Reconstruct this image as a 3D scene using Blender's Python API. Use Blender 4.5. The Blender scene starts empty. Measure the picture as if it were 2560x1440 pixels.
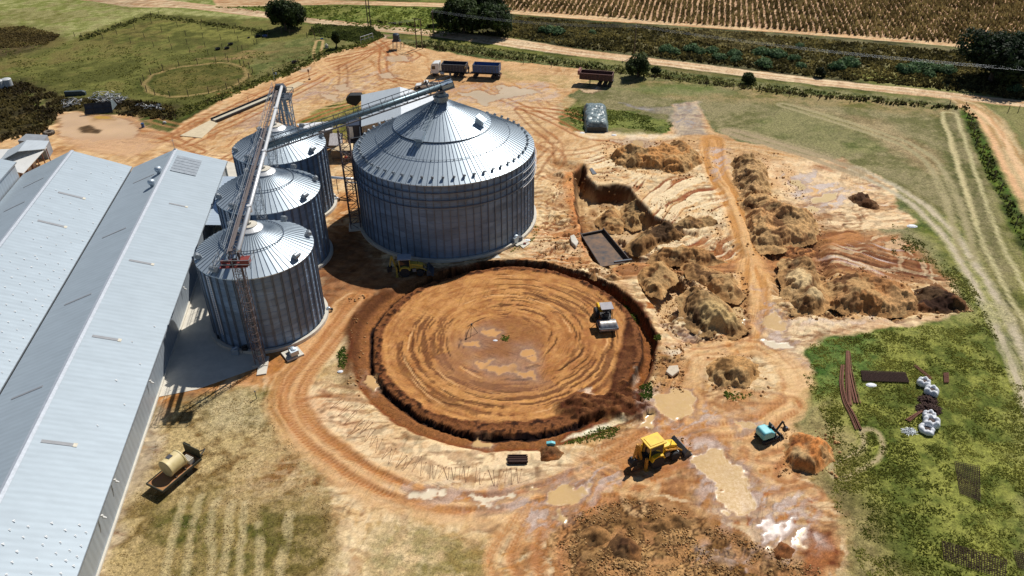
import bpy, math, random
import numpy as np
from mathutils import Vector, Matrix
random.seed(7); RNG = np.random.default_rng(11)
SC = bpy.context.scene
# ------------------------------------------------------------------ camera
CH, CF, CP, CR = 62.0, 2002.2, 0.5874, -0.0142      # height (m), focal in photo pixels, pitch, roll
_r0 = np.array([1, 0, 0.]); _u0 = np.array([0, math.sin(CP), math.cos(CP)]); CFW = np.array([0, math.cos(CP), -math.sin(CP)])
CRT = math.cos(CR)*_r0 + math.sin(CR)*_u0; CUP = -math.sin(CR)*_r0 + math.cos(CR)*_u0
cam = bpy.data.cameras.new('camera'); camo = bpy.data.objects.new('camera', cam); SC.collection.objects.link(camo)
cam.sensor_width = 36; cam.lens = 36*CF/2560; cam.clip_end = 6000; cam.clip_start = 1
camo.matrix_world = Matrix(((CRT[0], CUP[0], -CFW[0], 0), (CRT[1], CUP[1], -CFW[1], 0), (CRT[2], CUP[2], -CFW[2], CH), (0, 0, 0, 1)))
SC.camera = camo
# ------------------------------------------------------------------ sky, sun, exposure
SUN_EL, SUN_AZ = math.radians(52), math.radians(52.5)      # azimuth counter-clockwise from +X
W = bpy.data.worlds.new('World'); SC.world = W; W.use_nodes = True
wn = W.node_tree.nodes; bg = wn['Background']; sky = wn.new('ShaderNodeTexSky'); sky.sky_type = 'NISHITA'
sky.sun_disc = False; sky.sun_elevation = SUN_EL; sky.sun_rotation = math.pi/2 - SUN_AZ; sky.altitude = 1400
sky.dust_density = 0.4; sky.air_density = 1.0
W.node_tree.links.new(sky.outputs[0], bg.inputs[0]); bg.inputs[1].default_value = 0.05
sun = bpy.data.lights.new('sun', 'SUN'); sun.energy = 4.4; sun.angle = math.radians(0.5); sun.color = (1, .955, .88)
suno = bpy.data.objects.new('sun', sun); SC.collection.objects.link(suno)
_s = Vector((math.cos(SUN_EL)*math.cos(SUN_AZ), math.cos(SUN_EL)*math.sin(SUN_AZ), math.sin(SUN_EL)))
suno.rotation_euler = _s.to_track_quat('Z', 'Y').to_euler(); suno.location = (60, 80, 120)
SC.view_settings.view_transform = 'Standard'; SC.view_settings.look = 'None'; SC.view_settings.gamma = 1
SC.view_settings.exposure = 0.14
# ------------------------------------------------------------------ pixel -> place, helpers
def G(x, y, z=0.):
    d = (x-1280)/CF*CRT + (720-y)/CF*CUP + CFW
    t = (z-CH)/d[2]
    return np.array([d[0]*t, d[1]*t])
def GP(pts, z=0.): return np.array([G(x, y, z) for x, y in pts])
def lin(c): 
    c = np.array(c, float)/255.; return np.where(c <= .04045, c/12.92, ((c+.055)/1.055)**2.4)
def srgb(*c, k=.86): return tuple(lin(c)*k)
ORD = 'first second third fourth fifth sixth seventh eighth ninth tenth eleventh twelfth thirteenth fourteenth fifteenth sixteenth seventeenth eighteenth nineteenth twentieth twenty-first twenty-second twenty-third twenty-fourth twenty-fifth twenty-sixth twenty-seventh twenty-eighth twenty-ninth thirtieth thirty-first'.split()
def tag(o, label=None, cat=None, group=None, kind=None):
    if label: o['label'] = label
    if cat: o['category'] = cat
    if group: o['group'] = group
    if kind: o['kind'] = kind
    return o
def empty(name, loc, label, cat, rz=0., group=None):
    o = bpy.data.objects.new(name, None); SC.collection.objects.link(o); o.empty_display_size = .5
    o.location = loc; o.rotation_euler = (0, 0, rz); return tag(o, label, cat, group)
def copy_tree(o, parent=None):
    c = o.copy(); SC.collection.objects.link(c)
    if parent: c.parent = parent
    for ch in list(o.children): copy_tree(ch, c)
    return c
class MB:
    def __init__(s): s.v = []; s.f = []; s.m = []
    def add(s, vs, fs, mi=0):
        b = len(s.v); s.v += [tuple(map(float, p)) for p in vs]; s.f += [tuple(b+i for i in f) for f in fs]; s.m += [mi]*len(fs); return s
    def box(s, c, d, rz=0., mi=0, ry=0., rx=0., tap=(1, 1)):
        R = Matrix.Rotation(rz, 3, 'Z') @ Matrix.Rotation(ry, 3, 'Y') @ Matrix.Rotation(rx, 3, 'X'); c = Vector(c); vs = []
        for z in (-.5, .5):
            k = tap if z > 0 else (1, 1)
            for x, y in ((-.5, -.5), (.5, -.5), (.5, .5), (-.5, .5)): vs.append(R @ Vector((x*d[0]*k[0], y*d[1]*k[1], z*d[2])) + c)
        return s.add(vs, [(3, 2, 1, 0), (4, 5, 6, 7), (0, 1, 5, 4), (1, 2, 6, 5), (2, 3, 7, 6), (3, 0, 4, 7)], mi)
    def tube(s, p0, p1, r0, r1=None, n=6, cap=True, mi=0):
        r1 = r0 if r1 is None else r1; p0 = Vector(p0); p1 = Vector(p1); d = (p1-p0)
        if d.length < 1e-6: return s
        d.normalize(); a = d.orthogonal().normalized(); b = d.cross(a); vs = []
        for p, r in ((p0, r0), (p1, r1)):
            for i in range(n): t = 2*math.pi*i/n; vs.append(p + a*math.cos(t)*r + b*math.sin(t)*r)
        fs = [(i, (i+1) % n, n+(i+1) % n, n+i) for i in range(n)]
        if cap: fs += [tuple(range(n-1, -1, -1)), tuple(range(n, 2*n))]
        return s.add(vs, fs, mi)
    def lathe(s, prof, c=(0, 0, 0), n=24, axis='Z', mi=0, capt=True):
        vs = []
        for r, z in prof:
            for i in range(n):
                t = 2*math.pi*i/n; p = (r*math.cos(t), r*math.sin(t), z)
                if axis == 'X': p = (p[2], p[0], p[1])
                if axis == 'Y': p = (p[0], p[2], p[1])
                vs.append((p[0]+c[0], p[1]+c[1], p[2]+c[2]))
        fs = []
        for k in range(len(prof)-1):
            for i in range(n): fs.append((k*n+i, k*n+(i+1) % n, (k+1)*n+(i+1) % n, (k+1)*n+i))
        if capt: fs += [tuple(range(n-1, -1, -1)), tuple(range((len(prof)-1)*n, len(prof)*n))]
        return s.add(vs, fs, mi)
    def prism(s, poly, z0, z1, mi=0):
        n = len(poly); vs = [(x, y, z0) for x, y in poly] + [(x, y, z1) for x, y in poly]
        return s.add(vs, [(i, (i+1) % n, n+(i+1) % n, n+i) for i in range(n)] + [tuple(range(n-1, -1, -1)), tuple(range(n, 2*n))], mi)
    def side(s, poly, y0, y1, mi=0):            # outline in x,z pushed along y
        n = len(poly); vs = [(x, y0, z) for x, z in poly] + [(x, y1, z) for x, z in poly]
        return s.add(vs, [(i, (i+1) % n, n+(i+1) % n, n+i) for i in range(n)] + [tuple(range(n-1, -1, -1)), tuple(range(n, 2*n))], mi)
    def build(s, name, mats, parent=None, smooth=False, bevel=0., loc=None):
        me = bpy.data.meshes.new(name); me.from_pydata(s.v, [], s.f); me.validate()
        for m in (mats if isinstance(mats, (list, tuple)) else [mats]): me.materials.append(m)
        if len(me.polygons) == len(s.m): me.polygons.foreach_set('material_index', s.m)
        if smooth: me.polygons.foreach_set('use_smooth', [True]*len(me.polygons))
        o = bpy.data.objects.new(name, me); SC.collection.objects.link(o)
        import bmesh
        b = bmesh.new(); b.from_mesh(me); bmesh.ops.recalc_face_normals(b, faces=b.faces); b.to_mesh(me); b.free()
        if bevel: md = o.modifiers.new('bevel', 'BEVEL'); md.width = bevel; md.segments = 2; md.limit_method = 'ANGLE'
        if parent: o.parent = parent
        if loc is not None: o.location = loc
        return o
# ------------------------------------------------------------------ materials
def mat(name, c, rough=.7, metal=0., var=.12, scale=3., bump=0., bscale=20., c2=None, stretch=None, spec=.5, coat=0.):
    m = bpy.data.materials.new(name); m.use_nodes = True; n = m.node_tree.nodes; l = m.node_tree.links; p = n['Principled BSDF']
    p.inputs['Roughness'].default_value = rough; p.inputs['Metallic'].default_value = metal; p.inputs['Specular IOR Level'].default_value = spec
    p.inputs['Coat Weight'].default_value = coat
    tc = n.new('ShaderNodeTexCoord'); mp = n.new('ShaderNodeMapping'); l.new(tc.outputs['Object'], mp.inputs[0])
    if stretch: mp.inputs['Scale'].default_value = stretch
    t = n.new('ShaderNodeTexNoise'); t.inputs['Scale'].default_value = scale; t.inputs['Detail'].default_value = 6; t.inputs['Roughness'].default_value = .65; l.new(mp.outputs[0], t.inputs[0])
    r = n.new('ShaderNodeValToRGB'); l.new(t.outputs[0], r.inputs[0]); r.color_ramp.elements[0].position = .3; r.color_ramp.elements[1].position = .7
    c = np.array(c, float); a = c*(1-var*1.3) if c2 is None else np.array(c2, float); b = np.minimum(c*(1+var), 1.)
    r.color_ramp.elements[0].color = (*a, 1); r.color_ramp.elements[1].color = (*b, 1); l.new(r.outputs[0], p.inputs[0])
    if bump:
        t2 = n.new('ShaderNodeTexNoise'); t2.inputs['Scale'].default_value = bscale; t2.inputs['Detail'].default_value = 4; l.new(mp.outputs[0], t2.inputs[0])
        bp = n.new('ShaderNodeBump'); bp.inputs['Strength'].default_value = bump; bp.inputs['Distance'].default_value = .05; l.new(t2.outputs[0], bp.inputs[2]); l.new(bp.outputs[0], p.inputs['Normal'])
    return m
def attr_mat(name, rough=.8, fine=(.72, 1.22), scale=6., bump=.5, trans=0.):
    m = bpy.data.materials.new(name); m.use_nodes = True; n = m.node_tree.nodes; l = m.node_tree.links; p = n['Principled BSDF']
    at = n.new('ShaderNodeAttribute'); at.attribute_name = 'col'; g = n.new('ShaderNodeNewGeometry')
    t = n.new('ShaderNodeTexNoise'); t.inputs['Scale'].default_value = scale; t.inputs['Detail'].default_value = 5; t.inputs['Roughness'].default_value = .7; l.new(g.outputs['Position'], t.inputs[0])
    mr = n.new('ShaderNodeMapRange'); mr.inputs[1].default_value = .3; mr.inputs[2].default_value = .7; mr.inputs[3].default_value = fine[0]; mr.inputs[4].default_value = fine[1]; l.new(t.outputs[0], mr.inputs[0])
    vm = n.new('ShaderNodeVectorMath'); vm.operation = 'SCALE'; l.new(at.outputs['Color'], vm.inputs[0]); l.new(mr.outputs[0], vm.inputs['Scale']); l.new(vm.outputs[0], p.inputs[0])
    p.inputs['Roughness'].default_value = rough; p.inputs['Specular IOR Level'].default_value = .25
    if trans:
        tr = n.new('ShaderNodeBsdfTranslucent'); l.new(vm.outputs[0], tr.inputs[0]); mx = n.new('ShaderNodeMixShader'); mx.inputs[0].default_value = trans; l.new(p.outputs[0], mx.inputs[1]); l.new(tr.outputs[0], mx.inputs[2]); l.new(mx.outputs[0], n['Material Output'].inputs[0])
    if bump:
        b = n.new('ShaderNodeBump'); b.inputs['Strength'].default_value = bump; b.inputs['Distance'].default_value = .12; l.new(t.outputs[0], b.inputs[2]); l.new(b.outputs[0], p.inputs['Normal'])
    return m
# ------------------------------------------------------------------ noise in numpy
_T = RNG.random((256, 256)).astype(np.float32)
def vn(x, y, o=0):
    xi = np.floor(x).astype(np.int32); yi = np.floor(y).astype(np.int32); fx = (x-xi).astype(np.float32); fy = (y-yi).astype(np.float32)
    fx = fx*fx*(3-2*fx); fy = fy*fy*(3-2*fy); a = (xi+o*37) & 255; b = (yi+o*91) & 255; a1 = (a+1) & 255; b1 = (b+1) & 255
    return (_T[a, b]*(1-fx)+_T[a1, b]*fx)*(1-fy) + (_T[a, b1]*(1-fx)+_T[a1, b1]*fx)*fy
def fbm(x, y, s, oct=4, o=0, g=.55):
    r = 0; a = 1.; t = 0
    for k in range(oct): r = r + a*vn(x/s*2**k, y/s*2**k, o+k*5); t += a; a *= g
    return r/t
def sm(a, b, x): t = np.clip((x-a)/(b-a), 0, 1); return t*t*(3-2*t)
def sdpoly(X, Y, P):                        # signed distance, positive inside
    d = np.full(X.shape, 1e9); ins = np.zeros(X.shape, bool); n = len(P)
    for i in range(n):
        ax, ay = P[i]; bx, by = P[(i+1) % n]; ex, ey = bx-ax, by-ay; L = ex*ex+ey*ey+1e-9
        t = np.clip(((X-ax)*ex+(Y-ay)*ey)/L, 0, 1); d = np.minimum(d, np.hypot(X-ax-t*ex, Y-ay-t*ey))
        if ay != by:
            c = (ay > Y) != (by > Y); ins ^= c & (X < (bx-ax)*(Y-ay)/(by-ay)+ax)
    return np.where(ins, d, -d)
def spline(P, k=6):
    P = np.asarray(P, float); Q = np.vstack([2*P[0]-P[1], P, 2*P[-1]-P[-2]]); out = []
    for i in range(1, len(Q)-2):
        p0, p1, p2, p3 = Q[i-1:i+3]
        for j in range(k):
            t = j/k; out.append(.5*((2*p1)+(-p0+p2)*t+(2*p0-5*p1+4*p2-p3)*t*t+(-p0+3*p1-3*p2+p3)*t**3))
    out.append(P[-1]); return np.array(out)
def sdline(X, Y, P):                        # (distance, signed side distance, arc length)
    d = np.full(X.shape, 1e9); sg = np.zeros(X.shape); ar = np.zeros(X.shape); s = 0.
    for i in range(len(P)-1):
        ax, ay = P[i]; bx, by = P[i+1]; ex, ey = bx-ax, by-ay; L = math.hypot(ex, ey)+1e-9
        t = np.clip(((X-ax)*ex+(Y-ay)*ey)/L/L, 0, 1); q = np.hypot(X-ax-t*ex, Y-ay-t*ey); m = q < d
        d = np.where(m, q, d); sg = np.where(m, np.sign((X-ax)*ey-(Y-ay)*ex)*q, sg); ar = np.where(m, s+t*L, ar); s += L
    return d, sg, ar
# ================================================================== ground
def axis(parts):
    out = []
    for a, b, s in parts: out.append(np.arange(a, b, s))
    return np.concatenate(out + [np.array([parts[-1][1]])])
gx = axis([(-3000, -600, 300), (-600, -170, 20), (-170, -60, .6), (-60, 62, .2), (62, 160, .5), (160, 600, 20), (600, 3001, 300)])
gy = axis([(-600, 0, 60), (0, 36, 6), (36, 118, .2), (118, 190, .33), (190, 262, .5), (262, 600, 20), (600, 4001, 300)])
X, Y = [a.astype(np.float64) for a in np.meshgrid(gx, gy)]
Wx = fbm(X, Y, 3., 4, 1)-.5; Wy = fbm(X, Y, 3., 4, 2)-.5; Wx2 = fbm(X, Y, 14., 3, 3)-.5; Wy2 = fbm(X, Y, 14., 3, 4)-.5
N1 = fbm(X, Y, 1.2, 3, 10); N3 = fbm(X, Y, 4., 4, 11); N10 = fbm(X, Y, 12., 4, 12); N40 = fbm(X, Y, 45., 4, 13); NF = vn(X*2.6, Y*2.6, 14)
C = np.zeros(X.shape+(3,)); WET = np.zeros(X.shape); ROU = np.full(X.shape, .5); H = np.zeros(X.shape); GR = np.zeros(X.shape)
def win(P, m):
    x0, y0 = P.min(0)-m; x1, y1 = P.max(0)+m
    i0, i1 = np.searchsorted(gx, [x0, x1]); j0, j1 = np.searchsorted(gy, [y0, y1]); return (slice(j0, j1), slice(i0, i1))
def reg(pts, edge=1., warp=1., z=0., world=False):      # soft, ragged-edged region
    P = np.array(pts, float) if world else GP(pts, z); w = win(P, edge+warp*2+1)
    d = sdpoly(X[w]+warp*2.2*Wx[w], Y[w]+warp*2.2*Wy[w], P); return w, sm(-edge, edge, d), d
def paint(w, m, c, a=1.): 
    c = np.array(c); m = (m*a)[..., None]; C[w] = C[w]*(1-m) + c*m
def mixc(c0, c1, t): return np.array(c0)*(1-t[..., None]) + np.array(c1)*t[..., None]
SANDL = srgb(236, 208, 160); SAND = srgb(222, 184, 130); OCH = srgb(206, 158, 98); ORA = srgb(184, 122, 60); BRN = srgb(116, 72, 40); DBR = srgb(92, 52, 26)
MAUVE = srgb(186, 160, 146); PUD = srgb(212, 174, 116); PALE = srgb(240, 222, 190); GRN = srgb(112, 118, 50); GRNL = srgb(158, 162, 84); GRND = srgb(72, 84, 34)  # PALE puts sky reflection into puddle colour, MAUVE is mud lightened with sky sheen
DRY = srgb(172, 152, 104); DRYB = srgb(132, 108, 66); SCR = srgb(74, 66, 40); ROAD = srgb(226, 194, 148); GREY = srgb(150, 144, 128)
# meadow everywhere
t = sm(.35, .65, N10*.6+N3*.4); C[:] = mixc(srgb(96, 98, 44), srgb(134, 134, 66), t); t = sm(.5, .75, N40*.6+N3*.4); C[:] = C*(1-.6*t[..., None]) + np.array(srgb(118, 100, 58))*.6*t[..., None]
C *= (.8+.4*N1)[..., None]; GR[:] = 1
def grass(pts, c0, c1, a=1., edge=2., warp=1.5, sc=None):
    w, m, d = reg(pts, edge, warp); t = sm(.32, .68, (N3 if sc is None else sc)[w]*.6+N1[w]*.4); mm = (m*a)[..., None]; C[w] = C[w]*(1-mm)+mixc(c0, c1, t)*mm; GR[w] = np.maximum(GR[w], m*a)
grass([(-300, -40), (540, -10), (700, 50), (500, 40), (360, 35), (170, 100), (0, 60), (-300, 50)], srgb(138, 142, 72), srgb(178, 176, 112))
grass([(-200, 80), (60, 68), (150, 90), (120, 118), (60, 135), (-200, 190)], srgb(84, 72, 44), srgb(112, 98, 58), edge=6)
grass([(200, 100), (378, 40), (500, 62), (670, 84), (640, 110), (480, 92), (300, 118)], srgb(98, 100, 44), srgb(138, 136, 66))
grass([(640, 110), (800, 90), (920, 100), (830, 130), (720, 190), (640, 215), (620, 150)], srgb(106, 112, 58), srgb(142, 142, 82))
grass([(360, 200), (380, 170), (470, 155), (560, 158), (625, 175), (628, 205), (560, 232), (440, 245), (380, 235)], srgb(92, 92, 40), srgb(122, 112, 56), a=.8)
grass([(-200, 200), (60, 200), (170, 245), (320, 248), (450, 268), (440, 290), (330, 290), (250, 280), (150, 285), (110, 335), (0, 356), (-200, 370)], srgb(58, 52, 32), srgb(84, 76, 42), edge=3)
grass([(60, 225), (110, 240), (130, 285), (150, 330), (100, 330), (80, 280)], srgb(96, 104, 46), srgb(150, 140, 88))
# verge between the roads
grass([(530, 18), (850, 14), (1130, 20), (1120, 95), (940, 70), (700, 32)], srgb(104, 116, 46), srgb(142, 150, 70))
grass([(1100, 20), (1289, 36), (1518, 54), (1750, 68), (2012, 86), (2363, 114), (2600, 140), (2600, 262), (2300, 230), (2000, 198), (1700, 152), (1500, 132), (1250, 92), (1100, 70)], srgb(58, 58, 34), srgb(104, 98, 54), sc=N10)
grass([(1700, 75), (1900, 88), (1960, 110), (1850, 125), (1750, 105)], srgb(140, 130, 80), srgb(172, 160, 106), a=.7, edge=3)
grass([(2120, 180), (2240, 160), (2400, 200), (2480, 240), (2330, 232), (2180, 212)], srgb(124, 132, 52), srgb(164, 164, 84), a=.8, edge=3)
# right-hand fields
grass([(1560, 185), (2400, 255), (2420, 300), (2600, 900), (2600, 1500), (2000, 1500), (1900, 800), (1950, 430), (1700, 330), (1400, 240)], srgb(112, 110, 66), srgb(150, 140, 98))
grass([(1560, 195), (1800, 205), (2100, 235), (2380, 262), (2350, 290), (2000, 262), (1700, 250), (1560, 225)], srgb(112, 108, 56), srgb(166, 142, 92))
grass([(1690, 210), (1800, 215), (1850, 235), (1700, 240), (1500, 222)], srgb(106, 116, 60), srgb(134, 136, 80))
grass([(1980, 258), (2200, 300), (2350, 380), (2330, 440), (2200, 360), (2050, 300)], srgb(150, 128, 92), srgb(196, 168, 126), a=.75)
grass([(1950, 275), (2080, 285), (2190, 340), (2210, 375), (2100, 390), (2010, 360), (1880, 320)], srgb(98, 108, 54), srgb(136, 138, 78), a=.7)
grass([(2230, 480), (2400, 560), (2480, 700), (2540, 1000), (2540, 1500), (2140, 1500), (2030, 1180), (2010, 900), (2200, 820), (2420, 780), (2330, 640)], srgb(100, 108, 48), srgb(150, 150, 78))
grass([(2040, 840), (2300, 820), (2440, 820), (2560, 980), (2600, 1500), (2160, 1500), (2080, 1280), (2060, 1050)], srgb(88, 98, 38), srgb(140, 142, 64), edge=4)
grass([(2020, 850), (2180, 830), (2200, 900), (2150, 960), (2050, 1000), (2000, 930)], srgb(72, 98, 40), srgb(116, 132, 62), edge=2)
grass([(2060, 1040), (2160, 1090), (2180, 1160), (2100, 1180), (2040, 1100)], srgb(130, 120, 70), srgb(160, 148, 96), a=.7)
grass([(1990, 1010), (2090, 1010), (2120, 1180), (2200, 1300), (2300, 1500), (2120, 1500), (2010, 1200)], srgb(118, 100, 66), srgb(160, 140, 98), a=.7, edge=3)
# crop field soil, roads
def strip(up, lo, c0, c1, edge=.5, warp=.4, streak=1., wet=0.):
    w, m, d = reg(list(up)+list(lo)[::-1], edge, warp); L = spline(GP([((u[0]+v[0])/2, (u[1]+v[1])/2) for u, v in zip(up, lo)]), 3) if len(up) == len(lo) else GP(up)
    dd, sg, ar = sdline(X[w], Y[w], L); t = np.clip(.5+(fbm(sg*1.6, ar/22., 1, 3, 20)-.5)*2.2*streak+(N3[w]-.5)*.8, 0, 1); mm = m[..., None]; C[w] = C[w]*(1-mm)+mixc(c0, c1, t)*mm; GR[w] *= (1-m); H[w] -= .03*m*t
w, m, d = reg([(1150, -260), (1180, 2), (1280, 25), (1518, 40), (1660, 54), (2012, 77), (2363, 105), (2620, 132), (3100, -260)], .6, .5); paint(w, m, srgb(214, 172, 134)); C[w] *= (1-m*.2*(1-N3[w]))[..., None]; GR[w] *= 1-m
w, m, d = reg([(430, -160), (700, -12), (1150, -3), (1150, -160)], 2, 1.); paint(w, m, srgb(206, 150, 98)); GR[w] *= 1-m
strip([(530, -8), (850, 1), (1131, 8), (1289, 25), (1518, 41), (1660, 53), (2012, 77), (2363, 105), (2620, 135)], [(541, 18), (850, 11), (1131, 18), (1289, 35), (1518, 53), (1660, 62), (2012, 86), (2363, 114), (2620, 147)], srgb(208, 160, 112), ROAD)
up = [(150, -22), (429, 1), (541, 14), (668, 30), (775, 45), (925, 60), (1075, 75), (1272, 95), (1450, 124), (1660, 149), (2047, 197), (2363, 229), (2640, 262)]
lo = [(193, -2), (330, 18), (457, 19), (668, 45), (775, 57), (925, 76), (1075, 90), (1240, 112), (1450, 141), (1660, 165), (2047, 213), (2363, 247), (2640, 277)]
strip(up, lo, srgb(206, 166, 122), srgb(236, 208, 168))
# dark drip edge and grass strip below the main road
grass([(980, 100), (1075, 100), (1240, 122), (1450, 150), (1660, 175), (2047, 222), (2363, 258), (2400, 268), (2047, 240), (1700, 205), (1500, 180), (1230, 150), (1090, 125), (1040, 118)], srgb(78, 88, 42), srgb(136, 134, 84), edge=.8)
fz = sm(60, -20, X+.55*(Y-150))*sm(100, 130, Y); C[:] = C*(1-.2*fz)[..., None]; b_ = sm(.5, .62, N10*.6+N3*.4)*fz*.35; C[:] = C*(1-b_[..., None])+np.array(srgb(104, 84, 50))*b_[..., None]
kz = sm(0, 40, X)*sm(75, 110, Y)*GR*sm(.3, .6, N3*.5+N10*.5)*.5; C[:] = C*(1-kz[..., None])+np.array(srgb(142, 132, 96))*kz[..., None]
# the sandy yard
YARD = [(930, 92), (985, 100), (1040, 120), (1090, 126), (1230, 150), (1400, 166), (1500, 182), (1440, 225), (1390, 262), (1400, 310), (1440, 330), (1560, 340), (1650, 338), (1690, 300), (1680, 262), (1740, 255), (1790, 330), (1850, 352), (1990, 382), (2100, 412), (2200, 440), (2240, 475), (2235, 520), (2290, 552), (2270, 566), (2200, 575), (2230, 640), (2330, 680), (2370, 700), (2420, 775), (2290, 812), (2150, 832), (2040, 842), (2010, 880), (2020, 950), (1985, 1010), (1990, 1100), (2030, 1200), (2080, 1270), (2110, 1380), (2060, 1520), (860, 1520), (850, 1330), (830, 1240), (780, 1170), (730, 1090), (705, 985), (640, 965), (560, 975), (490, 985), (395, 1010), (380, 700), (-200, 560), (-200, 400), (0, 352), (130, 312), (150, 300), (130, 282), (190, 276), (270, 288), (330, 284), (350, 312), (420, 332), (480, 292), (600, 228), (720, 186), (830, 132), (900, 116)]
w, m, d = reg(YARD, .5, .9); t = sm(.3, .7, N10[w]*.45+N3[w]*.35+N1[w]*.2)
mm = m[..., None]; nf = sm(112, 150, Y[w])[..., None]; C[w] = C[w]*(1-mm)+(mixc(OCH, SANDL, t)*(1-nf)+mixc(srgb(196, 148, 96), srgb(224, 182, 130), t)*nf)*mm; GR[w] *= 1-m; ROU[w] = .5
def soil(pts, c0, c1, a=1., edge=1., warp=1., sc=None, wet=0., bump=None, world=False):
    w, m, d = reg(pts, edge, warp, world=world); t = sm(.36, .64, (N3 if sc is None else sc)[w]*.6+N1[w]*.4); mm = (m*a)[..., None]; C[w] = C[w]*(1-mm)+mixc(c0, c1, t)*mm
    WET[w] = WET[w]*(1-m*a)+wet*m*a; GR[w] *= 1-m*a
    if bump is not None: ROU[w] = ROU[w]*(1-m)+bump*m
def streaks(pts, c, ang_px, a=.6, edge=1.5, freq=1.4, thr=(.52, .7), wet=None, o=30, depth=.05):   # scrape marks along a direction given by two pixels
    w, m, d = reg(pts, edge, 1.); p = G(*ang_px[0]); q = G(*ang_px[1]); e = (q-p)/np.linalg.norm(q-p)
    u = X[w]*e[0]+Y[w]*e[1]+Wx2[w]*5; v = -X[w]*e[1]+Y[w]*e[0]+Wy2[w]*9; s = fbm(u/9., v*freq, 1, 3, o); k = sm(thr[0], thr[1], s)*m*a; paint(w, k, c); H[w] -= depth*k
    if wet is not None: WET[w] = np.maximum(WET[w], k*wet)
# north yard
streaks([(560, 260), (760, 180), (960, 110), (1000, 200), (860, 260), (760, 300), (600, 380), (480, 340)], srgb(186, 132, 84), ((500, 340), (900, 140)), a=.8, o=31)
streaks([(560, 300), (700, 220), (960, 130), (1000, 160), (900, 250), (640, 360)], MAUVE, ((500, 340), (900, 140)), a=.55, o=33, wet=.3)
streaks([(150, 330), (420, 330), (560, 380), (600, 430), (380, 400), (180, 370)], srgb(168, 110, 66), ((200, 350), (600, 400)), a=.8, o=35)
streaks([(960, 100), (1060, 130), (1100, 200), (1000, 230), (900, 180)], srgb(190, 134, 80), ((960, 110), (1060, 200)), a=.7, o=37)
streaks([(1060, 200), (1400, 210), (1440, 330), (1340, 400), (1300, 300)], srgb(188, 128, 76), ((1240, 230), (1450, 340)), a=.75, o=39)
streaks([(1330, 400), (1460, 380), (1450, 560), (1340, 520)], srgb(200, 144, 90), ((1360, 600), (1420, 360)), a=.7, o=40)
soil([(700, 215), (900, 190), (940, 215), (860, 235), (780, 260), (640, 330), (560, 345)], MAUVE, SAND, a=.5, wet=.2)
soil([(600, 340), (780, 240), (900, 230), (900, 262), (760, 310), (600, 400)], OCH, SAND, a=.6)
grass([(742, 308), (800, 268), (905, 232), (905, 330), (860, 350), (800, 320)], srgb(104, 102, 40), srgb(150, 134, 72), edge=.8, warp=1.)
soil([(1040, 250), (1380, 220), (1440, 250), (1360, 330), (1240, 300)], SAND, srgb(226, 190, 148), a=.6)
grass([(1240, 176), (1420, 190), (1520, 210), (1440, 225), (1330, 205), (1250, 200)], srgb(164, 152, 100), SAND, a=.55)
grass([(1410, 272), (1470, 262), (1560, 276), (1670, 300), (1690, 318), (1660, 333), (1560, 322), (1440, 322)], srgb(80, 92, 40), srgb(122, 128, 62), edge=.6)
soil([(1690, 258), (1745, 255), (1760, 290), (1770, 335), (1690, 340), (1680, 300)], srgb(150, 140, 130), srgb(186, 170, 148), a=.8, wet=.5)
soil([(1560, 262), (1650, 268), (1720, 262), (1760, 275), (1700, 290), (1600, 276)], srgb(120, 112, 112), srgb(160, 148, 128), a=.5, wet=.6)
# bare orange earth round the silos
soil([(840, 480), (900, 480), (900, 700), (850, 780), (700, 960), (560, 980), (400, 1010), (400, 900), (600, 900), (820, 640)], ORA, srgb(196, 138, 82), edge=2)
soil([(820, 640), (900, 690), (1000, 700), (880, 760), (800, 800), (790, 700)], srgb(186, 128, 84), srgb(214, 160, 112), edge=2)
soil([(390, 1000), (470, 990), (500, 1040), (440, 1100), (400, 1110)], ORA, BRN, edge=1.5)
soil([(330, 1130), (390, 1010), (440, 1060), (420, 1180), (340, 1300), (290, 1440), (240, 1500), (230, 1420)], srgb(160, 142, 118), srgb(190, 170, 140), edge=1.5)
# dry grass, lower left
LG = [(430, 1020), (560, 985), (700, 985), (705, 1060), (760, 1130), (820, 1200), (850, 1280), (840, 1520), (230, 1520), (330, 1240), (400, 1110)]
w, m, d = reg(LG, 1.5, 1.5); t = sm(.36, .64, N3[w]*.5+N1[w]*.5); mm = m[..., None]; C[w] = C[w]*(1-mm)+mixc(srgb(130, 104, 60), srgb(184, 160, 110), t)*mm; GR[w] = np.maximum(GR[w], m)
grass([(480, 1000), (620, 985), (680, 1040), (650, 1080), (520, 1080)], srgb(128, 118, 80), srgb(184, 168, 128), a=.7)
soil([(560, 1240), (700, 1100), (800, 1180), (820, 1260), (700, 1240)], srgb(176, 126, 78), srgb(196, 160, 112), a=.45, edge=4)
grass([(370, 1230), (560, 1210), (820, 1240), (830, 1460), (330, 1480)], srgb(104, 96, 46), srgb(160, 136, 86), a=.75, edge=3)
grass([(400, 1300), (520, 1240), (660, 1290), (700, 1480), (420, 1480)], srgb(78, 88, 34), srgb(134, 118, 66), a=.6, edge=3)
for k, (a, b) in enumerate([((462, 1245), (398, 1470)), ((502, 1240), (448, 1470)), ((540, 1250), (515, 1470)), ((582, 1255), (545, 1470)), ((612, 1260), (590, 1470)), ((650, 1310), (650, 1470)), ((720, 1290), (700, 1460))]):
    P = GP([a, ((a[0]+b[0])/2, (a[1]+b[1])/2), b]); w = win(P, 2); dd, sg, ar = sdline(X[w]+Wx[w]*1.2, Y[w]+Wy[w], P); m = sm(.55, .15, dd-.25*(N1[w]-.3))*sm(.3, .5, N3[w]+.12); paint(w, m, srgb(190, 172, 126), .5)
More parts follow.
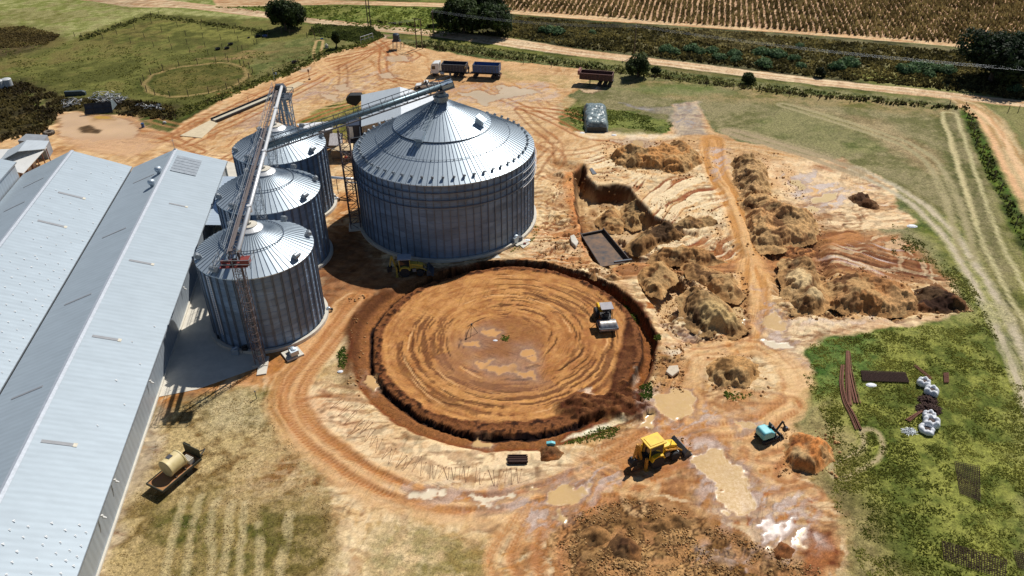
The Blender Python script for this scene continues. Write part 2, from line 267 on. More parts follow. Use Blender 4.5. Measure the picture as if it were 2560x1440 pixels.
soil([(850, 1200), (960, 1230), (1300, 1270), (1240, 1330), (1100, 1300), (940, 1330), (900, 1500), (830, 1500)], SAND, SANDL, a=.8, edge=1.5)
grass([(920, 1330), (1060, 1300), (1200, 1350), (1230, 1480), (900, 1500)], srgb(120, 116, 62), srgb(196, 166, 116), a=.75, edge=2)
# sand south of the disk
soil([(740, 960), (860, 930), (900, 1010), (1000, 1090), (1200, 1130), (1500, 1120), (1440, 1200), (1300, 1230), (1080, 1230), (900, 1180), (780, 1080)], srgb(224, 186, 138), srgb(240, 208, 162), edge=1.2)
soil([(740, 985), (820, 980), (900, 1060), (860, 1080), (780, 1040)], srgb(214, 166, 122), srgb(232, 190, 148), a=.6)
grass([(800, 900), (870, 860), (900, 960), (870, 1000), (820, 980)], srgb(150, 136, 80), srgb(196, 160, 108), a=.5)
soil([(1400, 640), (1480, 660), (1560, 700), (1640, 800), (1700, 880), (1660, 940), (1640, 860), (1590, 770), (1500, 690), (1380, 655)], SAND, srgb(230, 190, 140), edge=1)
soil([(1330, 560), (1440, 560), (1500, 670), (1400, 668), (1290, 655), (1330, 610)], srgb(190, 130, 78), srgb(226, 178, 120), edge=1)
soil([(1640, 880), (1700, 860), (1730, 900), (1700, 960), (1640, 980)], srgb(160, 118, 70), srgb(196, 150, 98), edge=1, bump=1.)
soil([(1470, 1160), (1700, 1000), (1800, 970), (1960, 1000), (1990, 1090), (2040, 1220), (2090, 1300), (2110, 1500), (1400, 1500), (1300, 1400), (1350, 1250)], srgb(186, 132, 82), srgb(222, 176, 122), edge=2)
soil([(1400, 1290), (1560, 1240), (1720, 1270), (1900, 1360), (2050, 1420), (2080, 1500), (1440, 1500), (1390, 1380)], srgb(128, 92, 52), srgb(180, 138, 86), edge=2.5, bump=1.4)
soil([(2000, 1330), (2090, 1320), (2110, 1420), (2020, 1440)], srgb(110, 60, 28), srgb(160, 100, 56), edge=.8, bump=1.2)
# excavated sands to the east
soil([(1440, 380), (1540, 360), (1800, 380), (1830, 520), (1880, 700), (1890, 820), (1700, 870), (1640, 780), (1580, 680), (1560, 600), (1460, 420)], srgb(228, 186, 132), srgb(240, 212, 166), edge=1.2)
soil([(1900, 400), (2060, 400), (2240, 480), (2230, 520), (2290, 555), (2200, 575), (2060, 570), (1960, 500)], srgb(220, 178, 130), srgb(240, 206, 160), edge=1)
LATE = [((1560, 440), (1740, 440), (1820, 500), (1800, 560), (1640, 560), (1590, 480)), ((1660, 600), (1830, 585), (1850, 650), (1720, 655)), ((1460, 380), (1560, 400), (1540, 440), (1480, 440))]
streaks([(1700, 600), (1830, 590), (1850, 650), (1700, 640)], srgb(186, 120, 70), ((1700, 630), (1840, 600)), a=.6, o=44)
soil([(2000, 575), (2250, 590), (2320, 650), (2380, 700), (2200, 700), (2000, 660), (1900, 640)], srgb(150, 98, 58), srgb(188, 134, 88), edge=1.5, wet=.15)
streaks([(1960, 600), (2300, 640), (2380, 720), (2040, 680)], srgb(108, 64, 34), ((1960, 620), (2360, 690)), a=.8, o=46, depth=.12)
streaks([(2060, 590), (2260, 620), (2200, 690), (2050, 640)], srgb(214, 190, 180), ((2060, 630), (2300, 680)), a=.7, o=47, wet=.9, thr=(.58, .68))
soil([(2100, 395), (2130, 420), (2080, 430), (2020, 425)], srgb(160, 104, 70), srgb(196, 142, 100), a=.8)
soil([(1900, 820), (1990, 790), (2240, 800), (2370, 790), (2290, 812), (2060, 840), (2000, 880), (2020, 930), (1960, 900)], srgb(214, 176, 134), srgb(238, 206, 160), edge=.8)
def grime():
    m0 = (1-GR)*(ROU > .05)*(ROU < .8)*(1-.55*sm(112, 150, Y))
    for a_, o, f in ((.35, 140, 1.), (-.45, 141, 1.3), (1.3, 142, .9), (.0, 143, 1.5)):
        e0, e1 = math.cos(a_), math.sin(a_); u = X*e0+Y*e1+Wx*2.5; v = -X*e1+Y*e0+Wy*2.5; q = fbm(u/5., v*f, 1, 3, o); g_ = sm(.46, .6, fbm(X, Y, 16., 2, o+4))
        k = sm(.56, .64, q)*m0*g_; C[:] = C*(1-(k*.38)[..., None])+np.array(srgb(140, 92, 54))*(k*.38)[..., None]
        k = sm(.42, .35, q)*m0*g_; C[:] = C*(1-(k*.38)[..., None])+np.array(srgb(240, 214, 170))*(k*.38)[..., None]
    k = sm(.56, .68, vn(X*1.7, Y*1.7, 150)*.5+N1*.5)*m0; C[:] = C*(1-(k*.22)[..., None])
grime()
soil([(790, 580), (900, 560), (930, 640), (1000, 690), (1240, 655), (1290, 650), (1150, 690), (1000, 735), (870, 765), (800, 790), (780, 700)], srgb(116, 72, 40), srgb(156, 102, 58), a=.9, edge=2)  # brown earth by the big silo, darkened to deepen the silo's shadow
soil([(700, 960), (830, 800), (870, 760), (800, 880), (740, 960)], srgb(160, 104, 58), srgb(190, 132, 80), a=.6, edge=1.5)
# tracks
def track(pts, gauge=2., w0=.55, c=OCH, a=.85, rut=.06, warp=.4, wet=0., lug=False, k=6):
    L = spline(GP(pts), k); w = win(L, gauge+2); dd, sg, ar = sdline(X[w]+Wx[w]*warp, Y[w]+Wy[w]*warp, L); n = fbm(ar, sg*2, 2.5, 2, 50)
    q = np.abs(np.abs(sg)-gauge/2) if gauge > 0 else dd; m = sm(w0, w0*.45, q+(n-.5)*.5*w0)*sm(.2, .42, fbm(ar, sg*.3, 9., 2, 51)+.12)*(dd < gauge+2)
    if lug: m = m*(.7+.3*np.sin(ar*14+sg*5))
    paint(w, m, c, a); H[w] -= rut*m; WET[w] = np.maximum(WET[w], m*wet); GR[w] *= 1-m*.9
    e = sm(w0*1.9, w0*1.1, q)*(1-m)*(dd < gauge+2); H[w] += rut*.5*e; paint(w, e, np.array(c)*1.25, .3)
def haul(pts, hw, c0, c1, a=.9, edge=.8, wet=0.):
    L = spline(GP(pts), 6); w = win(L, hw+3); dd, sg, ar = sdline(X[w]+Wx[w]*1.2, Y[w]+Wy[w]*1.2, L); m = sm(hw+edge, hw-edge, dd)*a; t = sm(.35, .65, fbm(sg*1.3, ar/8., 1, 3, 53)); mm = m[..., None]
    C[w] = C[w]*(1-mm)+mixc(c0, c1, t)*mm; GR[w] *= 1-m; H[w] -= .06*m*(1-t); WET[w] = np.maximum(WET[w], m*wet)
haul([(1560, 672), (1700, 664), (1850, 665), (1950, 642), (2030, 606), (2120, 588)], 2., srgb(150, 94, 48), srgb(190, 128, 72))
haul([(1780, 350), (1790, 420), (1835, 510), (1868, 600), (1885, 700), (1885, 800)], 2.2, srgb(206, 150, 88), srgb(230, 186, 130), a=.8)
track([(1780, 350), (1788, 420), (1835, 510), (1866, 600), (1885, 700), (1880, 800), (1850, 860)], 2.4, .8, srgb(198, 140, 74), rut=.1)
haul([(1880, 800), (1820, 870), (1740, 890), (1700, 960), (1700, 1010), (1760, 1040), (1880, 1060), (1980, 1000), (1975, 920), (1910, 870), (1840, 858)], 2., srgb(202, 146, 90), srgb(226, 180, 124), a=.7)
haul([(885, 745), (820, 830), (745, 930), (715, 1000), (760, 1080), (840, 1150), (960, 1225), (1100, 1262), (1260, 1262), (1400, 1225), (1560, 1150), (1680, 1060), (1720, 1000)], 2.3, srgb(190, 136, 82), srgb(220, 172, 118), a=.75)
for dx, c in ((0, srgb(172, 112, 60)), (14, srgb(180, 122, 70))):
    track([(900+dx, 740), (835+dx, 830), (752+dx, 930), (722+dx, 1000), (768+dx, 1080), (846+dx, 1145), (960+dx, 1215), (1100, 1250+dx/2), (1260, 1252), (1400, 1215), (1560, 1140), (1680, 1050)], 1.9, .42, c, lug=True, rut=.09)
track([(1700, 1100), (1640, 1170), (1540, 1220), (1440, 1270), (1380, 1340), (1380, 1440)], 2., .5, srgb(176, 118, 68), lug=True)
track([(1560, 1170), (1400, 1240), (1290, 1330), (1250, 1400), (1290, 1470)], 2., .5, srgb(196, 140, 86), lug=True)
track([(1330, 1460), (1310, 1380), (1350, 1300), (1460, 1240), (1620, 1180), (1760, 1110)], 2., .45, srgb(182, 124, 72), lug=True)
track([(1980, 1010), (1900, 1060), (1760, 1080), (1600, 1100), (1480, 1150)], 2., .5, srgb(182, 124, 72), lug=True)
track([(1800, 1160), (1900, 1160), (2000, 1130)], 1.9, .35, srgb(182, 124, 72), lug=True)
for pts in ([(440, 340), (600, 260), (760, 190), (900, 140), (960, 110)], [(470, 360), (620, 290), (800, 200), (930, 130), (975, 105)], [(820, 150), (870, 140), (930, 128), (960, 125)], [(560, 400), (720, 320), (880, 260), (1000, 230)], [(960, 120), (960, 180), (1010, 205), (1090, 205)], [(940, 100), (1000, 150), (1040, 140), (1030, 130)], [(1240, 240), (1380, 300), (1460, 340), (1560, 350)], [(1300, 270), (1400, 280), (1470, 300)], [(300, 340), (380, 350), (420, 345), (500, 300)], [(310, 330), (400, 338), (500, 380)]):
    track(pts, 1.9, .35, srgb(168, 108, 62), a=.7)
for k in range(46):                                                    # many faint turning marks over the worked ground
    x0, y0 = random.choice([(700, 240), (620, 330), (900, 180), (1300, 280), (1390, 380), (1400, 460), (1600, 360), (1700, 850), (1760, 1000), (1930, 1050), (1500, 1180), (1850, 1230), (1650, 1230), (1950, 1150), (1150, 1280), (800, 1000)]); x0 += random.uniform(-70, 70); y0 += random.uniform(-28, 28)
    a0 = random.uniform(0, 6.28); L = random.uniform(60, 200); bend = random.uniform(-.7, .7); P = [(x0+math.cos(a0+bend*s)*L*s, y0+math.sin(a0+bend*s)*L*s*.45) for s in (0, .33, .66, 1)]
    track(P, random.choice([1.9, 1.9, 0]), .28, random.choice([srgb(162, 102, 56), srgb(176, 124, 80), srgb(150, 100, 62), srgb(214, 174, 122)]), a=.5, rut=.04)
for pts, c, g, w0 in (([(2140, 425), (2260, 488), (2350, 562), (2430, 670), (2490, 780), (2545, 900), (2600, 1040)], srgb(196, 182, 152), 1.9, .6), ([(2420, 268), (2480, 320), (2530, 420), (2600, 540)], srgb(224, 178, 130), 2.1, .8), ([(2372, 285), (2410, 400), (2470, 580), (2560, 760), (2640, 900)], srgb(184, 174, 128), 2.6, .26), ([(1830, 330), (2000, 380), (2140, 430)], srgb(176, 156, 122), 2., 1.1), ([(1960, 262), (2150, 320), (2300, 380), (2370, 480), (2420, 640)], srgb(168, 156, 116), 2., .5), ([(2360, 300), (2400, 420), (2440, 560)], srgb(190, 176, 130), 0, .35), ([(2100, 1180), (2180, 1130), (2180, 1090)], srgb(176, 160, 118), 1.9, .3)):
    track(pts, g, w0, c, a=.85, rut=.03, warp=.8)
haul([(2400, 252), (2440, 268), (2490, 310), (2540, 400), (2620, 540)], 2.1, srgb(206, 160, 112), srgb(232, 196, 150), a=.55)
grass([(2408, 268), (2440, 300), (2500, 420), (2600, 620), (2600, 740), (2520, 560), (2440, 380), (2400, 290)], srgb(56, 66, 24), srgb(96, 112, 36), a=.9, edge=.6, warp=.6)
L = GP([(354, 212), (360, 202), (377, 188), (408, 176), (448, 166), (494, 161), (540, 156), (571, 155), (601, 163), (620, 175), (624, 190), (598, 211), (567, 223), (522, 234), (471, 241), (425, 243), (388, 238), (367, 229), (354, 212)]); cc_ = L.mean(0); L = cc_+(L-cc_)*.96; w = win(L, 2); dd, sg, ar = sdline(X[w]+Wx[w], Y[w]+Wy[w], L); paint(w, sm(.75, .3, dd), srgb(176, 148, 96), .4)
grass([(500, 150), (620, 128), (700, 125), (640, 145), (560, 152)], srgb(170, 136, 92), srgb(120, 112, 56), a=.6, edge=1.5)
# cleared circle --------------------------------------------------------------
DC = np.array([-.37, 81.68]); w = win(np.array([DC-23, DC+23]), 0); dx, dy = X[w]-DC[0], Y[w]-DC[1]; r0 = np.hypot(dx, dy); th = np.degrees(np.arctan2(dy, dx)) % 360
r = r0 + (Wx[w])*.9; terr = sm(115, 150, th)*sm(318, 290, th); rin = 16.75+.75*terr
ring = fbm(r*2.3, th/14., 1, 4, 60); tt = sm(.3, .7, ring*.35+N3[w]*.3+N1[w]*.35); inside = sm(17.2, 16.6, r)[..., None]
C[w] = C[w]*(1-inside)+mixc(srgb(172, 112, 58), srgb(204, 146, 82), tt)*inside
H[w] = H[w]*(1-inside[..., 0]) - .04*inside[..., 0]*(1-ring)
for r1, r2, a1, a2, o in ((7, 15, 150, 350, 61), (3, 12, 30, 110, 62), (9, 15, 20, 60, 63)):        # graded arcs, dark and damp
    m = sm(r1, r1+2, r)*sm(r2+1.5, r2-1.5, r)*sm(a1-12, a1+12, th)*sm(a2+12, a2-12, th)*sm(.5, .64, fbm(r*2.6, th/22.+N1[w], 1, 3, o)); paint(w, m, srgb(116, 72, 40), .7); H[w] -= .03*m
m = sm(9.5, 6.5, r-3*(th > 200)*(th < 300))*sm(.35, .6, N3[w]+.1)*sm(150, 190, th)*sm(330, 300, th); paint(w, m, srgb(146, 98, 64), .6); WET[w] = np.maximum(WET[w], .3*m)
m = sm(5.5, 3.5, r+2*(N3[w]-.5)); paint(w, m, srgb(142, 90, 50), .7)
cres = [(1568, 780), (1556, 850), (1540, 920), (1525, 965), (1530, 1010), (1600, 1010), (1640, 920), (1640, 840), (1610, 770), (1560, 730)]
soil(cres, DBR, srgb(120, 74, 40), edge=.4, warp=.5, bump=1.4)
m = sm(15.75, 16.15, r-.35*terr+.9*sm(235, 265, th)*sm(310, 290, th)+(N1[w]-.5)*.8)*sm(18.8, 18.2, r); paint(w, m, srgb(124, 76, 40)); paint(w, m*sm(.56, .64, NF[w]*.5+N1[w]*.5), srgb(62, 36, 18), .8); ROU[w] = ROU[w]*(1-m)+1.6*m
m = sm(rin-.1, rin+.1, r)*sm(rin+.75, rin+.5, r); paint(w, m, srgb(44, 26, 14))  # trench shadow painted as a near-black band along the inner wall
m = sm(17.9, 18.3, r)*sm(20.4, 19.7, r+.7*(N3[w]-.5))*terr; paint(w, m, srgb(142, 90, 46)); ROU[w] = ROU[w]*(1-m)+1.*m
m = sm(16.7, 17.2, r)*sm(18.4, 18.0, r)*(1-terr)*sm(80, 60, (th+90) % 360-90); paint(w, m, srgb(138, 84, 40))
m = sm(18.7, 19.7, r)*sm(22.2, 20.4, r+2*(N3[w]-.5))*sm(140, 150, th)*sm(215, 190, th); paint(w, m, srgb(104, 62, 32))
for o in range(70):                            # thin crescent gouges left by the blade
    rr = random.uniform(5, 15.5); aa = random.uniform(0, 360); ln = random.uniform(6, 40); dth = (th-aa+180) % 360-180; m = sm(.17, .04, np.abs(r-rr-.012*dth))*sm(ln/2, ln/2-6, np.abs(dth))*(r < 16.4); paint(w, m, random.choice([srgb(78, 46, 24), srgb(100, 62, 34), srgb(222, 168, 108)]), .7); H[w] -= .04*m
# profile: flat disk, trench, terrace on the near side, sheer bank on the far side
clod = (N1[w]-.5)*.5+(NF-.5)[w]*.22
z = .12*sm(15.2, 16.4, r)*sm(17.8, 17.0, r) + clod*sm(15.8, 16.6, r)*sm(19., 18.4, r)*.9
z = z - 1.25*sm(rin-.05, rin+.45, r)*(1-terr) - .62*sm(rin+.02, rin+.2, r)*terr
z = z + 1.55*sm(18.1, 18.4, r)*(1-terr) - .3*sm(18.4, 20.4, r)*(1-terr) + terr*(.22*sm(18.0, 18.3, r)+.4*sm(19.6, 20.3, r+.6*(N3[w]-.5)))
z = z + .35*sm(19, 20, r)*sm(22, 20.6, r)*sm(130, 150, th)*sm(215, 190, th)*(.4+N1[w]*1.2)
H[w] += z
w2, m, d = reg([(1395, 1030), (1400, 1005), (1440, 985), (1500, 992), (1560, 955), (1600, 990), (1650, 1030), (1600, 1052), (1540, 1040), (1440, 1045)], .6, .8); paint(w2, m, DBR); paint(w2, m*sm(.5, .7, N1[w2]), srgb(124, 78, 42)); H[w2] = H[w2]*(1-m)+m*(.45+(N1[w2]-.4)*1.3+.5*(NF[w2]-.5)+.4*sm(0, 4, d)); ROU[w2] = ROU[w2]*(1-m)+1.8*m
# cut-up, terraced digging between the heaps: sheer little scarps, dark damp faces, pale dry tops
def cuts(pts, amp, sc, o, dark, thr=(.44, .5, .56)):
    w, m, d = reg(pts, 1.2, 1.2); q = fbm(X[w]+Wx[w]*2.5, Y[w]*1.25+Wy[w]*2.5, sc, 4, o, .5)
    for t_ in thr: H[w] += -amp*sm(t_+.012, t_-.012, q)*m; k = sm(.028, .006, np.abs(q-t_+.012))*m; paint(w, k, dark, .8)
    k = sm(thr[0], thr[0]-.06, q)*m; paint(w, k, srgb(176, 124, 76), .5); ROU[w] = np.maximum(ROU[w], 1.1*m)
cuts([(1590, 650), (1640, 610), (1720, 585), (1800, 580), (1840, 610), (1850, 655), (1700, 665)], .3, 4., 180, srgb(120, 76, 42))
cuts([(1660, 690), (1690, 670), (1860, 700), (1870, 840), (1700, 860), (1650, 800)], .28, 4.5, 181, srgb(112, 72, 40))
cuts([(1900, 600), (2060, 600), (2080, 700), (2300, 740), (2240, 800), (1960, 800)], .35, 5., 182, srgb(110, 68, 38))
cuts([(1380, 400), (1450, 410), (1460, 640), (1560, 690), (1500, 700), (1340, 640)], .3, 3.5, 183, srgb(140, 88, 46), (.46, .54))
cuts([(1400, 1290), (1560, 1245), (1720, 1275), (1900, 1360), (2050, 1420), (2080, 1480), (1440, 1480), (1390, 1380)], .07, 1.6, 184, srgb(88, 58, 32), (.42, .5, .58))
cuts([(1640, 880), (1700, 870), (1720, 960), (1640, 975)], .3, 2.5, 185, srgb(110, 72, 40), (.5,))
for P_, o_ in zip(LATE, (43, 44, 45)):
    streaks(list(P_), srgb(164, 104, 58), ((1590, 560), (1740, 455)) if o_ == 43 else ((1700, 640), (1830, 600)), a=.85, o=o_, freq=1.3, depth=.22, thr=(.53, .6)); streaks(list(P_), srgb(246, 222, 180), ((1590, 560), (1740, 455)) if o_ == 43 else ((1700, 640), (1830, 600)), a=.7, o=o_+60, freq=1.1, depth=-.05, thr=(.52, .6))
soil([(1412, 430), (1440, 410), (1462, 520), (1466, 640), (1440, 600)], srgb(186, 110, 52), srgb(214, 146, 82), a=.85, edge=.8)
# pits -------------------------------------------------------------------------
def pit(pts, dep, e0=.9, warp=.6, east=0., c=None, c2=None):
    w, m, d = reg(pts, .3, warp); k = sm(-.1, e0, d); f = 1.
    if east: xs = X[w]; f = 1-east*sm(G(*pts[0])[0]+4, G(*pts[0])[0]+22, xs)
    H[w] += -dep*k*f + (N1[w]-.5)*.5*k + (NF[w]-.5)*.25*k
    if c is not None: paint(w, sm(0., .3, d)*(1-sm(.8*e0, 1.8*e0, d)), c, .9)
    if c2 is not None: t = sm(.4, .6, N3[w]); C[w] = C[w]*(1-(k*.6)[..., None])+mixc(c2, SAND, t)*(k*.6)[..., None]
pit([(1428, 420), (1460, 404), (1466, 440), (1492, 462), (1530, 458), (1580, 464), (1604, 500), (1640, 540), (1700, 560), (1720, 590), (1640, 615), (1590, 650), (1520, 672), (1480, 650), (1450, 600), (1440, 540)], 3.1, 1.3, .5, .25, srgb(104, 66, 36), srgb(150, 104, 60))  # earth wall band darkened, shade of the pit face put into its colour
pit([(1592, 690), (1625, 668), (1700, 690), (1745, 740), (1700, 790), (1668, 800), (1640, 770), (1600, 725)], 1.5, .7, .5, 0, srgb(110, 68, 36), srgb(232, 196, 150))
pit([(1640, 760), (1580, 745), (1600, 735)], .2)
soil([(1613, 755), (1650, 758), (1640, 772), (1616, 775)], srgb(150, 82, 38), ORA, edge=.2, warp=.3)
# wet mud, then water: flat, glossy; palest tones hold painted sky sheen ----------------------------------------------
def mud(pts, a=.85, c=None, wet=.75, edge=1.2, warp=1.6):
    w, m, d = reg(pts, edge, warp); m = m*sm(.36, .5, N3[w]*.4+N1[w]*.6+.03)*(.25+.75*sm(.42, .56, fbm((X[w]*.8+Y[w]*.6+Wx[w]*3)/3., (Y[w]*.8-X[w]*.6+Wy[w]*3)*1.6, 1, 3, 170))); paint(w, m, MAUVE if c is None else c, a); WET[w] = np.maximum(WET[w], wet*m); ROU[w] = ROU[w]*(1-m)+.9*m; H[w] -= .05*m*N1[w]; GR[w] *= 1-m
def water(pts, c=PUD, edge=.18, warp=.9, lvl=None, deep=.0):
    w, m, d = reg(pts, edge, warp); rim = sm(-1.1, -.05, d+(N1[w]-.5)*1.8)*(1-sm(-.12, .12, d+(N1[w]-.5)*1.8)); paint(w, rim, srgb(150, 108, 72), .6); WET[w] = np.maximum(WET[w], .7*rim); m = sm(-.12, .12, d+(N1[w]-.5)*1.8+(fbm(X[w]+Y[w]*.4, Y[w]*.2, .8, 2, 160)-.5)*.9); lv = (-.04 if lvl is None else lvl); H[w] = H[w]*(1-m)+lv*m; paint(w, m, c); C[w] *= (1-(m*.3*(N3[w]-.35)))[..., None]; WET[w] = WET[w]*(1-m)+m; ROU[w] *= 1-m; GR[w] *= 1-m
mud([(1620, 970), (1760, 960), (1790, 1040), (1740, 1075), (1620, 1075), (1590, 1050)]); water([(1640, 980), (1700, 968), (1745, 990), (1745, 1030), (1700, 1048), (1650, 1030)])
water([(1590, 1050), (1635, 1040), (1628, 1065), (1600, 1072)])
mud([(1700, 1100), (1800, 1110), (1900, 1190), (1990, 1250), (2020, 1330), (1990, 1400), (1900, 1350), (1760, 1270), (1700, 1160)])
water([(1755, 1140), (1800, 1125), (1870, 1190), (1890, 1240), (1885, 1290), (1840, 1290), (1780, 1262), (1795, 1230), (1770, 1190), (1730, 1160)])
mud([(1880, 1280), (2040, 1280), (2070, 1360), (1980, 1400), (1880, 1340)], wet=.95); mud([(1760, 1350), (1880, 1370), (1870, 1410), (1740, 1400)], wet=.9); mud([(1960, 1215), (2020, 1240), (2000, 1262), (1955, 1235)], wet=.95)
water([(1990, 1345), (2004, 1330), (2010, 1370), (1996, 1375)]); water([(1925, 1365), (1935, 1368), (1935, 1392), (1922, 1390)])
mud([(1330, 1200), (1500, 1170), (1560, 1200), (1480, 1260), (1420, 1310), (1330, 1330), (1300, 1270)]); water([(1375, 1225), (1440, 1205), (1475, 1215), (1455, 1245), (1420, 1262), (1405, 1275), (1370, 1250)]); water([(1330, 1215), (1370, 1205), (1345, 1222)]); water([(1410, 1290), (1432, 1282), (1425, 1300)])
mud([(980, 1200), (1200, 1215), (1330, 1210), (1320, 1280), (1200, 1285), (1060, 1270), (980, 1230)], a=.6); water([(1170, 1240), (1240, 1232), (1275, 1236), (1250, 1248), (1215, 1255), (1245, 1268), (1200, 1278), (1172, 1268), (1190, 1255)], c=PALE); water([(1030, 1225), (1090, 1222), (1085, 1235), (1060, 1245), (1030, 1243)], c=PALE)
mud([(1820, 1040), (1880, 1020), (1900, 1060), (1850, 1085)]); water([(1838, 1048), (1868, 1042), (1874, 1062), (1852, 1074)])
mud([(1890, 720), (1940, 760), (2000, 860), (2010, 910), (1960, 880), (1900, 820)]); water([(1905, 788), (1935, 780), (1965, 810), (1960, 835), (1915, 820)]); water([(1905, 850), (1940, 850), (1990, 870), (1940, 870)], c=PALE)
water([(1820, 770), (1850, 768), (1870, 800), (1845, 806), (1826, 790)]); mud([(1650, 800), (1740, 830), (1700, 850)], a=.5); mud([(1660, 870), (1700, 870), (1705, 885), (1680, 890)], c=PALE)
mud([(1940, 780), (2100, 800), (2250, 795), (2200, 812), (2000, 820)], a=.5, wet=.9)
for P in ([(1180, 830), (1215, 815), (1250, 830), (1240, 840)], [(1165, 858), (1190, 852), (1200, 868), (1175, 872)], [(1300, 865), (1335, 868), (1340, 895), (1305, 890)], [(1185, 905), (1230, 905), (1220, 918), (1190, 915)], [(1235, 918), (1285, 908), (1280, 930), (1245, 932)], [(1285, 930), (1330, 922), (1332, 945), (1300, 948)]):
    w, m, d = reg(P, 2.2, 1.); paint(w, m*.5, MAUVE); WET[w] = np.maximum(WET[w], .4*m); water(P, c=srgb(214, 158, 92))
water([(915, 925), (928, 940), (936, 968), (925, 978), (912, 955)], c=srgb(220, 176, 116), lvl=-.36, warp=.4); water([(1180, 1103), (1225, 1102), (1222, 1116), (1190, 1115)], c=srgb(220, 180, 120), lvl=-.36, warp=.4)
for P in ([(1590, 918), (1606, 920), (1600, 935), (1592, 950), (1586, 945)], [(1585, 950), (1600, 955), (1595, 970), (1578, 972)], [(1450, 975), (1480, 968), (1486, 985), (1465, 985)]): mud(P, c=srgb(230, 200, 170), wet=.9, edge=.3, warp=.5)
for P in ([(1440, 1080), (1490, 1060), (1550, 1040), (1560, 1048), (1490, 1075), (1410, 1095)],): soil(P, PALE, SANDL, edge=.2, warp=.6)
# ponds in the north
mud([(130, 285), (330, 285), (400, 320), (440, 350), (360, 380), (200, 370), (140, 340)], a=.6, c=srgb(190, 140, 96)); water([(140, 290), (190, 280), (225, 290), (270, 288), (310, 300), (350, 322), (335, 345), (220, 355), (150, 335)], c=srgb(222, 184, 140)); water([(228, 288), (270, 288), (285, 300), (240, 300)], c=srgb(210, 166, 80))
w, m, d = reg([(150, 345), (340, 340), (400, 365), (330, 392), (200, 375)], 1.5, 1.); paint(w, m*.8, srgb(212, 168, 124)); WET[w] = np.maximum(WET[w], .5*m)
soil([(195, 318), (225, 312), (250, 325), (240, 335), (205, 330)], srgb(110, 86, 60), srgb(140, 112, 80), edge=.5)
mud([(1130, 215), (1360, 205), (1400, 240), (1270, 270), (1120, 250)], a=.5); water([(1150, 235), (1200, 225), (1240, 238), (1260, 232), (1250, 212), (1290, 215), (1350, 230), (1290, 240), (1240, 250), (1215, 262), (1180, 245)], c=srgb(214, 190, 156), warp=1.4)
for P in ([(835, 215), (868, 210), (870, 222), (850, 228), (838, 222)], [(945, 185), (975, 182), (985, 192), (955, 196)], [(808, 235), (840, 240), (845, 252), (815, 248)], [(970, 142), (1020, 140), (1025, 152), (985, 155)], [(745, 170), (775, 168), (765, 178)], [(1095, 212), (1110, 215), (1105, 230)], [(950, 86), (966, 90), (958, 97)], [(1440, 222), (1500, 222), (1480, 232)], [(1540, 352), (1600, 348), (1640, 360), (1590, 370)], [(1470, 332), (1530, 332), (1515, 342)]): mud([(x+(x-P[0][0])*.3, y) for x, y in P], a=.4, edge=2); water(P, c=srgb(216, 184, 144), warp=1.2)
for P in ([(1560, 262), (1640, 272), (1600, 274)], [(1680, 262), (1740, 262), (1730, 280), (1700, 278)], [(1690, 300), (1730, 298), (1755, 310), (1700, 312)]): mud(P, c=srgb(140, 134, 140), wet=.95, a=.8)
water([(1560, 362), (1600, 352), (1616, 360), (1580, 370)]); mud([(1770, 370), (1810, 370), (1830, 410), (1800, 450), (1780, 420)], a=.8); soil([(1440, 330), (1700, 338), (1680, 350), (1460, 346)], SANDL, PALE, a=.7)
mud([(1960, 440), (2040, 430), (2110, 470), (2160, 500), (2060, 530), (1990, 490)], a=.8, c=srgb(190, 172, 164)); 
for P in ([(1980, 455), (2010, 450), (2020, 468), (1990, 470)], [(2030, 490), (2090, 488), (2080, 505), (2020, 512)], [(2000, 520), (2040, 512), (2050, 530), (2010, 535)]): water(P, c=srgb(226, 196, 140), warp=1.5)
mud([(2140, 465), (2180, 462), (2175, 475), (2150, 475)], c=srgb(206, 196, 200)); mud([(2180, 510), (2200, 508), (2190, 520)], c=srgb(206, 196, 200))
water([(1470, 555), (1500, 548), (1520, 575), (1500, 590), (1475, 585)], c=srgb(226, 180, 104), lvl=-2.75); water([(1545, 590), (1580, 585), (1610, 620), (1590, 645), (1560, 640)], c=srgb(220, 184, 130), lvl=-2.3); water([(1560, 560), (1600, 560), (1590, 600), (1565, 590)], c=srgb(216, 180, 130), lvl=-2.3)
# concrete slabs are objects; damp dark strip at the silo foot
H += (N3-.5)*.05*(ROU > .1) + (NF-.5)*.05*np.clip(ROU-.8, 0, 1)
far = (np.abs(X) > 400) | (Y > 330) | (Y < 20); H[far] = 0
H *= sm(-2.2, -1.2, 0*H) if False else 1
V = np.stack([X, Y, H], -1).reshape(-1, 3).astype(np.float32); ny, nx = X.shape
idx = np.arange(ny*nx).reshape(ny, nx); F = np.stack([idx[:-1, :-1], idx[:-1, 1:], idx[1:, 1:], idx[1:, :-1]], -1).reshape(-1, 4)
def fast_mesh(name, V, F, attrs=None, mats=None, smooth=True, parent=None):
    F = np.asarray(F); me = bpy.data.meshes.new(name); me.vertices.add(len(V)); me.vertices.foreach_set('co', np.asarray(V, np.float32).ravel()); k = F.shape[1]
    me.loops.add(F.size); me.loops.foreach_set('vertex_index', F.astype(np.int32).ravel()); me.polygons.add(len(F)); me.polygons.foreach_set('loop_start', np.arange(0, F.size, k, dtype=np.int32)); me.update(calc_edges=True)
    if smooth: me.polygons.foreach_set('use_smooth', np.ones(len(F), bool))
    for nm, (ty, a) in (attrs or {}).items():
        at = me.attributes.new(nm, ty, 'POINT'); a = np.asarray(a, np.float32)
        at.data.foreach_set('color' if ty == 'FLOAT_COLOR' else 'value', a.ravel())
    for m in (mats or []): me.materials.append(m)
    o = bpy.data.objects.new(name, me); SC.collection.objects.link(o)
    if parent: o.parent = parent
    return o
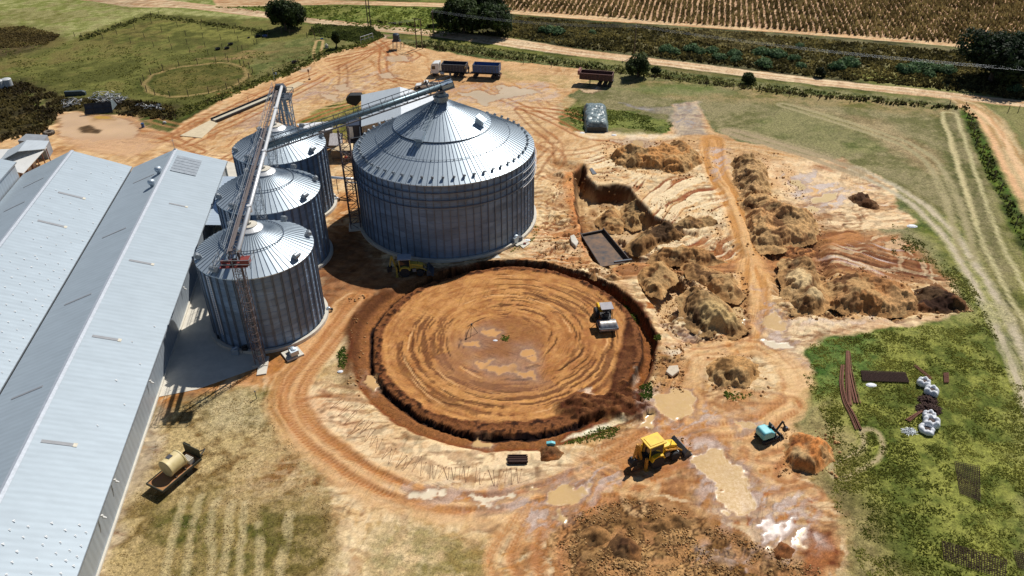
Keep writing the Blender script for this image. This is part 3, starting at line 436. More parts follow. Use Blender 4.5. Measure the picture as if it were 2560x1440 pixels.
def rgba(c): c = np.asarray(c); return np.concatenate([c, np.ones(c.shape[:-1]+(1,))], -1).reshape(-1, 4)
gm = bpy.data.materials.new('ground_soil'); gm.use_nodes = True; n = gm.node_tree.nodes; l = gm.node_tree.links; p = n['Principled BSDF']
def nd(t, **k):
    q = n.new(t)
    for a, b in k.items(): setattr(q, a, b)
    return q
def val(nm): q = nd('ShaderNodeAttribute'); q.attribute_name = nm; return q
def mth(op, a, b=None, cl=False):
    q = nd('ShaderNodeMath', operation=op, use_clamp=cl)
    for i, v in enumerate((a, b)):
        if v is None: continue
        if isinstance(v, (int, float)): q.inputs[i].default_value = v
        else: l.new(v, q.inputs[i])
    return q.outputs[0]
ac, aw, ar_, ag = val('col'), val('wet'), val('rou'), val('gra'); geo = nd('ShaderNodeNewGeometry'); pos = geo.outputs['Position']
def noise(s, d=4, r=.6, vec=pos): q = nd('ShaderNodeTexNoise'); q.inputs['Scale'].default_value = s; q.inputs['Detail'].default_value = d; q.inputs['Roughness'].default_value = r; l.new(vec, q.inputs[0]); return q.outputs[0]
n1 = noise(2.4, 5, .75); n2 = noise(9., 3, .7); n3 = noise(.9, 4, .7); n4 = noise(5.5, 3, .75)
nn = mth('ADD', mth('MULTIPLY', n1, .6), mth('MULTIPLY', n2, .4)); nn = mth('ADD', .5, mth('MULTIPLY', mth('SUBTRACT', nn, .5), 2.1))
def scrape(rot, sc, seed):                    # fine stretched scratches in one direction, in patches
    mp = nd('ShaderNodeMapping'); mp.vector_type = 'TEXTURE'; mp.inputs['Rotation'].default_value = (0, 0, rot); mp.inputs['Scale'].default_value = (2.6, .26, 1); mp.inputs['Location'].default_value = (seed, seed, 0); l.new(pos, mp.inputs[0]); a = noise(sc, 3, .65, mp.outputs[0])
    mp2 = nd('ShaderNodeMapping'); mp2.inputs['Location'].default_value = (seed*7, seed*3, 0); l.new(pos, mp2.inputs[0]); b = noise(.11, 2, .5, mp2.outputs[0])
    k = nd('ShaderNodeMapRange'); k.inputs[1].default_value = .53; k.inputs[2].default_value = .62; l.new(a, k.inputs[0]); q = nd('ShaderNodeMapRange'); q.inputs[1].default_value = .47; q.inputs[2].default_value = .58; l.new(b, q.inputs[0]); return mth('MULTIPLY', k.outputs[0], q.outputs[0])
scr = mth('MAXIMUM', mth('MAXIMUM', scrape(.35, 1., 3.), scrape(-.5, 1.1, 17.)), scrape(1.2, .9, 31.)); scr = mth('MULTIPLY', scr, mth('MULTIPLY', mth('SUBTRACT', 1., ag.outputs['Fac'], True), mth('MINIMUM', mth('MULTIPLY', ar_.outputs['Fac'], 2.), 1.)))
# contrast: stronger in grass (blades and tufts), weak on smooth sand, none on water
amp = mth('ADD', mth('MULTIPLY', ag.outputs['Fac'], 1.9), mth('MULTIPLY', ar_.outputs['Fac'], .62))
fac = mth('ADD', 1., mth('MULTIPLY', mth('SUBTRACT', nn, .5), amp)); fac = mth('ADD', fac, mth('MULTIPLY', mth('SUBTRACT', n4, .5), mth('MINIMUM', mth('ADD', mth('MULTIPLY', ar_.outputs['Fac'], 1.5), ag.outputs['Fac']), 1.7))); fac = mth('MAXIMUM', mth('SUBTRACT', fac, mth('MULTIPLY', scr, .26)), .25)
vm = nd('ShaderNodeVectorMath', operation='SCALE'); l.new(ac.outputs['Color'], vm.inputs[0]); l.new(fac, vm.inputs['Scale'])
hs = nd('ShaderNodeHueSaturation'); l.new(vm.outputs[0], hs.inputs['Color']); l.new(mth('ADD', .492, mth('MULTIPLY', n3, .016)), hs.inputs['Hue']); l.new(mth('ADD', .9, mth('MULTIPLY', n3, .12)), hs.inputs['Saturation']); l.new(hs.outputs[0], p.inputs[0])
vor = nd('ShaderNodeTexVoronoi'); vor.inputs['Scale'].default_value = 2.2; l.new(pos, vor.inputs['Vector'])
bh = mth('MULTIPLY', mth('ADD', mth('MULTIPLY', nn, 1.), mth('MULTIPLY', vor.outputs[0], .25)), mth('ADD', mth('MULTIPLY', ar_.outputs['Fac'], .45), mth('MULTIPLY', ag.outputs['Fac'], .55)))
bh = mth('SUBTRACT', bh, mth('MULTIPLY', scr, .22)); bp = nd('ShaderNodeBump'); bp.inputs['Strength'].default_value = 1.; bp.inputs['Distance'].default_value = .28; l.new(bh, bp.inputs[2]); l.new(bp.outputs[0], p.inputs['Normal'])
ro = mth('SUBTRACT', .95, mth('MULTIPLY', mth('POWER', aw.outputs['Fac'], 2.), mth('ADD', .58, mth('MULTIPLY', nn, .3)))); l.new(ro, p.inputs['Roughness']); l.new(mth('ADD', .1, mth('MULTIPLY', aw.outputs['Fac'], .35)), p.inputs['Specular IOR Level'])
def blur(a, k):
    for ax in (0, 1):
        c = np.cumsum(np.concatenate([np.repeat(a.take([0], ax), k+1, ax), a, np.repeat(a.take([-1], ax), k, ax)], ax), ax); n_ = a.shape[ax]; a = (c.take(range(2*k+1, 2*k+1+n_), ax)-c.take(range(0, n_), ax))/(2*k+1)
    return a
dry = (1-np.clip(WET*1.4-.3, 0, 1))[..., None]; C = C+np.clip(.5*(C-blur(C, 3))+.3*(C-blur(C, 1)), -.45*C, .12)*dry
g_ = RNG.random(X.shape); C *= (1+(g_-.5)*.3*(.45+np.clip(ROU, 0, 1.4)*.5)*dry[..., 0])[..., None]; H += (g_-.5)*.025*np.clip(ROU, 0, 1.6)*(Y < 200)*(1-GR)
C = np.clip(C, 0.006, .85)
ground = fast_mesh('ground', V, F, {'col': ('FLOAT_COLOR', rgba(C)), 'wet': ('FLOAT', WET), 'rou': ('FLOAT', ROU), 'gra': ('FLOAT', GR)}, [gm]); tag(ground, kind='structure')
def hz(x, y):                               # ground height at a place
    j = min(max(np.searchsorted(gy, y)-1, 0), len(gy)-2); i = min(max(np.searchsorted(gx, x)-1, 0), len(gx)-2); return float(H[j:j+2, i:i+2].mean())
# ================================================================== materials for things
galv = mat('galvanised_steel', (.36, .43, .50), .42, .4, .1, 1.2, .15, 6)
galvr = mat('galvanised_roof', (.50, .58, .65), .46, .5, .06, .8)
galvd = mat('galvanised_rib', (.17, .21, .27), .5, .4, .15, 2)  # darker copy of the steel, shade on the stiffeners put into the colour
steeld = mat('dark_steel', (.10, .11, .13), .55, .4, .2, 2)
steelg = mat('grey_steel', (.30, .33, .36), .5, .5, .15, 2)
tubew = mat('bright_steel_tube', (.78, .79, .81), .35, .3, .05, 1)
rust = mat('rusty_steel', (.20, .085, .05), .85, .1, .35, 5)
redm = mat('red_paint', (.22, .035, .03), .55, 0, .2, 3)
conc = mat('concrete', (.60, .56, .48), .9, 0, .1, .8, .2, 10)
concd = mat('old_concrete', (.52, .47, .36), .95, 0, .15, .6, .2, 10)
rubber = mat('rubber', (.022, .022, .024), .8, 0, .2, 4)
glassm = mat('dark_glass', (.02, .025, .03), .08, 0, .1, 2, spec=.8)
white = mat('white_paint', (.78, .78, .76), .35, 0, .05, 2, coat=.3)
yellow = mat('yellow_paint', (.86, .56, .01), .45, 0, .1, 1.6, c2=(.66, .38, .02))
orangey = mat('worn_orange_yellow_paint', (.56, .26, .035), .5, 0, .25, 5)
black = mat('black_parts', (.02, .02, .022), .6, 0, .2, 5)
wood = mat('weathered_wood', (.12, .09, .065), .9, 0, .3, 6)
bluep = mat('blue_paint', (.035, .10, .26), .45, 0, .15, 2)
navy = mat('dark_navy_paint', (.02, .03, .06), .5, 0, .2, 2)
teal = mat('teal_paint', (.16, .52, .58), .4, 0, .08, 2)
skin = mat('skin', (.16, .08, .05), .6, 0, .1, 8)
def corr(name, c, period, axis='Y', rough=.45, metal=.25, depth=.02, tint=.1, dark=.06, spec=.5):     # profiled sheet: ribs as bump plus streaky weathering
    m = mat(name, c, rough, metal, tint, .35, stretch=(1, 3, 1) if axis == 'Y' else (3, 1, 1)); n = m.node_tree.nodes; l = m.node_tree.links; p = n['Principled BSDF']
    tc = n.new('ShaderNodeTexCoord'); w = n.new('ShaderNodeTexWave'); w.bands_direction = axis; w.wave_profile = 'SIN'; w.inputs['Scale'].default_value = math.pi/5/period*.5*2/2*1.0; w.inputs['Distortion'].default_value = 0
    w.inputs['Scale'].default_value = 2*math.pi/20/period; l.new(tc.outputs['Object'], w.inputs[0])
    b = n.new('ShaderNodeBump'); b.inputs['Strength'].default_value = .8; b.inputs['Distance'].default_value = depth; l.new(w.outputs[1], b.inputs[2]); l.new(b.outputs[0], p.inputs['Normal'])
    src = p.inputs[0].links[0].from_socket; vm = n.new('ShaderNodeVectorMath'); vm.operation = 'SCALE'; mr = n.new('ShaderNodeMapRange'); mr.inputs[3].default_value = 1-dark; mr.inputs[4].default_value = 1+dark; l.new(w.outputs[1], mr.inputs[0]); l.new(src, vm.inputs[0]); l.new(mr.outputs[0], vm.inputs['Scale']); l.new(vm.outputs[0], p.inputs[0])
    return m
shroof = corr('shed_roof_sheet', (.36, .425, .48), .75, 'Y', .5, .15, .03, .06, .035)
shwall = corr('shed_wall_sheet', (.36, .41, .46), .9, 'Y', .5, .3, .03, .08, .06)
whroof = corr('white_roof_sheet', (.52, .57, .61), .6, 'X', .4, .2, .03, .05, .02)
blroof = corr('bright_roof_sheet', (.60, .70, .80), .8, 'Y', .35, .5, .05, .05, .05)
# ================================================================== grain silos
def silo(cx, cy, R, Hh, apex, nw, nr, label, name, big=False, vents=4, slab=.45):
    t = empty(name, (cx, cy, 0), label, 'grain silo', group='steel grain silos')
    a = MB(); a.lathe([(R+.1, -1.2), (R+.55, -1.2), (R+.55, slab), (R+.1, slab)], n=72, capt=False); a.lathe([(R+.1, slab), (R+.1, -.5)], n=72, capt=False); a.build('foundation', conc, t)
    w = MB(); rows = 12; prof = []; n = nw
    for k in range(rows): z = slab-.02+(Hh-slab)*k/rows; prof += [(R+.0, z), (R+.0, z+(Hh-slab)/rows-.03), (R+.03, z+(Hh-slab)/rows-.03)]
    w.lathe(prof+[(R, Hh)], n=max(n*2, 72), capt=False); w.build('wall', SILOW, t)
    s = MB()
    for i in range(nw):
        q = 2*math.pi*(i+.3)/nw; c_, s_ = math.cos(q), math.sin(q)
        for dq in ((-.07, .07) if not big else (0,)):
            s.box(((R+.075)*c_-dq*1.3*s_, (R+.075)*s_+dq*1.3*c_, (Hh+slab)/2), (.14, .075 if not big else .1, Hh-slab-.05), rz=q)
    s.build('wall_stiffeners', galvd, t)
    if big:
        for hh in (Hh-1.3, Hh-2.45, Hh-3.6):
            g = MB(); g.lathe([(R+.15, hh), (R+.28, hh), (R+.28, hh+.13), (R+.15, hh+.13)], n=96, capt=False); g.lathe([(R+.15, hh+.13), (R+.15, hh)], n=96, capt=False); g.build('wind_ring', galvd, t)
    Re = R+.14; rc = R*.115 if not big else R*.075; zc = apex-(1.0 if not big else 1.2)*rc/(R*.1)*.3; slope = (zc-Hh)/(Re-rc)
    def rz_(r): return Hh+(Re-r)*slope
    mid = .54*R
    rf = MB(); nn_ = nr*2
    if not big: rf.lathe([(Re, Hh-.12), (Re, Hh), (mid, rz_(mid)), (rc, zc)], n=nr, capt=False)
    else: rf.lathe([(Re, Hh-.12), (Re, Hh), (mid, rz_(mid))], n=nr, capt=False); rf.lathe([(mid+.05, rz_(mid)+.09), (mid, rz_(mid)+.11), (rc, zc+.1)], n=nr, capt=False)
    def rib(q, r1, r2, dz=0., wd=.05, ht=.08):
        c_, s_ = math.cos(q), math.sin(q); h = ht; vs = []
        for r in (r1, r2):
            z = rz_(r)+dz
            for o, zz in ((-wd, z-.02), (wd, z-.02), (wd*.55, z+h), (-wd*.55, z+h)): vs.append((r*c_-o*s_, r*s_+o*c_, zz))
        rf.add(vs, [(0, 1, 5, 4), (1, 2, 6, 5), (2, 3, 7, 6), (3, 0, 4, 7), (0, 3, 2, 1), (4, 5, 6, 7)], 1)
    for i in range(nr):
        q = 2*math.pi*i/nr
        if not big: rib(q, Re, rc)
        else:
            rib(q, Re, mid)
            if i % 2 == 0: rib(q, mid, rc, .1)
    ro = rf.build('roof', [galvr, ribm], t)
    for rr in ((mid,) if not big else (mid, .74*R)):
        g = MB(); n2 = 60; z = rz_(rr)+(.22 if not big else .16)
        for i in range(n2):
            q0, q1 = 2*math.pi*i/n2, 2*math.pi*(i+1)/n2; g.tube((rr*math.cos(q0), rr*math.sin(q0), z), (rr*math.cos(q1), rr*math.sin(q1), z), .055 if rr == mid else .03, n=4)
            if i % 1 == 0: g.tube((rr*math.cos(q0), rr*math.sin(q0), z-.2), (rr*math.cos(q0), rr*math.sin(q0), z+.05), .05, n=4)
        g.build('roof_ring', galvd, t)
    cp = MB(); cp.lathe([(rc*1.9, rz_(rc*1.9)+.12), (rc*1.85, rz_(rc*1.9)+.22), (rc*1.15, zc+.22), (rc*1.1, zc+.3)] if not big else [(rc*1.05, zc+.1), (rc*1.0, zc+.7), (rc*1.15, zc+.72), (rc*1.15, zc+.95), (rc*.8, zc+1.0), (rc*.7, zc+1.35), (.3, zc+1.5)], n=32)
    co = cp.build('roof_cap', tubew if not big else steelg, t)
    if not big: l_ = MB(); l_.lathe([(rc*1.12, zc+.28), (rc*1.12, zc+.36), (rc*.3, zc+.44), (rc*.3, zc+.7)], n=24); l_.build('lid', conc, co)
    def hatch(q, r, sz, nm='roof_vent', m=None):
        v = MB(); c_, s_ = math.cos(q), math.sin(q); z = rz_(r); tilt = math.atan(slope)
        v.box((0, 0, .12*sz), (.55*sz, .5*sz, .45*sz)); v.lathe([(.3*sz, -.36*sz), (.34*sz, 0), (.3*sz, .36*sz)], (0.12*sz, 0, .38*sz), n=10, axis='Y')
        o = v.build(nm, m or steelg, t, smooth=False); o.location = (r*c_, r*s_, z+.12); o.rotation_euler = (0, tilt, q); return o
    if big:
        base = None
        for i in range(54):
            q = 2*math.pi*(i//3)/18 + (0, .115, .23)[i % 3]
            if base is None: base = hatch(q, R*.93, .52)
            else:
                o = base.copy(); SC.collection.objects.link(o); o.parent = t; r = R*.93; o.location = (r*math.cos(q), r*math.sin(q), rz_(r)+.12); o.rotation_euler = (0, math.atan(slope), q)
        for q, r in ((math.radians(-113), R*.52), (math.radians(-22), R*.44)):
            b = MB(); b.box((0, 0, .45), (1.1, 1.2, .9)); b.box((.1, 0, .95), (1.5, 1.4, .1), ry=.25); o = b.build('roof_hatch', galvr, t); o.location = (r*math.cos(q), r*math.sin(q), rz_(r)+.1); o.rotation_euler = (0, math.atan(slope)*.6, q)
        ld = MB(); q = math.radians(-113); e = Vector((math.cos(q), math.sin(q), 0)); f = Vector((-e.y, e.x, 0))
        for k in range(32):
            r = rc+.6+(R*.56-rc)*k/31.; p_ = e*r; z = rz_(r)+.3; ld.box((p_.x-e.x*0, p_.y, z), (.12, .8, .06), rz=q)
        for sgn in (-.42, .42):
            p0, p1 = e*(rc+.5)+f*sgn, e*(R*.58)+f*sgn; ld.tube((p0.x, p0.y, rz_(rc+.5)+.3), (p1.x, p1.y, rz_(R*.58)+.3), .035, n=4)
            ld.tube((p0.x, p0.y, rz_(rc+.5)+1.1), (p1.x, p1.y, rz_(R*.58)+1.1), .025, n=4)
        ld.build('roof_ladder', galvr, t)
        for s0, s1 in ((math.radians(-32), math.radians(8)),):
            for hh in (Hh-1.0, Hh-2.15, Hh-3.3):
                g = MB(); N = 14
                for i in range(N): q0, q1 = s0+(s1-s0)*i/N, s0+(s1-s0)*(i+1)/N; g.tube(((R+.42)*math.cos(q0), (R+.42)*math.sin(q0), hh-.3+.0*i), ((R+.42)*math.cos(q1), (R+.42)*math.sin(q1), hh-.3), .05, n=4)
                g.build('light_wall_rail', tubew, t)
    else:
        for q in (-28, -118, 20, 70, 130, 205): hatch(math.radians(q), R*.92, 1.15 if q in (-28, -118) else 1.)
        ld = MB(); q = math.radians(-123)
        for rr, z0, z1 in ((R+.35, 2.2, Hh-.2),):
            for s_ in (-.03, .03): ld.tube((rr*math.cos(q+s_), rr*math.sin(q+s_), z0), (rr*math.cos(q+s_), rr*math.sin(q+s_), z1), .035, n=4)
            for k in range(28): z = z0+(z1-z0)*k/27; ld.tube((rr*math.cos(q-.03), rr*math.sin(q-.03), z), (rr*math.cos(q+.03), rr*math.sin(q+.03), z), .02, n=4)
        p0 = (Re*math.cos(q), Re*math.sin(q), Hh+.2); p1 = (mid*math.cos(q), mid*math.sin(q), rz_(mid)+.35); ld.tube(p0, p1, .09, n=5); ld.build('ladder', tubew, t)
    return t
ribm = mat('roof_rib_steel', (.24, .29, .35), .45, .4, .1, 2)  # rib shadow lines put into the colour, softer than on the wall stiffeners
def silo_wall_mat():
    m = mat('silo_wall_sheets', (.18, .27, .40), .5, .1, .18, .5, stretch=(.5, .5, 1.6)); n = m.node_tree.nodes; l = m.node_tree.links; p = n['Principled BSDF']
    tc = n.new('ShaderNodeTexCoord'); w = n.new('ShaderNodeTexWave'); w.bands_direction = 'Z'; w.inputs['Scale'].default_value = 2*math.pi/20/.11; l.new(tc.outputs['Object'], w.inputs[0])
    b = n.new('ShaderNodeBump'); b.inputs['Strength'].default_value = .5; b.inputs['Distance'].default_value = .012; l.new(w.outputs[1], b.inputs[2]); l.new(b.outputs[0], p.inputs['Normal'])
    v = n.new('ShaderNodeTexVoronoi'); v.inputs['Scale'].default_value = 1.; mp = n.new('ShaderNodeMapping'); mp.inputs['Scale'].default_value = (.35, .35, 1.05); l.new(tc.outputs['Object'], mp.inputs[0]); l.new(mp.outputs[0], v.inputs[0])
    src = p.inputs[0].links[0].from_socket; sx = n.new('ShaderNodeSeparateColor'); l.new(v.outputs['Color'], sx.inputs[0]); mr = n.new('ShaderNodeMapRange'); mr.inputs[3].default_value = .8; mr.inputs[4].default_value = 1.2; l.new(sx.outputs[0], mr.inputs[0])
    vm = n.new('ShaderNodeVectorMath'); vm.operation = 'SCALE'; l.new(src, vm.inputs[0]); l.new(mr.outputs[0], vm.inputs['Scale']); l.new(vm.outputs[0], p.inputs[0]); return m
SILOW = silo_wall_mat()
SA, SB, SCc, SD = (-32.18, 86.63), (-34.45, 102.7), (-36.57, 118.49), (-10.1, 114.3)
silo(*SA, 7.12, 10.87, 14.3, 40, 60, 'nearest of the three smaller steel grain silos, lattice mast in front of it', 'grain_silo')
silo(*SB, 7.12, 10.87, 14.3, 40, 60, 'middle one of the three smaller steel grain silos in the row', 'grain_silo')
silo(*SCc, 7.12, 10.87, 14.3, 40, 60, 'farthest of the three smaller steel grain silos, under the start of the long conveyor', 'grain_silo')
silo(*SD, 13.7, 12.3, 19.6, 76, 112, 'very large round steel silo with a tall conical roof beside the cleared circle', 'grain_silo', big=True)
# ================================================================== long sheds
TH = math.atan(.136)
def frame_loc(o): o.location = (0, 0, 0); o.rotation_euler = (0, 0, TH)
def slab4(mb, P, th=.08, mi=0):
    P = [Vector(p) for p in P]; nrm = (P[1]-P[0]).cross(P[2]-P[0]).normalized(); nrm = nrm if nrm.z > 0 else -nrm; Q = [p-nrm*th for p in P]
    mb.add([*P, *Q], [(0, 1, 2, 3), (7, 6, 5, 4), (0, 4, 5, 1), (1, 5, 6, 2), (2, 6, 7, 3), (3, 7, 4, 0)], mi)
Y0 = 22.
def shed(label, xl, xr, xw0, xw1, zr, xrdg, ze, y1, wallparts, lights, name='long_shed'):
    t = empty(name, (0, 0, 0), label, 'shed', rz=TH, group='long grey gabled sheds'); root = t
    for (a, b) in (((xrdg, zr), (xr, ze)), ((xl, ze), (xrdg, zr))):
        m = MB(); slab4(m, [(a[0], Y0, a[1]), (b[0], Y0, b[1]), (b[0], y1, b[1]), (a[0], y1, a[1])], .1); r = m.build('roof_slope', shroof, t)
    m = MB(); m.add([(xrdg-.35, Y0, zr-.02), (xrdg, Y0, zr+.1), (xrdg+.35, Y0, zr-.02), (xrdg-.35, y1+.05, zr-.02), (xrdg, y1+.05, zr+.1), (xrdg+.35, y1+.05, zr-.02)], [(0, 1, 4, 3), (1, 2, 5, 4), (0, 3, 5, 2)]); m.build('ridge_cap', mat('ridge_cap_white', (.48, .52, .58), .5, .2), t)
    for (x, z0, z1) in wallparts:
        m = MB(); m.box((x, (Y0+y1-.4)/2, (z0+z1)/2), (.12, y1-.4-Y0, z1-z0)); m.build('side_wall', shwall, t)
        m = MB(); m.box((x+.12, (Y0+y1-.4)/2, .12), (.3, y1-.4-Y0, .24)); m.build('wall_footing', conc, t)
    m = MB(); m.add([(xl+.3, y1-.35, 0), (xr-.3, y1-.35, 0), (xr-.3, y1-.35, ze-.2), (xrdg, y1-.35, zr-.2), (xl+.3, y1-.35, ze-.2)], [(0, 1, 2, 3, 4)]); m.build('gable_wall', shwall, t)
    m = MB(); m.box((xr-.02, (Y0+y1)/2, ze-.12), (.16, y1-Y0, .14)); m.build('gutter', steelg, t)
    for (x0, y, w_, l_) in lights:                                       # roof lights lie on the slope
        s = (ze-zr)/((xr-xrdg) if x0 > xrdg else (xl-xrdg)); m = MB(); f = lambda x: zr+(x-xrdg)*s+.045
        slab4(m, [(x0, y, f(x0)), (x0+w_, y, f(x0+w_)), (x0+w_, y+l_, f(x0+w_)), (x0, y+l_, f(x0))], .03); m.build('roof_light', rl, t)
        m = MB(); slab4(m, [(x0+w_, y-.05, f(x0+w_)+.01), (x0+w_+.35, y-.05, f(x0+w_+.35)+.01), (x0+w_+.35, y+l_+.05, f(x0+w_+.35)+.01), (x0+w_, y+l_+.05, f(x0+w_)+.01)], .03)
        if x0 > xrdg: m.build('roof_light_patch', mat('pale_patch', (.62, .58, .48), .7), t)
    return t
rl = mat('fogged_roof_light', (.27, .28, .30), .5, 0, .12, 1.5, stretch=(1, 4, 1))
def SL(px, py, z): g = G(px, py, z); c_, s_ = math.cos(TH), math.sin(TH); return g[0]*c_+g[1]*s_, -g[0]*s_+g[1]*c_
L1 = [(-37.6, SL(355, 655, 6.5)[1], 2.6, .42), (-37.6, SL(265, 847, 6.4)[1], 2.6, .42), (-37.6, SL(148, 1108, 6.5)[1], 2.7, .42)]
L1 = [(-38+0*y, y, w_, l_) for x, y, w_, l_ in L1] 
L1b = [(-44.5, SL(372, 452, 5.5)[1], 3.6, .3), (-44.5, SL(300, 588, 5.5)[1], 3.6, .3), (-44.5, SL(208, 755, 5.5)[1], 3.6, .3), (-44.5, SL(75, 990, 5.5)[1], 3.6, .3)]
s1 = shed('longest grey shed, nearest the silos, two round turbines and a panel on its roof', -46.6, -31.1, 0, 0, 7.2, -39.05, 4.4, 132.6, [(-31.72, -.3, 4.15)], L1+L1b+[(-36.5, SL(425, 514, 6)[1], 2.2, .35)])
s2 = shed('wide grey shed in the middle, rows of small pale studs on its roof', -64.4, -46.9, 0, 0, 8.0, -55.6, 4.4, 133., [], [(-53.6, SL(155, 484, 7)[1], 3.2, .45), (-53.6, SL(104, 555, 7)[1], 3.2, .45), (-61., SL(90, 465, 6)[1], 3.5, .3), (-61, SL(40, 525, 6)[1], 3.4, .3)])
s3 = shed('grey shed at the left edge, taller side wall facing the middle shed', -80., -64.5, 0, 0, 9.6, -72.5, 6.9, 132.4, [(-64.75, 2., 6.7)], [])
# pale studs (fixings) on the roofs: one part of each shed, too many and too small to count
def studs(t, xs, y0, y1, step, xr, zr, slope, mask):
    m = MB(); k = 0; y = y0
    while y < y1:
        for i, x in enumerate(xs):
            yy = y+(i % 2)*step*.5+random.uniform(-.2, .2)
            if mask(x, yy): z = zr+(x-xr)*slope; sz = random.uniform(.09, .14); m.box((x, yy, z+.06), (sz*1.5, sz*1.1, .03), rz=.5); m.box((x+.12, yy-.12, z+.06), (sz*1.1, sz*.6, .03))
        y += step
    o = m.build('roof_fixings', mat('white_fixing', (.85, .86, .86), .4), t); tag(o, kind='stuff')
studs(s2, [-54.6, -53.4, -52.2, -51, -49.8, -48.6, -47.6], 60, 100, 2.2, -55.6, 8., (4.4-8)/(55.6-46.9), lambda x, y: random.random() < .92)
studs(s2, [-54, -52.7, -51.4, -50, -48.6, -47.5], 101, 131, 2.6, -55.6, 8., (4.4-8)/(55.6-46.9), lambda x, y: random.random() < .55)
studs(s1, [-38.4, -37.2, -36, -34.4, -33.2, -32.3, -31.6], 40, 53.5, 1.25, -39.05, 7.2, (4.4-7.2)/(39.05-31.1), lambda x, y: True)
studs(s1, [-34, -32.4], 66, 82, 7, -39.05, 7.2, (4.4-7.2)/(39.05-31.1), lambda x, y: True)
m = MB()
for i in range(6):
    f = lambda x: 7.2+(x+39.05)*(-2.8/7.95)+.12
    y_ = SL(448, 410, 7)[1]-2.3+i*1.0
    slab4(m, [(-38.3, y_, f(-38.3)), (-34.9+.3, y_, f(-34.6)), (-34.6, y_+.9, f(-34.6)), (-38.3, y_+.9, f(-38.3))], .06)
m.build('solar_panel', mat('panel_grey', (.36, .40, .44), .35, .2, .15, 2), s1)
for px, py in ((403, 430), (404, 461)):
    x, y = SL(px, py, 7.1); x = -39.9; z = 7.2-.85*.37
    v = MB(); v.lathe([(.32, -.4), (.32, .35), (.5, .4), (.58, .65), (.5, .95), (.2, 1.1)], n=20); o = v.build('roof_turbine', galvr, s1, smooth=True); o.location = (x, y, z+.1)
v = MB(); v.tube((0, 0, 0), (0, 0, 2.2), .03, n=5); v.tube((-.25, 0, 1.7), (.25, 0, 1.7), .02, n=4); v.box((0, 0, .1), (.3, .3, .2)); o = v.build('aerial', steelg, s1); o.location = (-39.05, 132.3, 7.2)
for px, py in ((456, 720), (251, 1291), (391, 952), (325, 1197)):
    x, y = SL(px, py, 3.4); v = MB(); v.box((-31.45, y, 3.5), (.5, .18, .12)); v.tube((-31.3, y, 3.3), (-31.0, y, 3.1), .13, .08, n=8); v.build('wall_lamp', white, s1)
# blue-white lean-to roof between shed and silos
t = empty('lean_to_roof', (0, 0, 0), 'bright corrugated canopy roof squeezed between the long shed and the middle silo', 'canopy', rz=TH)
m = MB(); slab4(m, [(-31.2, 110.6, 4.0), (-26.6, 110.6, 3.5), (-26.6, 127.4, 3.5), (-31.2, 127.4, 4.0)], .08); m.build('roof', blroof, t)
for y in (111, 119, 127): m = MB(); m.tube((-26.9, y, 0), (-26.9, y, 3.45), .08, n=8); m.build('post', steeld, t)
m = MB(); m.add([(-27.2, 108.5, 0), (-27.2, 110, 0), (-27.2, 110, 3), (-27.2, 108.5, 3)], [(0, 1, 2, 3)])
# concrete apron
m = MB(); m.prism([tuple(p) for p in GP([(390, 994), (492, 974), (640, 921), (668, 905), (640, 800), (620, 600), (660, 450), (620, 420), (560, 400), (470, 700)], 0)], -.4, .05); o = m.build('apron', conc); tag(o, kind='structure')
m = MB(); m.prism([tuple(p) for p in GP([(642, 940), (666, 936), (672, 905), (648, 908)], 0)], -.3, .16); o = m.build('footing_slab', conc); tag(o, 'pale square concrete footing slab at the foot of the near mast', 'slab')
# ================================================================== lattice masts, gantry, elevator, long conveyor
def lattice(t, name, x, y, z0, z1, w, m_, step=1.5, rz=TH, diag=.035, leg=.06):
    q = MB(); h = w/2; c_, s_ = math.cos(rz), math.sin(rz); R_ = lambda a, b: (x+a*c_-b*s_, y+a*s_+b*c_)
    K = [(-h, -h), (h, -h), (h, h), (-h, h)]
    for a, b in K: p = R_(a, b); q.tube((*p, z0), (*p, z1), leg, n=4)
    n = max(1, int((z1-z0)/step)); dz = (z1-z0)/n
    for k in range(n):
        for i in range(4):
            p0, p1 = R_(*K[i]), R_(*K[(i+1) % 4]); z = z0+k*dz
            q.tube((*p0, z+dz), (*p1, z+dz), diag, n=4); q.tube((*(p0 if k % 2 else p1), z), (*(p1 if k % 2 else p0), z+dz), diag, n=4)
    return q.build(name, m_, t)
masts = [((-31.05, 77.3), 16.0, 'lattice mast standing in front of the nearest small silo, red platform at its top', 'rusty', 1.15), ((-33.35, 94.7), 16.4, 'lattice mast between the nearest and middle small silos', 'grey', 1.1), ((-35.5, 110.6), 16.4, 'lattice mast between the middle and farthest small silos, by the foot of the long conveyor', 'grey', 1.1)]
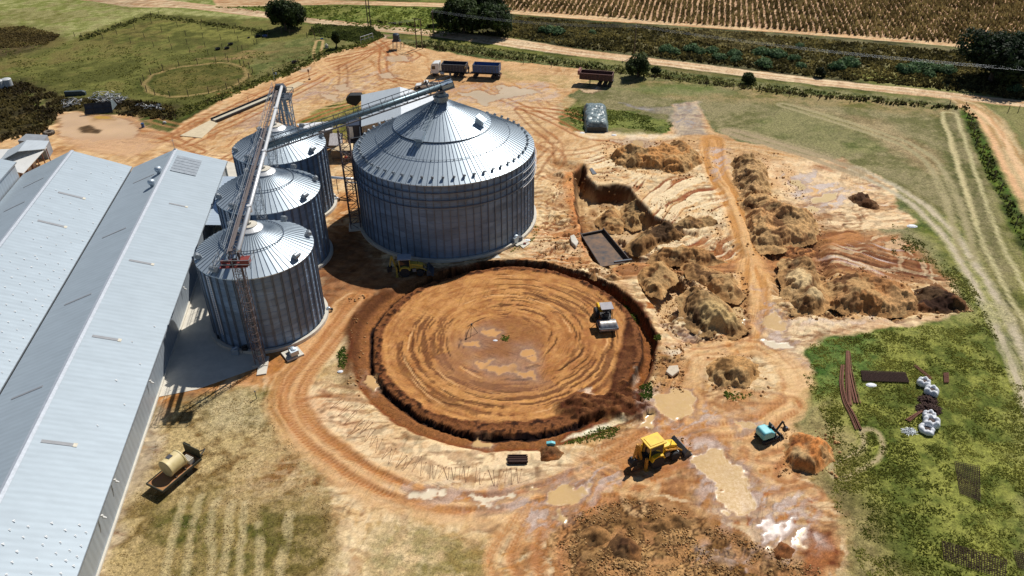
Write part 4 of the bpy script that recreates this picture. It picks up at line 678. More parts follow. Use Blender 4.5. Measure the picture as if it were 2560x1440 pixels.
for (x, y), h, lab, mm_, w_ in masts:
    t = empty('lattice_mast', (0, 0, 0), lab, 'mast', group='lattice masts carrying the conveyors')
    mt = mat('mast_steel', (.15, .12, .12), .7, .3, .3, 3) if mm_ == 'rusty' else steelg
    lattice(t, 'tower_frame', x, y, .1, h, w_, mt, 1.3, leg=.05, diag=.03)
    m = MB(); m.box((x, y, .12), (1.8, 1.8, .24), rz=TH); m.build('base_block', conc, t)
    if mm_ == 'rusty':
        m = MB(); m.tube((x+.25, y+.2, .3), (x+.25, y+.2, h), .11, n=8); m.build('drop_pipe', mt, t)
        m = MB(); m.tube((x+.1, y-.8, .3), (x+.1, y-.8, h-.5), .04, n=4); m.tube((x+.6, y-.8, .3), (x+.6, y-.8, h-.5), .04, n=4)
        for k in range(50): m.tube((x+.1, y-.8, .5+k*.3), (x+.6, y-.8, .5+k*.3), .02, n=4)
        for k in range(12):
            for i in range(6): a0, a1 = math.pi+i*math.pi/6, math.pi+(i+1)*math.pi/6; m.tube((x+.35+.42*math.cos(a0), y-.8+.5*math.sin(a0), 2+k*1.1), (x+.35+.42*math.cos(a1), y-.8+.5*math.sin(a1), 2+k*1.1), .025, n=4)
        m.build('caged_ladder', mt, t)
        z = 14.6; m = MB(); m.box((x-.1, y-.5, z), (3.1, 1.5, .1), rz=TH*.5); p_ = m.build('platform', redm, t)
        m = MB()
        for a, b in ((-2.1, -1.5), (0, -1.5), (1.9, -1.5), (1.9, .5), (-2.1, .5)): m.tube((x+a, y+b, z), (x+a, y+b, z+1.1), .04, n=4)
        for dz in (.55, 1.1):
            for a, b in (((-2.1, -1.5), (1.9, -1.5)), ((1.9, -1.5), (1.9, .5)), ((-2.1, -1.5), (-2.1, .5))): m.tube((x+a[0], y+a[1], z+dz), (x+b[0], y+b[1], z+dz), .04, n=4)
        m.build('guard_rail', steelg, p_)
        m = MB(); m.box((x+1.2, y-.6, z+.5), (1.0, 1.1, .7), rz=TH); m.tube((x+.2, y-.4, z+.4), (x-1.6, y-.6, z+.4), .2, n=10); m.build('drive_motor', redm, t)
        m = MB()
        for a, b, c_, d_ in ((-1.9, -.4, 0, .4), (1.7, -.4, .2, .2)): m.tube((x+a, y+b, z), (x+c_*.5, y, z+2.2), .04, n=4)
        m.build('brace', steelg, t)
t = empty('silo_gantry', (0, 0, 0), 'white tube and narrow catwalk gantry running above the three small silos', 'gantry')
g0 = Vector((-30.85, 76.6, 16.2)); g1 = Vector((-37.9, 128.4, 16.7)); gd = (g1-g0).normalized(); gs = Vector((gd.y, -gd.x, 0)).normalized()
m = MB(); m.tube(g0+gs*.45+Vector((0, 0, .25)), g1+gs*.45+Vector((0, 0, .25)), .24, n=14); m.build('conveyor_tube', tubew, t, smooth=True)
m = MB(); L_ = (g1-g0).length; n_ = 26
for o in (-.8, .1): m.tube(g0+gs*o, g1+gs*o, .07, n=4); m.tube(g0+gs*o+Vector((0, 0, -.7)), g1+gs*o+Vector((0, 0, -.7)), .06, n=4)
for i in range(n_+1):
    p = g0+gd*(L_*i/n_); m.tube(p-gs*.8, p+gs*.1, .035, n=4); m.tube(p-gs*.8-Vector((0, 0, .7)), p+gs*.1-Vector((0, 0, .7)), .035, n=4)
    for o in (-.8, .1):
        m.tube(p+gs*o, p+gs*o-Vector((0, 0, .7)), .03, n=4)
        if i < n_: q_ = g0+gd*(L_*(i+1)/n_); m.tube(p+gs*o, q_+gs*o-Vector((0, 0, .7)), .03, n=4)
m.build('truss', mat('gantry_brown', (.22, .20, .21), .6, .3, .2, 3), t)
m = MB(); c0 = g0-gs*.4+Vector((0, 0, .03)); c1 = g1-gs*.4+Vector((0, 0, .03)); cx_ = (c0+c1)/2; m.box(cx_, (.36, L_, .05), rz=math.atan2(-gd.x, gd.y)); m.build('catwalk', mat('catwalk_brown', (.13, .105, .10), .8), t)
m = MB()
for o, dz in ((-1., 1.05), (-1., .55)): m.tube(g0+gs*o+Vector((0, 0, dz)), g1+gs*o+Vector((0, 0, dz)), .035, n=4)
for i in range(n_+1): p = g0+gd*(L_*i/n_)-gs*1.; m.tube(p, p+Vector((0, 0, 1.05)), .03, n=4)
m.build('handrail', steelg, t)
for s_, lb in ((SA, 0), (SB, 0), (SCc, 0)):
    k = (Vector((*s_, 0))-Vector((g0.x, g0.y, 0))).dot(Vector((gd.x, gd.y, 0))); p = g0+gd*k+gs*.45
    m = MB(); m.tube(p+Vector((0, 0, .1)), (s_[0]-.1, s_[1]-.1, 14.6), .17, n=10); m.tube(p+Vector((0, 0, .6)), p-Vector((0, 0, .3)), .3, n=10); m.build('down_spout', tubew, t, smooth=False)
# bucket elevator
ex, ey = -37.9, 128.9
t = empty('bucket_elevator', (0, 0, 0), 'tall bucket elevator in a dense lattice frame at the far end of the gantry', 'grain elevator')
lattice(t, 'tower_frame', ex, ey, 0, 15.2, 2.6, steelg, 1.25, leg=.09, diag=.06); 
m = MB()
for o in (-.35, .35): m.box((ex+o, ey, 8), (.35, .45, 16), rz=TH)
m.build('elevator_legs', galv, t); m = MB(); m.side([(-.9, 0), (.9, 0), (.95, .7), (.6, 1.3), (-.6, 1.3), (-.95, .7)], -.45, .45); o = m.build('elevator_head', steeld, t); o.location = (ex, ey, 15.9); o.rotation_euler = (0, 0, TH)
m = MB(); m.box((ex, ey, 15.), (3.4, 3.2, .1), rz=TH); p_ = m.build('platform', steeld, t); m = MB()
for z in (15.6, 16.1):
    for a, b in (((-1.7, -1.6), (1.7, -1.6)), ((1.7, -1.6), (1.7, 1.6)), ((1.7, 1.6), (-1.7, 1.6)), ((-1.7, 1.6), (-1.7, -1.6))): m.tube((ex+a[0], ey+a[1], z), (ex+b[0], ey+b[1], z), .045, n=4)
for a in (-1.7, -.6, .6, 1.7):
    for b in (-1.6, 1.6): m.tube((ex+a, ey+b, 15), (ex+a, ey+b, 16.1), .04, n=4)
m.build('guard_rail', steeld, p_)
m = MB(); m.tube((ex-.9, ey+.8, 16), (ex-.9, ey+.8, 19.6), .035, n=5); m.tube((ex-.5, ey+.8, 18.6), (ex-.5, ey+.8, 18.9), .15, n=8); m.build('lightning_rod', steelg, t)
for a, b, c_ in ((1.2, .4, 6.5), (-1.1, -.6, 9.), (.6, -1.1, 10.5), (1.4, -.8, 8)): m = MB(); m.tube((ex+a*.3, ey+b*.3, 15.4), (ex+a, ey+b, c_), .14, n=8); m.tube((ex+a, ey+b, c_), (ex+a, ey+b, .5), .14, n=8); m.build('grain_spout', galv, t)
m = MB(); m.box((ex+.2, ey-1.2, 7.5), (2.2, 1.6, 1.4), rz=TH); m.lathe([(1.2, 0), (1.2, 1.2), (.3, 2.)], (ex+.2, ey-1.2, 4.6), n=16); m.build('cleaner_box', galvr, t)
for a in (2.6, 3.4, 4.6):                                                # standing pipes beside it
    m = MB(); m.tube((0, 0, 0), (0, 0, 8.2-a*.5), .1, n=6); m.tube((-.4, 0, 8.1-a*.5), (.6, 0, 8.1-a*.5), .07, n=5); o = m.build('vent_pipe', mat('pipe_brown', (.09, .07, .06), .8)); o.location = (ex+a, ey-.6, 0)
    tag(o, {2.6: 'tallest brown vent pipe, right beside the bucket elevator', 3.4: 'middle brown vent pipe of the three near the elevator', 4.6: 'shortest brown vent pipe, outermost from the elevator'}[a], 'pipe', 'brown vent pipes by the elevator')
# long inclined conveyor
t = empty('inclined_conveyor', (0, 0, 0), 'long inclined tube conveyor with railed walkway rising to the top of the big silo', 'conveyor')
p0 = Vector((-35.4, 107.6, 14.9)); p1 = Vector((-8.2, 114.75, 21.6)); d = (p1-p0).normalized(); s_ = Vector((d.y, -d.x, 0)).normalized(); up_ = s_.cross(d) if s_.cross(d).z > 0 else d.cross(s_); L_ = (p1-p0).length
m = MB(); m.tube(p0+up_*.45, p1-d*1.6+up_*.45, .42, n=16); m.build('conveyor_tube', mat('blue_grey_tube', (.17, .25, .30), .4, .3, .1, 2), t, smooth=True)
tr = MB(); n_ = 16; hw = .85
for o in (-hw, hw): tr.tube(p0+s_*o, p1+s_*o, .13, n=4)
for i in range(n_+1):
    p = p0+d*(L_*i/n_); tr.tube(p-s_*hw, p+s_*hw, .06, n=4)
    if i < n_: q_ = p0+d*(L_*(i+1)/n_); tr.tube(p-s_*hw, q_+s_*hw, .045, n=4)
tr.build('truss', mat('truss_grey', (.20, .19, .20), .6, .3, .15, 3), t)
hr = MB()
for o in (-hw, hw):
    for dz in (1.25, .75): hr.tube(p0+s_*o+up_*dz, p1+s_*o+up_*dz, .06 if dz > 1 else .045, n=4)
    for i in range(n_+1):
        p = p0+d*(L_*i/n_)+s_*o; hr.tube(p, p+up_*1.25, .05, n=4)
        if i % 2 == 0 and i < n_: hr.tube(p+up_*.1, p+d*(L_/n_*.5)+up_*1.2, .035, n=4); hr.tube(p+up_*.1, p-d*(L_/n_*.4)+up_*.7, .035, n=4)
hr.build('handrail', steeld, t)
m = MB(); c_ = p1-d*.9+up_*.35; m.box(c_, (1.8, 1.5, .9), rz=math.atan2(d.y, d.x), ry=-math.asin(d.z)); m.build('head_box', mat('bare_zinc', (.45, .55, .65), .35, .5), t)
m = MB(); m.tube((-9.9, 114.2, 21.2), (-10.1, 114.3, 19.4), .32, n=10); m.build('spout', steeld, t)
m = MB(); m.tube(p1+up_*.2, p1+up_*2.0, .035, n=4); m.tube(p1+up_*1.7, p1+up_*2.0+s_*.4, .16, n=8); m.build('flood_lamp', black, t)
m = MB(); m.tube(p0+Vector((-.6, .4, 1.8)), p0+d*.8+up_*.6, .16, n=8); m.build('feed_spout', steelg, t)
for (px, py), h, lab in (((890, 572), 16.6, 'tall lattice mast beside the big silo, holding up the long conveyor'),):
    x, y = G(px, py); t = empty('lattice_mast', (0, 0, 0), lab, 'mast', group='lattice masts carrying the conveyors'); y += .3
    lattice(t, 'tower_frame', x, y, 0, h, 1.5, mat('mast_brown', (.14, .10, .10), .7, .3, .3, 3), 1.25, leg=.09, diag=.05); m = MB(); m.box((x, y, .15), (2.2, 2.2, .3), rz=TH); m.build('base_block', conc, t)
    m = MB(); m.tube((x+.5, y, h-1.5), (x+2.2, y+3., h-2.5), .05, n=4); m.tube((x-.5, y, h-2), (x-5, y+2, h-6.5), .05, n=4); m.tube((x+.5, y, h-4), (x-5, y+2.2, h-3.2), .05, n=4); m.build('stay', steeld, t)
# cross pipe to the big silo
t = empty('cross_pipe', (0, 0, 0), 'thick pale transfer pipe crossing the alley between the far small silo and the big silo', 'pipe')
a_, b_ = G(826, 443, 3), G(896, 449, 3); m = MB(); m.tube((*a_, 3.), (*b_, 3.), .24, n=12); m.build('tube', tubew, t, smooth=True); m = MB()
for k in (.2, .75): q = a_+(b_-a_)*k; m.tube((*q, 0), (*q, 2.8), .07, n=6)
m.build('support', steeld, t)
m = MB(); a_, b_ = G(866, 455, 2.2), G(898, 458, 2.4); m.tube((*a_, 2.2), (*b_, 2.4), .16, n=10); m.tube((*a_, 2.2), (*a_, 0), .1, n=6); o = m.build('short_pipe', tubew); tag(o, 'shorter pale pipe just below the thick pipe by the lattice mast', 'pipe')
# ================================================================== weighbridge
t = empty('weighbridge', (0, 0, 0), 'long weighbridge deck with dark side gaps laid in the sandy yard', 'weighbridge')
A_, B_, Cc, D_ = [np.array(G(*p)) for p in ((527, 300), (700, 227), (716, 234), (543, 307))]
m = MB(); m.prism([tuple(A_+(D_-A_)*.36), tuple(B_+(Cc-B_)*.36), tuple(B_+(Cc-B_)*.72), tuple(A_+(D_-A_)*.72)], -.2, .38); m.build('deck', concd, t)
m = MB()
for a, b in ((.0, .1), (.86, 1.)): m.prism([tuple(A_+(D_-A_)*a), tuple(B_+(Cc-B_)*a), tuple(B_+(Cc-B_)*b), tuple(A_+(D_-A_)*b)], -.3, .5 if a > .5 else .42)
m.build('side_beam', black, t)
for a, b in ((.1, .36), (.72, .86)): m = MB(); m.prism([tuple(A_+(D_-A_)*a), tuple(B_+(Cc-B_)*a), tuple(B_+(Cc-B_)*b), tuple(A_+(D_-A_)*b)], -.3, .1 if a < .3 else .12); m.build('side_gap', black if a > .5 else steeld, t)
m = MB(); e = (B_-A_)
m2 = MB(); P_ = GP([(505, 346), (450, 340), (525, 302), (545, 309)]); m2.prism([tuple(p) for p in P_], -.3, .12); m2.build('ramp', mat('ramp_concrete', (.60, .50, .34), .95, 0, .12, 1), t)
P_ = GP([(700, 226), (745, 205), (760, 209), (716, 233)]); m2 = MB(); m2.prism([tuple(p) for p in P_], -.3, .1); m2.build('far_ramp', mat('ramp_concrete', (.58, .46, .30), .95, 0, .12, 1), t)
x, y = G(623, 262); m = MB(); m.tube((x, y, 0), (x, y, 1.8), .04, n=5); m.tube((x, y, 0), (x, y, .15), .15, n=8); o = m.build('marker_pole', steeld); tag(o, 'thin dark marker pole standing on the weighbridge', 'pole')
x, y = G(774, 199); m = MB(); m.tube((x, y, 0), (x, y, 1.9), .05, n=5); m.box((x, y, 2.1), (.35, .12, .6)); m.box((x, y, .1), (.5, .5, .2)); o = m.build('signal_post', rust); tag(o, 'short rusty post with a head standing alone in the sandy yard', 'post')
# ================================================================== barn behind the big silo and small buildings
t = empty('barn', (0, 0, 0), 'white-roofed gabled barn half hidden behind the big silo', 'barn')
zR, zE = 7.6, 5.6
a = G(903, 237, zE); b = G(1000, 217, zR); c_ = G(1003, 291, zR); d_ = G(903, 316, zE); ax = (c_-b)/np.linalg.norm(c_-b); wv = (b-a); rt = b+(b-a)*1.05; rt2 = c_+(c_-d_)*1.05
m = MB(); slab4(m, [(*a, zE), (*b, zR), (*c_, zR), (*d_, zE)], .12); m.build('roof_slope', whroof, t)
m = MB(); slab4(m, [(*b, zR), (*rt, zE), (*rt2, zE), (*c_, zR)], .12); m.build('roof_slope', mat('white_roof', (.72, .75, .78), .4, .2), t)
m = MB(); f = .04
for P0, P1 in ((a, d_), (a, b), (rt, rt2)):
    P0, P1 = P0+(rt2-P0)*.02, P1+(rt2-P1)*.02; m.add([(*P0, 0), (*P1, 0), (*P1, zE-.15), (*P0, zE-.15)], [(0, 1, 2, 3)])
m.build('wall', mat('barn_cladding', (.30, .26, .2), .8), t)
m = MB(); m.add([(*(d_+(b-d_)*.01), zE-1.3), (*(c_), zE-1.3), (*c_, zR-.2), (*(d_+(b-d_)*.01), zE-.15)], [(0, 1, 2, 3)]); m.add([(*c_, zE-1.3), (*rt2, zE-1.3), (*rt2, zE-.15), (*c_, zR-.2)], [(0, 1, 2, 3)]); m.build('gable_cladding', mat('beige_cladding', (.42, .34, .24), .8), t)
for k in (.08, .5): q = d_+(c_-d_)*k; m = MB(); m.tube((*q, 0), (*q, zE-.6), .12, n=6); m.build('post', conc, t)
t = empty('blue_bin', (*G(892, 372), 0), 'dark blue tall storage bin with a pale door panel beside the barn', 'bin', rz=TH)
m = MB(); m.box((0, 1.5, 2.4), (2.9, 3.4, 4.8)); m.build('body', navy, t, bevel=.05); m = MB(); m.box((-.6, -.22, 3.4), (.7, .08, 2.4)); m.build('door_panel', white, t)
m = MB(); m.tube((1.1, -.3, 4.5), (1.0, -2.2, 1.4), .1, n=6); m.tube((1., -2.2, 1.4), (1., -2.4, .2), .16, n=8); m.build('auger', galvr, t)
t = empty('hopper', (*G(893, 292), 0), 'black hopper on thin legs next to the barn roof', 'hopper')
m = MB(); m.side([(-1.5, 3.2), (-1.7, 4.2), (-.9, 4.9), (1.4, 4.9), (1.6, 4.0), (.2, 2.6)], -.9, .9); m.build('bowl', black, t, bevel=.04)
for a in (-.6, .5): m = MB(); m.tube((a, 0, 0), (a, 0, 3), .06, n=5); m.build('leg', steeld, t)
t = empty('store_roof', (0, 0, 0), 'low white flat-roofed store just behind the farthest small silo', 'store'); P_ = GP([(742, 312), (831, 305), (833, 322), (765, 330)], 3.6)
m = MB(); slab4(m, [(*P_[0], 3.8), (*P_[1], 3.8), (*P_[2], 3.5), (*P_[3], 3.5)], .12); m.build('roof', mat('white_roof', (.78, .79, .8), .4, .1), t); m = MB(); Q_ = [tuple(P_.mean(0)+(p-P_.mean(0))*.93) for p in P_]; m.prism(Q_, 0, 3.4); m.build('wall', mat('store_wall', (.3, .27, .22), .85), t)
t = empty('control_hut', (0, 0, 0), 'small hut with a grey ribbed roof tucked behind the farthest small silo', 'hut', group=None); x, y = G(838, 398)
m = MB(); m.box((x, y+2.8, 1.3), (2., 5.2, 2.6), rz=TH); m.build('wall', mat('hut_wall', (.22, .17, .12), .85), t); m = MB(); m.box((x, y+2.8, 2.72), (2.4, 5.8, .12), rz=TH, ry=.08); m.build('roof', mat('hut_roof', (.32, .3, .3), .6, .2, .35, 2, stretch=(6, .4, 1)), t)
m = MB()
for a, b in ((-1.2, -1.9), (1.6, -1.9), (1.6, 1.9), (-1.2, 1.9)): m.tube((x+a+3, y+5+b, 0), (x+a+3, y+5+b, 2.1), .05, n=5)
for (a, b), (c1, d1) in (((-1.2, -1.9), (1.6, -1.9)), ((1.6, -1.9), (1.6, 1.9)), ((1.6, 1.9), (-1.2, 1.9)), ((-1.2, 1.9), (-1.2, -1.9))): m.tube((x+a+3, y+5+b, 2.1), (x+c1+3, y+5+d1, 2.1), .05, n=5)
o = m.build('pipe_frame', steeld); tag(o, 'open frame of dark pipes standing behind the small hut', 'frame')
t = empty('canvas_tent', (*G(868, 402), 0), 'cream canvas shade tent in the alley between the small silo and big silo', 'tent')
m = MB(); zt = 2.2; m.add([(-1.9, -1.6, zt), (1.9, -1.6, zt), (1.9, 1.6, zt), (-1.9, 1.6, zt), (0, 0, zt+.7)], [(0, 1, 4), (1, 2, 4), (2, 3, 4), (3, 0, 4), (3, 2, 1, 0)]); m.build('canopy', mat('canvas', (.66, .50, .30), .9), t)
for a, b in ((-1.8, -1.5), (1.8, -1.5), (1.8, 1.5), (-1.8, 1.5)): m = MB(); m.tube((a, b, 0), (a, b, 2.2), .05, n=5); m.build('leg', wood, t)
t.location = (*G(862, 395), 0)
# farm office with verandah, top left
t = empty('farm_office', (0, 0, 0), 'pale-roofed farm office with an open verandah at the left edge above the sheds', 'office building')
P = {k: G(*v) for k, v in dict(a=(67, 350, 4.6), b=(123, 352, 3.6), c=(112, 372, 3.6), d=(45, 378, 4.6), e=(0, 372, 4.6), w=(10, 374, 3.4)).items()}
m = MB(); slab4(m, [(*P['a'], 4.6), (*P['b'], 3.6), (*P['c'], 3.6), (*P['d'], 4.6)], .1); m.build('roof_slope', whroof, t); m = MB(); q = G(12, 372, 3.4); slab4(m, [(*P['a'], 4.6), (*P['d'], 4.6), (*(P['d']-(P['b']-P['a'])), 3.5), (*(P['a']-(P['b']-P['a'])*1.), 3.5)], .1); m.build('roof_slope', whroof, t)
m = MB(); V_ = [G(117, 368, 3.4), G(58, 433, 3.0), G(-30, 415, 3.0), G(-20, 374, 3.4)]; slab4(m, [(*V_[0], 3.4), (*V_[1], 3.0), (*V_[2], 3.0), (*V_[3], 3.4)], .1); m.build('verandah_roof', mat('pale_roof', (.68, .68, .66), .6, .1, .08, .5), t)
m = MB(); m.prism([tuple(p) for p in (G(133, 378), G(122, 398), G(60, 392), G(80, 375))], 0, 3.3); m.build('wall', mat('office_wall', (.26, .28, .31), .7, 0, .15, 1), t)
m = MB()
for k in range(5): q = V_[0]+(V_[1]-V_[0])*(.04+k*.2); m.tube((*q, 0), (*q, 3.3-.08*k), .1, n=5)
m.build('verandah_posts', rust, t); m = MB(); q0 = V_[0]+(V_[3]-V_[0])*.3; q1 = V_[1]+(V_[2]-V_[1])*.3; m.add([(*q0, 0), (*q1, 0), (*q1, 3), (*q0, 3)], [(0, 1, 2, 3)]); m.build('back_wall', mat('office_wall_cream', (.6, .48, .36), .85), t)
for k in (.2, .5, .75): q = q0+(q1-q0)*k-(q0-V_[0])/np.linalg.norm(q0-V_[0])*.05; e = (q1-q0)/np.linalg.norm(q1-q0)*.45; m = MB(); m.add([(*(q-e), 0), (*(q+e), 0), (*(q+e), 2), (*(q-e), 2)], [(0, 1, 2, 3)]); m.build('door', mat('door_brown', (.12, .05, .03), .7), t)
for (px, py), lb in (((2, 222), 'leftmost pale drum tank at the edge of the meadow'), ((22, 218), 'second pale drum tank from the left edge of the meadow')):
    x, y = G(px, py); m = MB(); m.lathe([(1.05, 0), (1.05, 1.9), (.9, 2.0), (.3, 2.15)], n=20); o = m.build('drum_tank', mat('pale_drum', (.5, .52, .53), .5, .1), smooth=False); o.location = (x, y, 0); tag(o, lb, 'tank', 'drum tanks by the meadow')
# ================================================================== spoil heaps
hm = attr_mat('spoil_earth', .95, (.55, 1.45), 4.5, 1.)
def heap(name, label, pts, h_, c0, c1, cat='soil heap', rough=1., ridge=0., z0=0., edge=2., seed=0, cap=None, clod=.35, res=.14, pale=.6):
    h = h_*.88; P = GP(pts, z0); a, b = P.min(0)-.8, P.max(0)+.8; xs = np.arange(a[0], b[0], res); ys = np.arange(a[1], b[1], res); XX, YY = np.meshgrid(xs, ys); o = seed*13
    wx, wy = fbm(XX, YY, 2.2, 4, 70+o)-.5, fbm(XX, YY, 2.2, 4, 71+o)-.5; d = sdpoly(XX+wx*1.6, YY+wy*1.6, P); dm = max(d.max(), .5); e = min(edge, dm)
    n1 = fbm(XX, YY, 1.4, 4, 72+o, .6); n2 = fbm(XX, YY, 3.5, 3, 73+o); rg = 1-np.abs(2*fbm(XX, YY, 2.6, 4, 74+o)-1)
    dw = np.maximum(d+(n1-.5)*.9+(n2-.5)*.8*(d > .6), 0); k = dw*.8/h*(.75+.6*n2); k = np.where(k > .95, .95+(k-.95)*.35, k)+.18*sm(.9, 1.15, dw+(rg-.7)*2.)
    r2 = 1-np.abs(2*fbm(XX+wx*2, YY*1.3+wy*2, 1.6, 3, 78+o, .5)-1); cr = 1-np.abs(2*fbm(XX*.8+YY*.5+wx*1.5, YY*.8-XX*.5+wy*1.5, 4.2, 2, 79+o)-1)
    Z = h*k*(.72+.7*(cr-.6)) + np.clip(d, 0, .8)/.8*rough*((n1-.5)*h*.35+(r2-.75)*.5*sm(.3, .8, n2+.2)+(vn(XX*3.4, YY*3.4, 75)-.5)*clod*.45+(vn(XX*6.5, YY*6.5, 77)-.5)*.14); Z = np.where(d > 0, Z, d*.6)-.05
    t = sm(.43, .56, n1*.45+n2*.55); Cc = mixc(np.array(c0)*.8, np.array(c1)*1.08, t); gm_ = Cc.mean(-1, keepdims=True); Cc = (gm_+(Cc-gm_)*.95)*np.array([.98, .93, .9])
    sk = sm(.75, .0, d+(n1-.5)*1.2); Cc = Cc*(1-sk[..., None]*pale)+np.array(srgb(206, 160, 104))*sk[..., None]*pale; lt = sm(.52, .57, fbm(XX, YY, 2.4, 4, 88+o))*pale; Cc = Cc*(1-lt[..., None])+np.array(srgb(212, 174, 120))*lt[..., None]*.9
    Z = Z+(RNG.random(Z.shape)-.5)*.07*(d > .1); Cc = Cc*(1+(RNG.random(Z.shape)-.5)*.35)[..., None]
    if cap is not None: m = sm(.45, .6, fbm(XX, YY, 4, 3, 76+o))*sm(.2*e, .6*e, d); Cc = Cc*(1-m[..., None])+np.array(cap)*m[..., None]
    q = d > -.45; idx = np.cumsum(q.ravel()).reshape(q.shape)-1; f = q[:-1, :-1] & q[1:, :-1] & q[:-1, 1:] & q[1:, 1:]; jj, ii = np.nonzero(f)
    F = np.stack([idx[jj, ii], idx[jj, ii+1], idx[jj+1, ii+1], idx[jj+1, ii]], -1); cx, cy = P.mean(0); V = np.stack([XX-cx, YY-cy, Z], -1)[q]
    me = fast_mesh(name, V, F, {'col': ('FLOAT_COLOR', rgba(Cc[q]))}, [hm], smooth=False); me.location = (cx, cy, z0); tag(me, label, cat, 'heaps of dug earth'); return me
T1, T2, D1, D2, O1, O2 = srgb(150, 114, 68), srgb(216, 178, 124), srgb(84, 54, 30), srgb(134, 94, 56), srgb(150, 88, 38), srgb(206, 142, 78)
heap('soil_heap', 'long brown and ochre ridge at the far side of the pit', [(1515, 392), (1560, 372), (1620, 380), (1690, 358), (1740, 372), (1762, 412), (1730, 430), (1690, 436), (1640, 424), (1570, 425), (1535, 405)], 2., T1, srgb(200, 146, 84), seed=1)
heap('soil_heap', 'tall two-toned heap left of the wet flats, dark on its near face', [(1820, 408), (1845, 390), (1890, 395), (1925, 430), (1930, 480), (1895, 502), (1850, 498), (1832, 450)], 2.9, T1, srgb(196, 160, 110), seed=2, edge=2.6)
heap('soil_heap', 'broad rugged heap right of the haul track at the junction of two tracks', [(1850, 505), (1900, 495), (1960, 518), (2010, 530), (2050, 562), (2035, 600), (1990, 612), (1960, 625), (1900, 628), (1880, 600), (1866, 550)], 2.5, D2, srgb(206, 160, 104), seed=3, edge=2.4)
heap('soil_heap', 'small dark brown heap alone on the pale wet flats', [(2118, 497), (2150, 480), (2200, 515), (2185, 524), (2150, 518)], 1.9, D1, srgb(112, 76, 46), seed=4, pale=.1, edge=2.2, rough=.5)
heap('soil_heap', 'pale-topped heap east of the haul track, nearest it', [(1950, 690), (1958, 648), (2020, 645), (2052, 690), (2070, 760), (2040, 788), (1990, 785), (1966, 740)], 2.5, D2, srgb(170, 132, 84), seed=5, cap=srgb(226, 196, 146))
heap('soil_heap', 'long rounded brown heap in the middle of the eastern row', [(2062, 712), (2120, 680), (2200, 705), (2270, 715), (2305, 760), (2290, 782), (2200, 788), (2130, 785), (2080, 765)], 2.3, D2, srgb(176, 126, 74), seed=6, cap=srgb(206, 160, 108))
heap('soil_heap', 'darkest brown heap at the eastern end of the row, edging the grass', [(2270, 722), (2340, 708), (2400, 745), (2428, 775), (2360, 788), (2300, 782)], 1.9, srgb(64, 38, 22), srgb(112, 70, 38), seed=7, pale=.1)
heap('soil_heap', 'dark clodded heap with a pale knob beside the small basin', [(1695, 745), (1730, 726), (1790, 735), (1835, 790), (1862, 825), (1820, 842), (1750, 836), (1702, 800)], 2.5, srgb(96, 70, 42), srgb(150, 116, 72), seed=8, cap=srgb(196, 166, 114))
heap('soil_heap', 'oval tan heap ringed by wheel tracks', [(1765, 915), (1790, 893), (1840, 890), (1900, 915), (1908, 945), (1860, 968), (1800, 972), (1770, 950)], 1.7, srgb(128, 94, 50), srgb(190, 148, 92), seed=9)
heap('soil_heap', 'orange and grey heap beside the teal mini excavator', [(1950, 1110), (1985, 1085), (2040, 1082), (2078, 1115), (2090, 1160), (2045, 1190), (1990, 1178), (1955, 1145)], 1.5, srgb(128, 72, 30), srgb(196, 128, 64), seed=10, cap=srgb(190, 158, 112))
heap('soil_heap', 'small dark orange heap at the lower rim of the circle', [(1342, 1132), (1360, 1116), (1398, 1116), (1415, 1136), (1395, 1152), (1355, 1154)], .95, srgb(104, 58, 22), srgb(158, 96, 44), seed=11, pale=.1, edge=1.2)
heap('soil_heap', 'brown bank at the western edge of the small basin', [(1588, 690), (1606, 670), (1650, 658), (1690, 680), (1672, 720), (1650, 745), (1620, 730)], 1.7, srgb(124, 84, 44), srgb(196, 150, 92), seed=12)
heap('soil_heap', 'low tan bank across the north of the small basin', [(1700, 655), (1770, 668), (1840, 700), (1862, 740), (1830, 752), (1770, 725), (1720, 690)], 1.3, srgb(120, 86, 50), srgb(184, 142, 90), seed=13)
heap('soil_heap', 'squat dark block of earth just left of the pit puddle', [(1550, 545), (1565, 500), (1610, 492), (1650, 520), (1620, 560), (1580, 575)], 2., srgb(96, 74, 44), srgb(170, 136, 86), seed=14, z0=-2.4)
heap('soil_heap', 'long rugged earth ridge running east from the pit puddle', [(1560, 620), (1590, 590), (1650, 562), (1720, 560), (1780, 548), (1812, 570), (1800, 592), (1740, 600), (1660, 612), (1600, 640)], 2.2, srgb(88, 64, 38), srgb(150, 114, 70), seed=15, z0=-1.2)
heap('soil_heap', 'low dark ridge bordering the cross track south of the pit', [(1618, 655), (1640, 628), (1700, 622), (1760, 628), (1820, 655), (1760, 664), (1690, 662)], 1.4, srgb(96, 66, 36), srgb(176, 132, 80), seed=16)
heap('soil_heap', 'crumbly brown heap on the pit floor between block and puddle', [(1490, 548), (1520, 520), (1555, 530), (1570, 560), (1545, 580), (1505, 575)], 1.2, srgb(120, 84, 46), srgb(180, 136, 84), seed=17, z0=-2.6)
heap('soil_heap', 'dark round heap on the far lip of the circular trench', [(1462, 682), (1480, 672), (1505, 675), (1508, 690), (1485, 697)], 1.3, srgb(96, 64, 36), srgb(170, 120, 70), seed=18, edge=1.2)
heap('soil_heap', 'darker clump right of the round heap on the trench lip', [(1505, 695), (1530, 685), (1548, 694), (1535, 706), (1510, 706)], 1., srgb(84, 54, 30), srgb(140, 96, 54), seed=19, edge=1.)
heap('gravel_heap', 'large peaked brown gravel heap at the bottom of the site', [(1520, 1370), (1545, 1340), (1575, 1340), (1610, 1375), (1590, 1400), (1540, 1405)], 1.5, srgb(84, 54, 28), srgb(140, 96, 52), 'gravel heap', seed=20, pale=.1, edge=1.6)
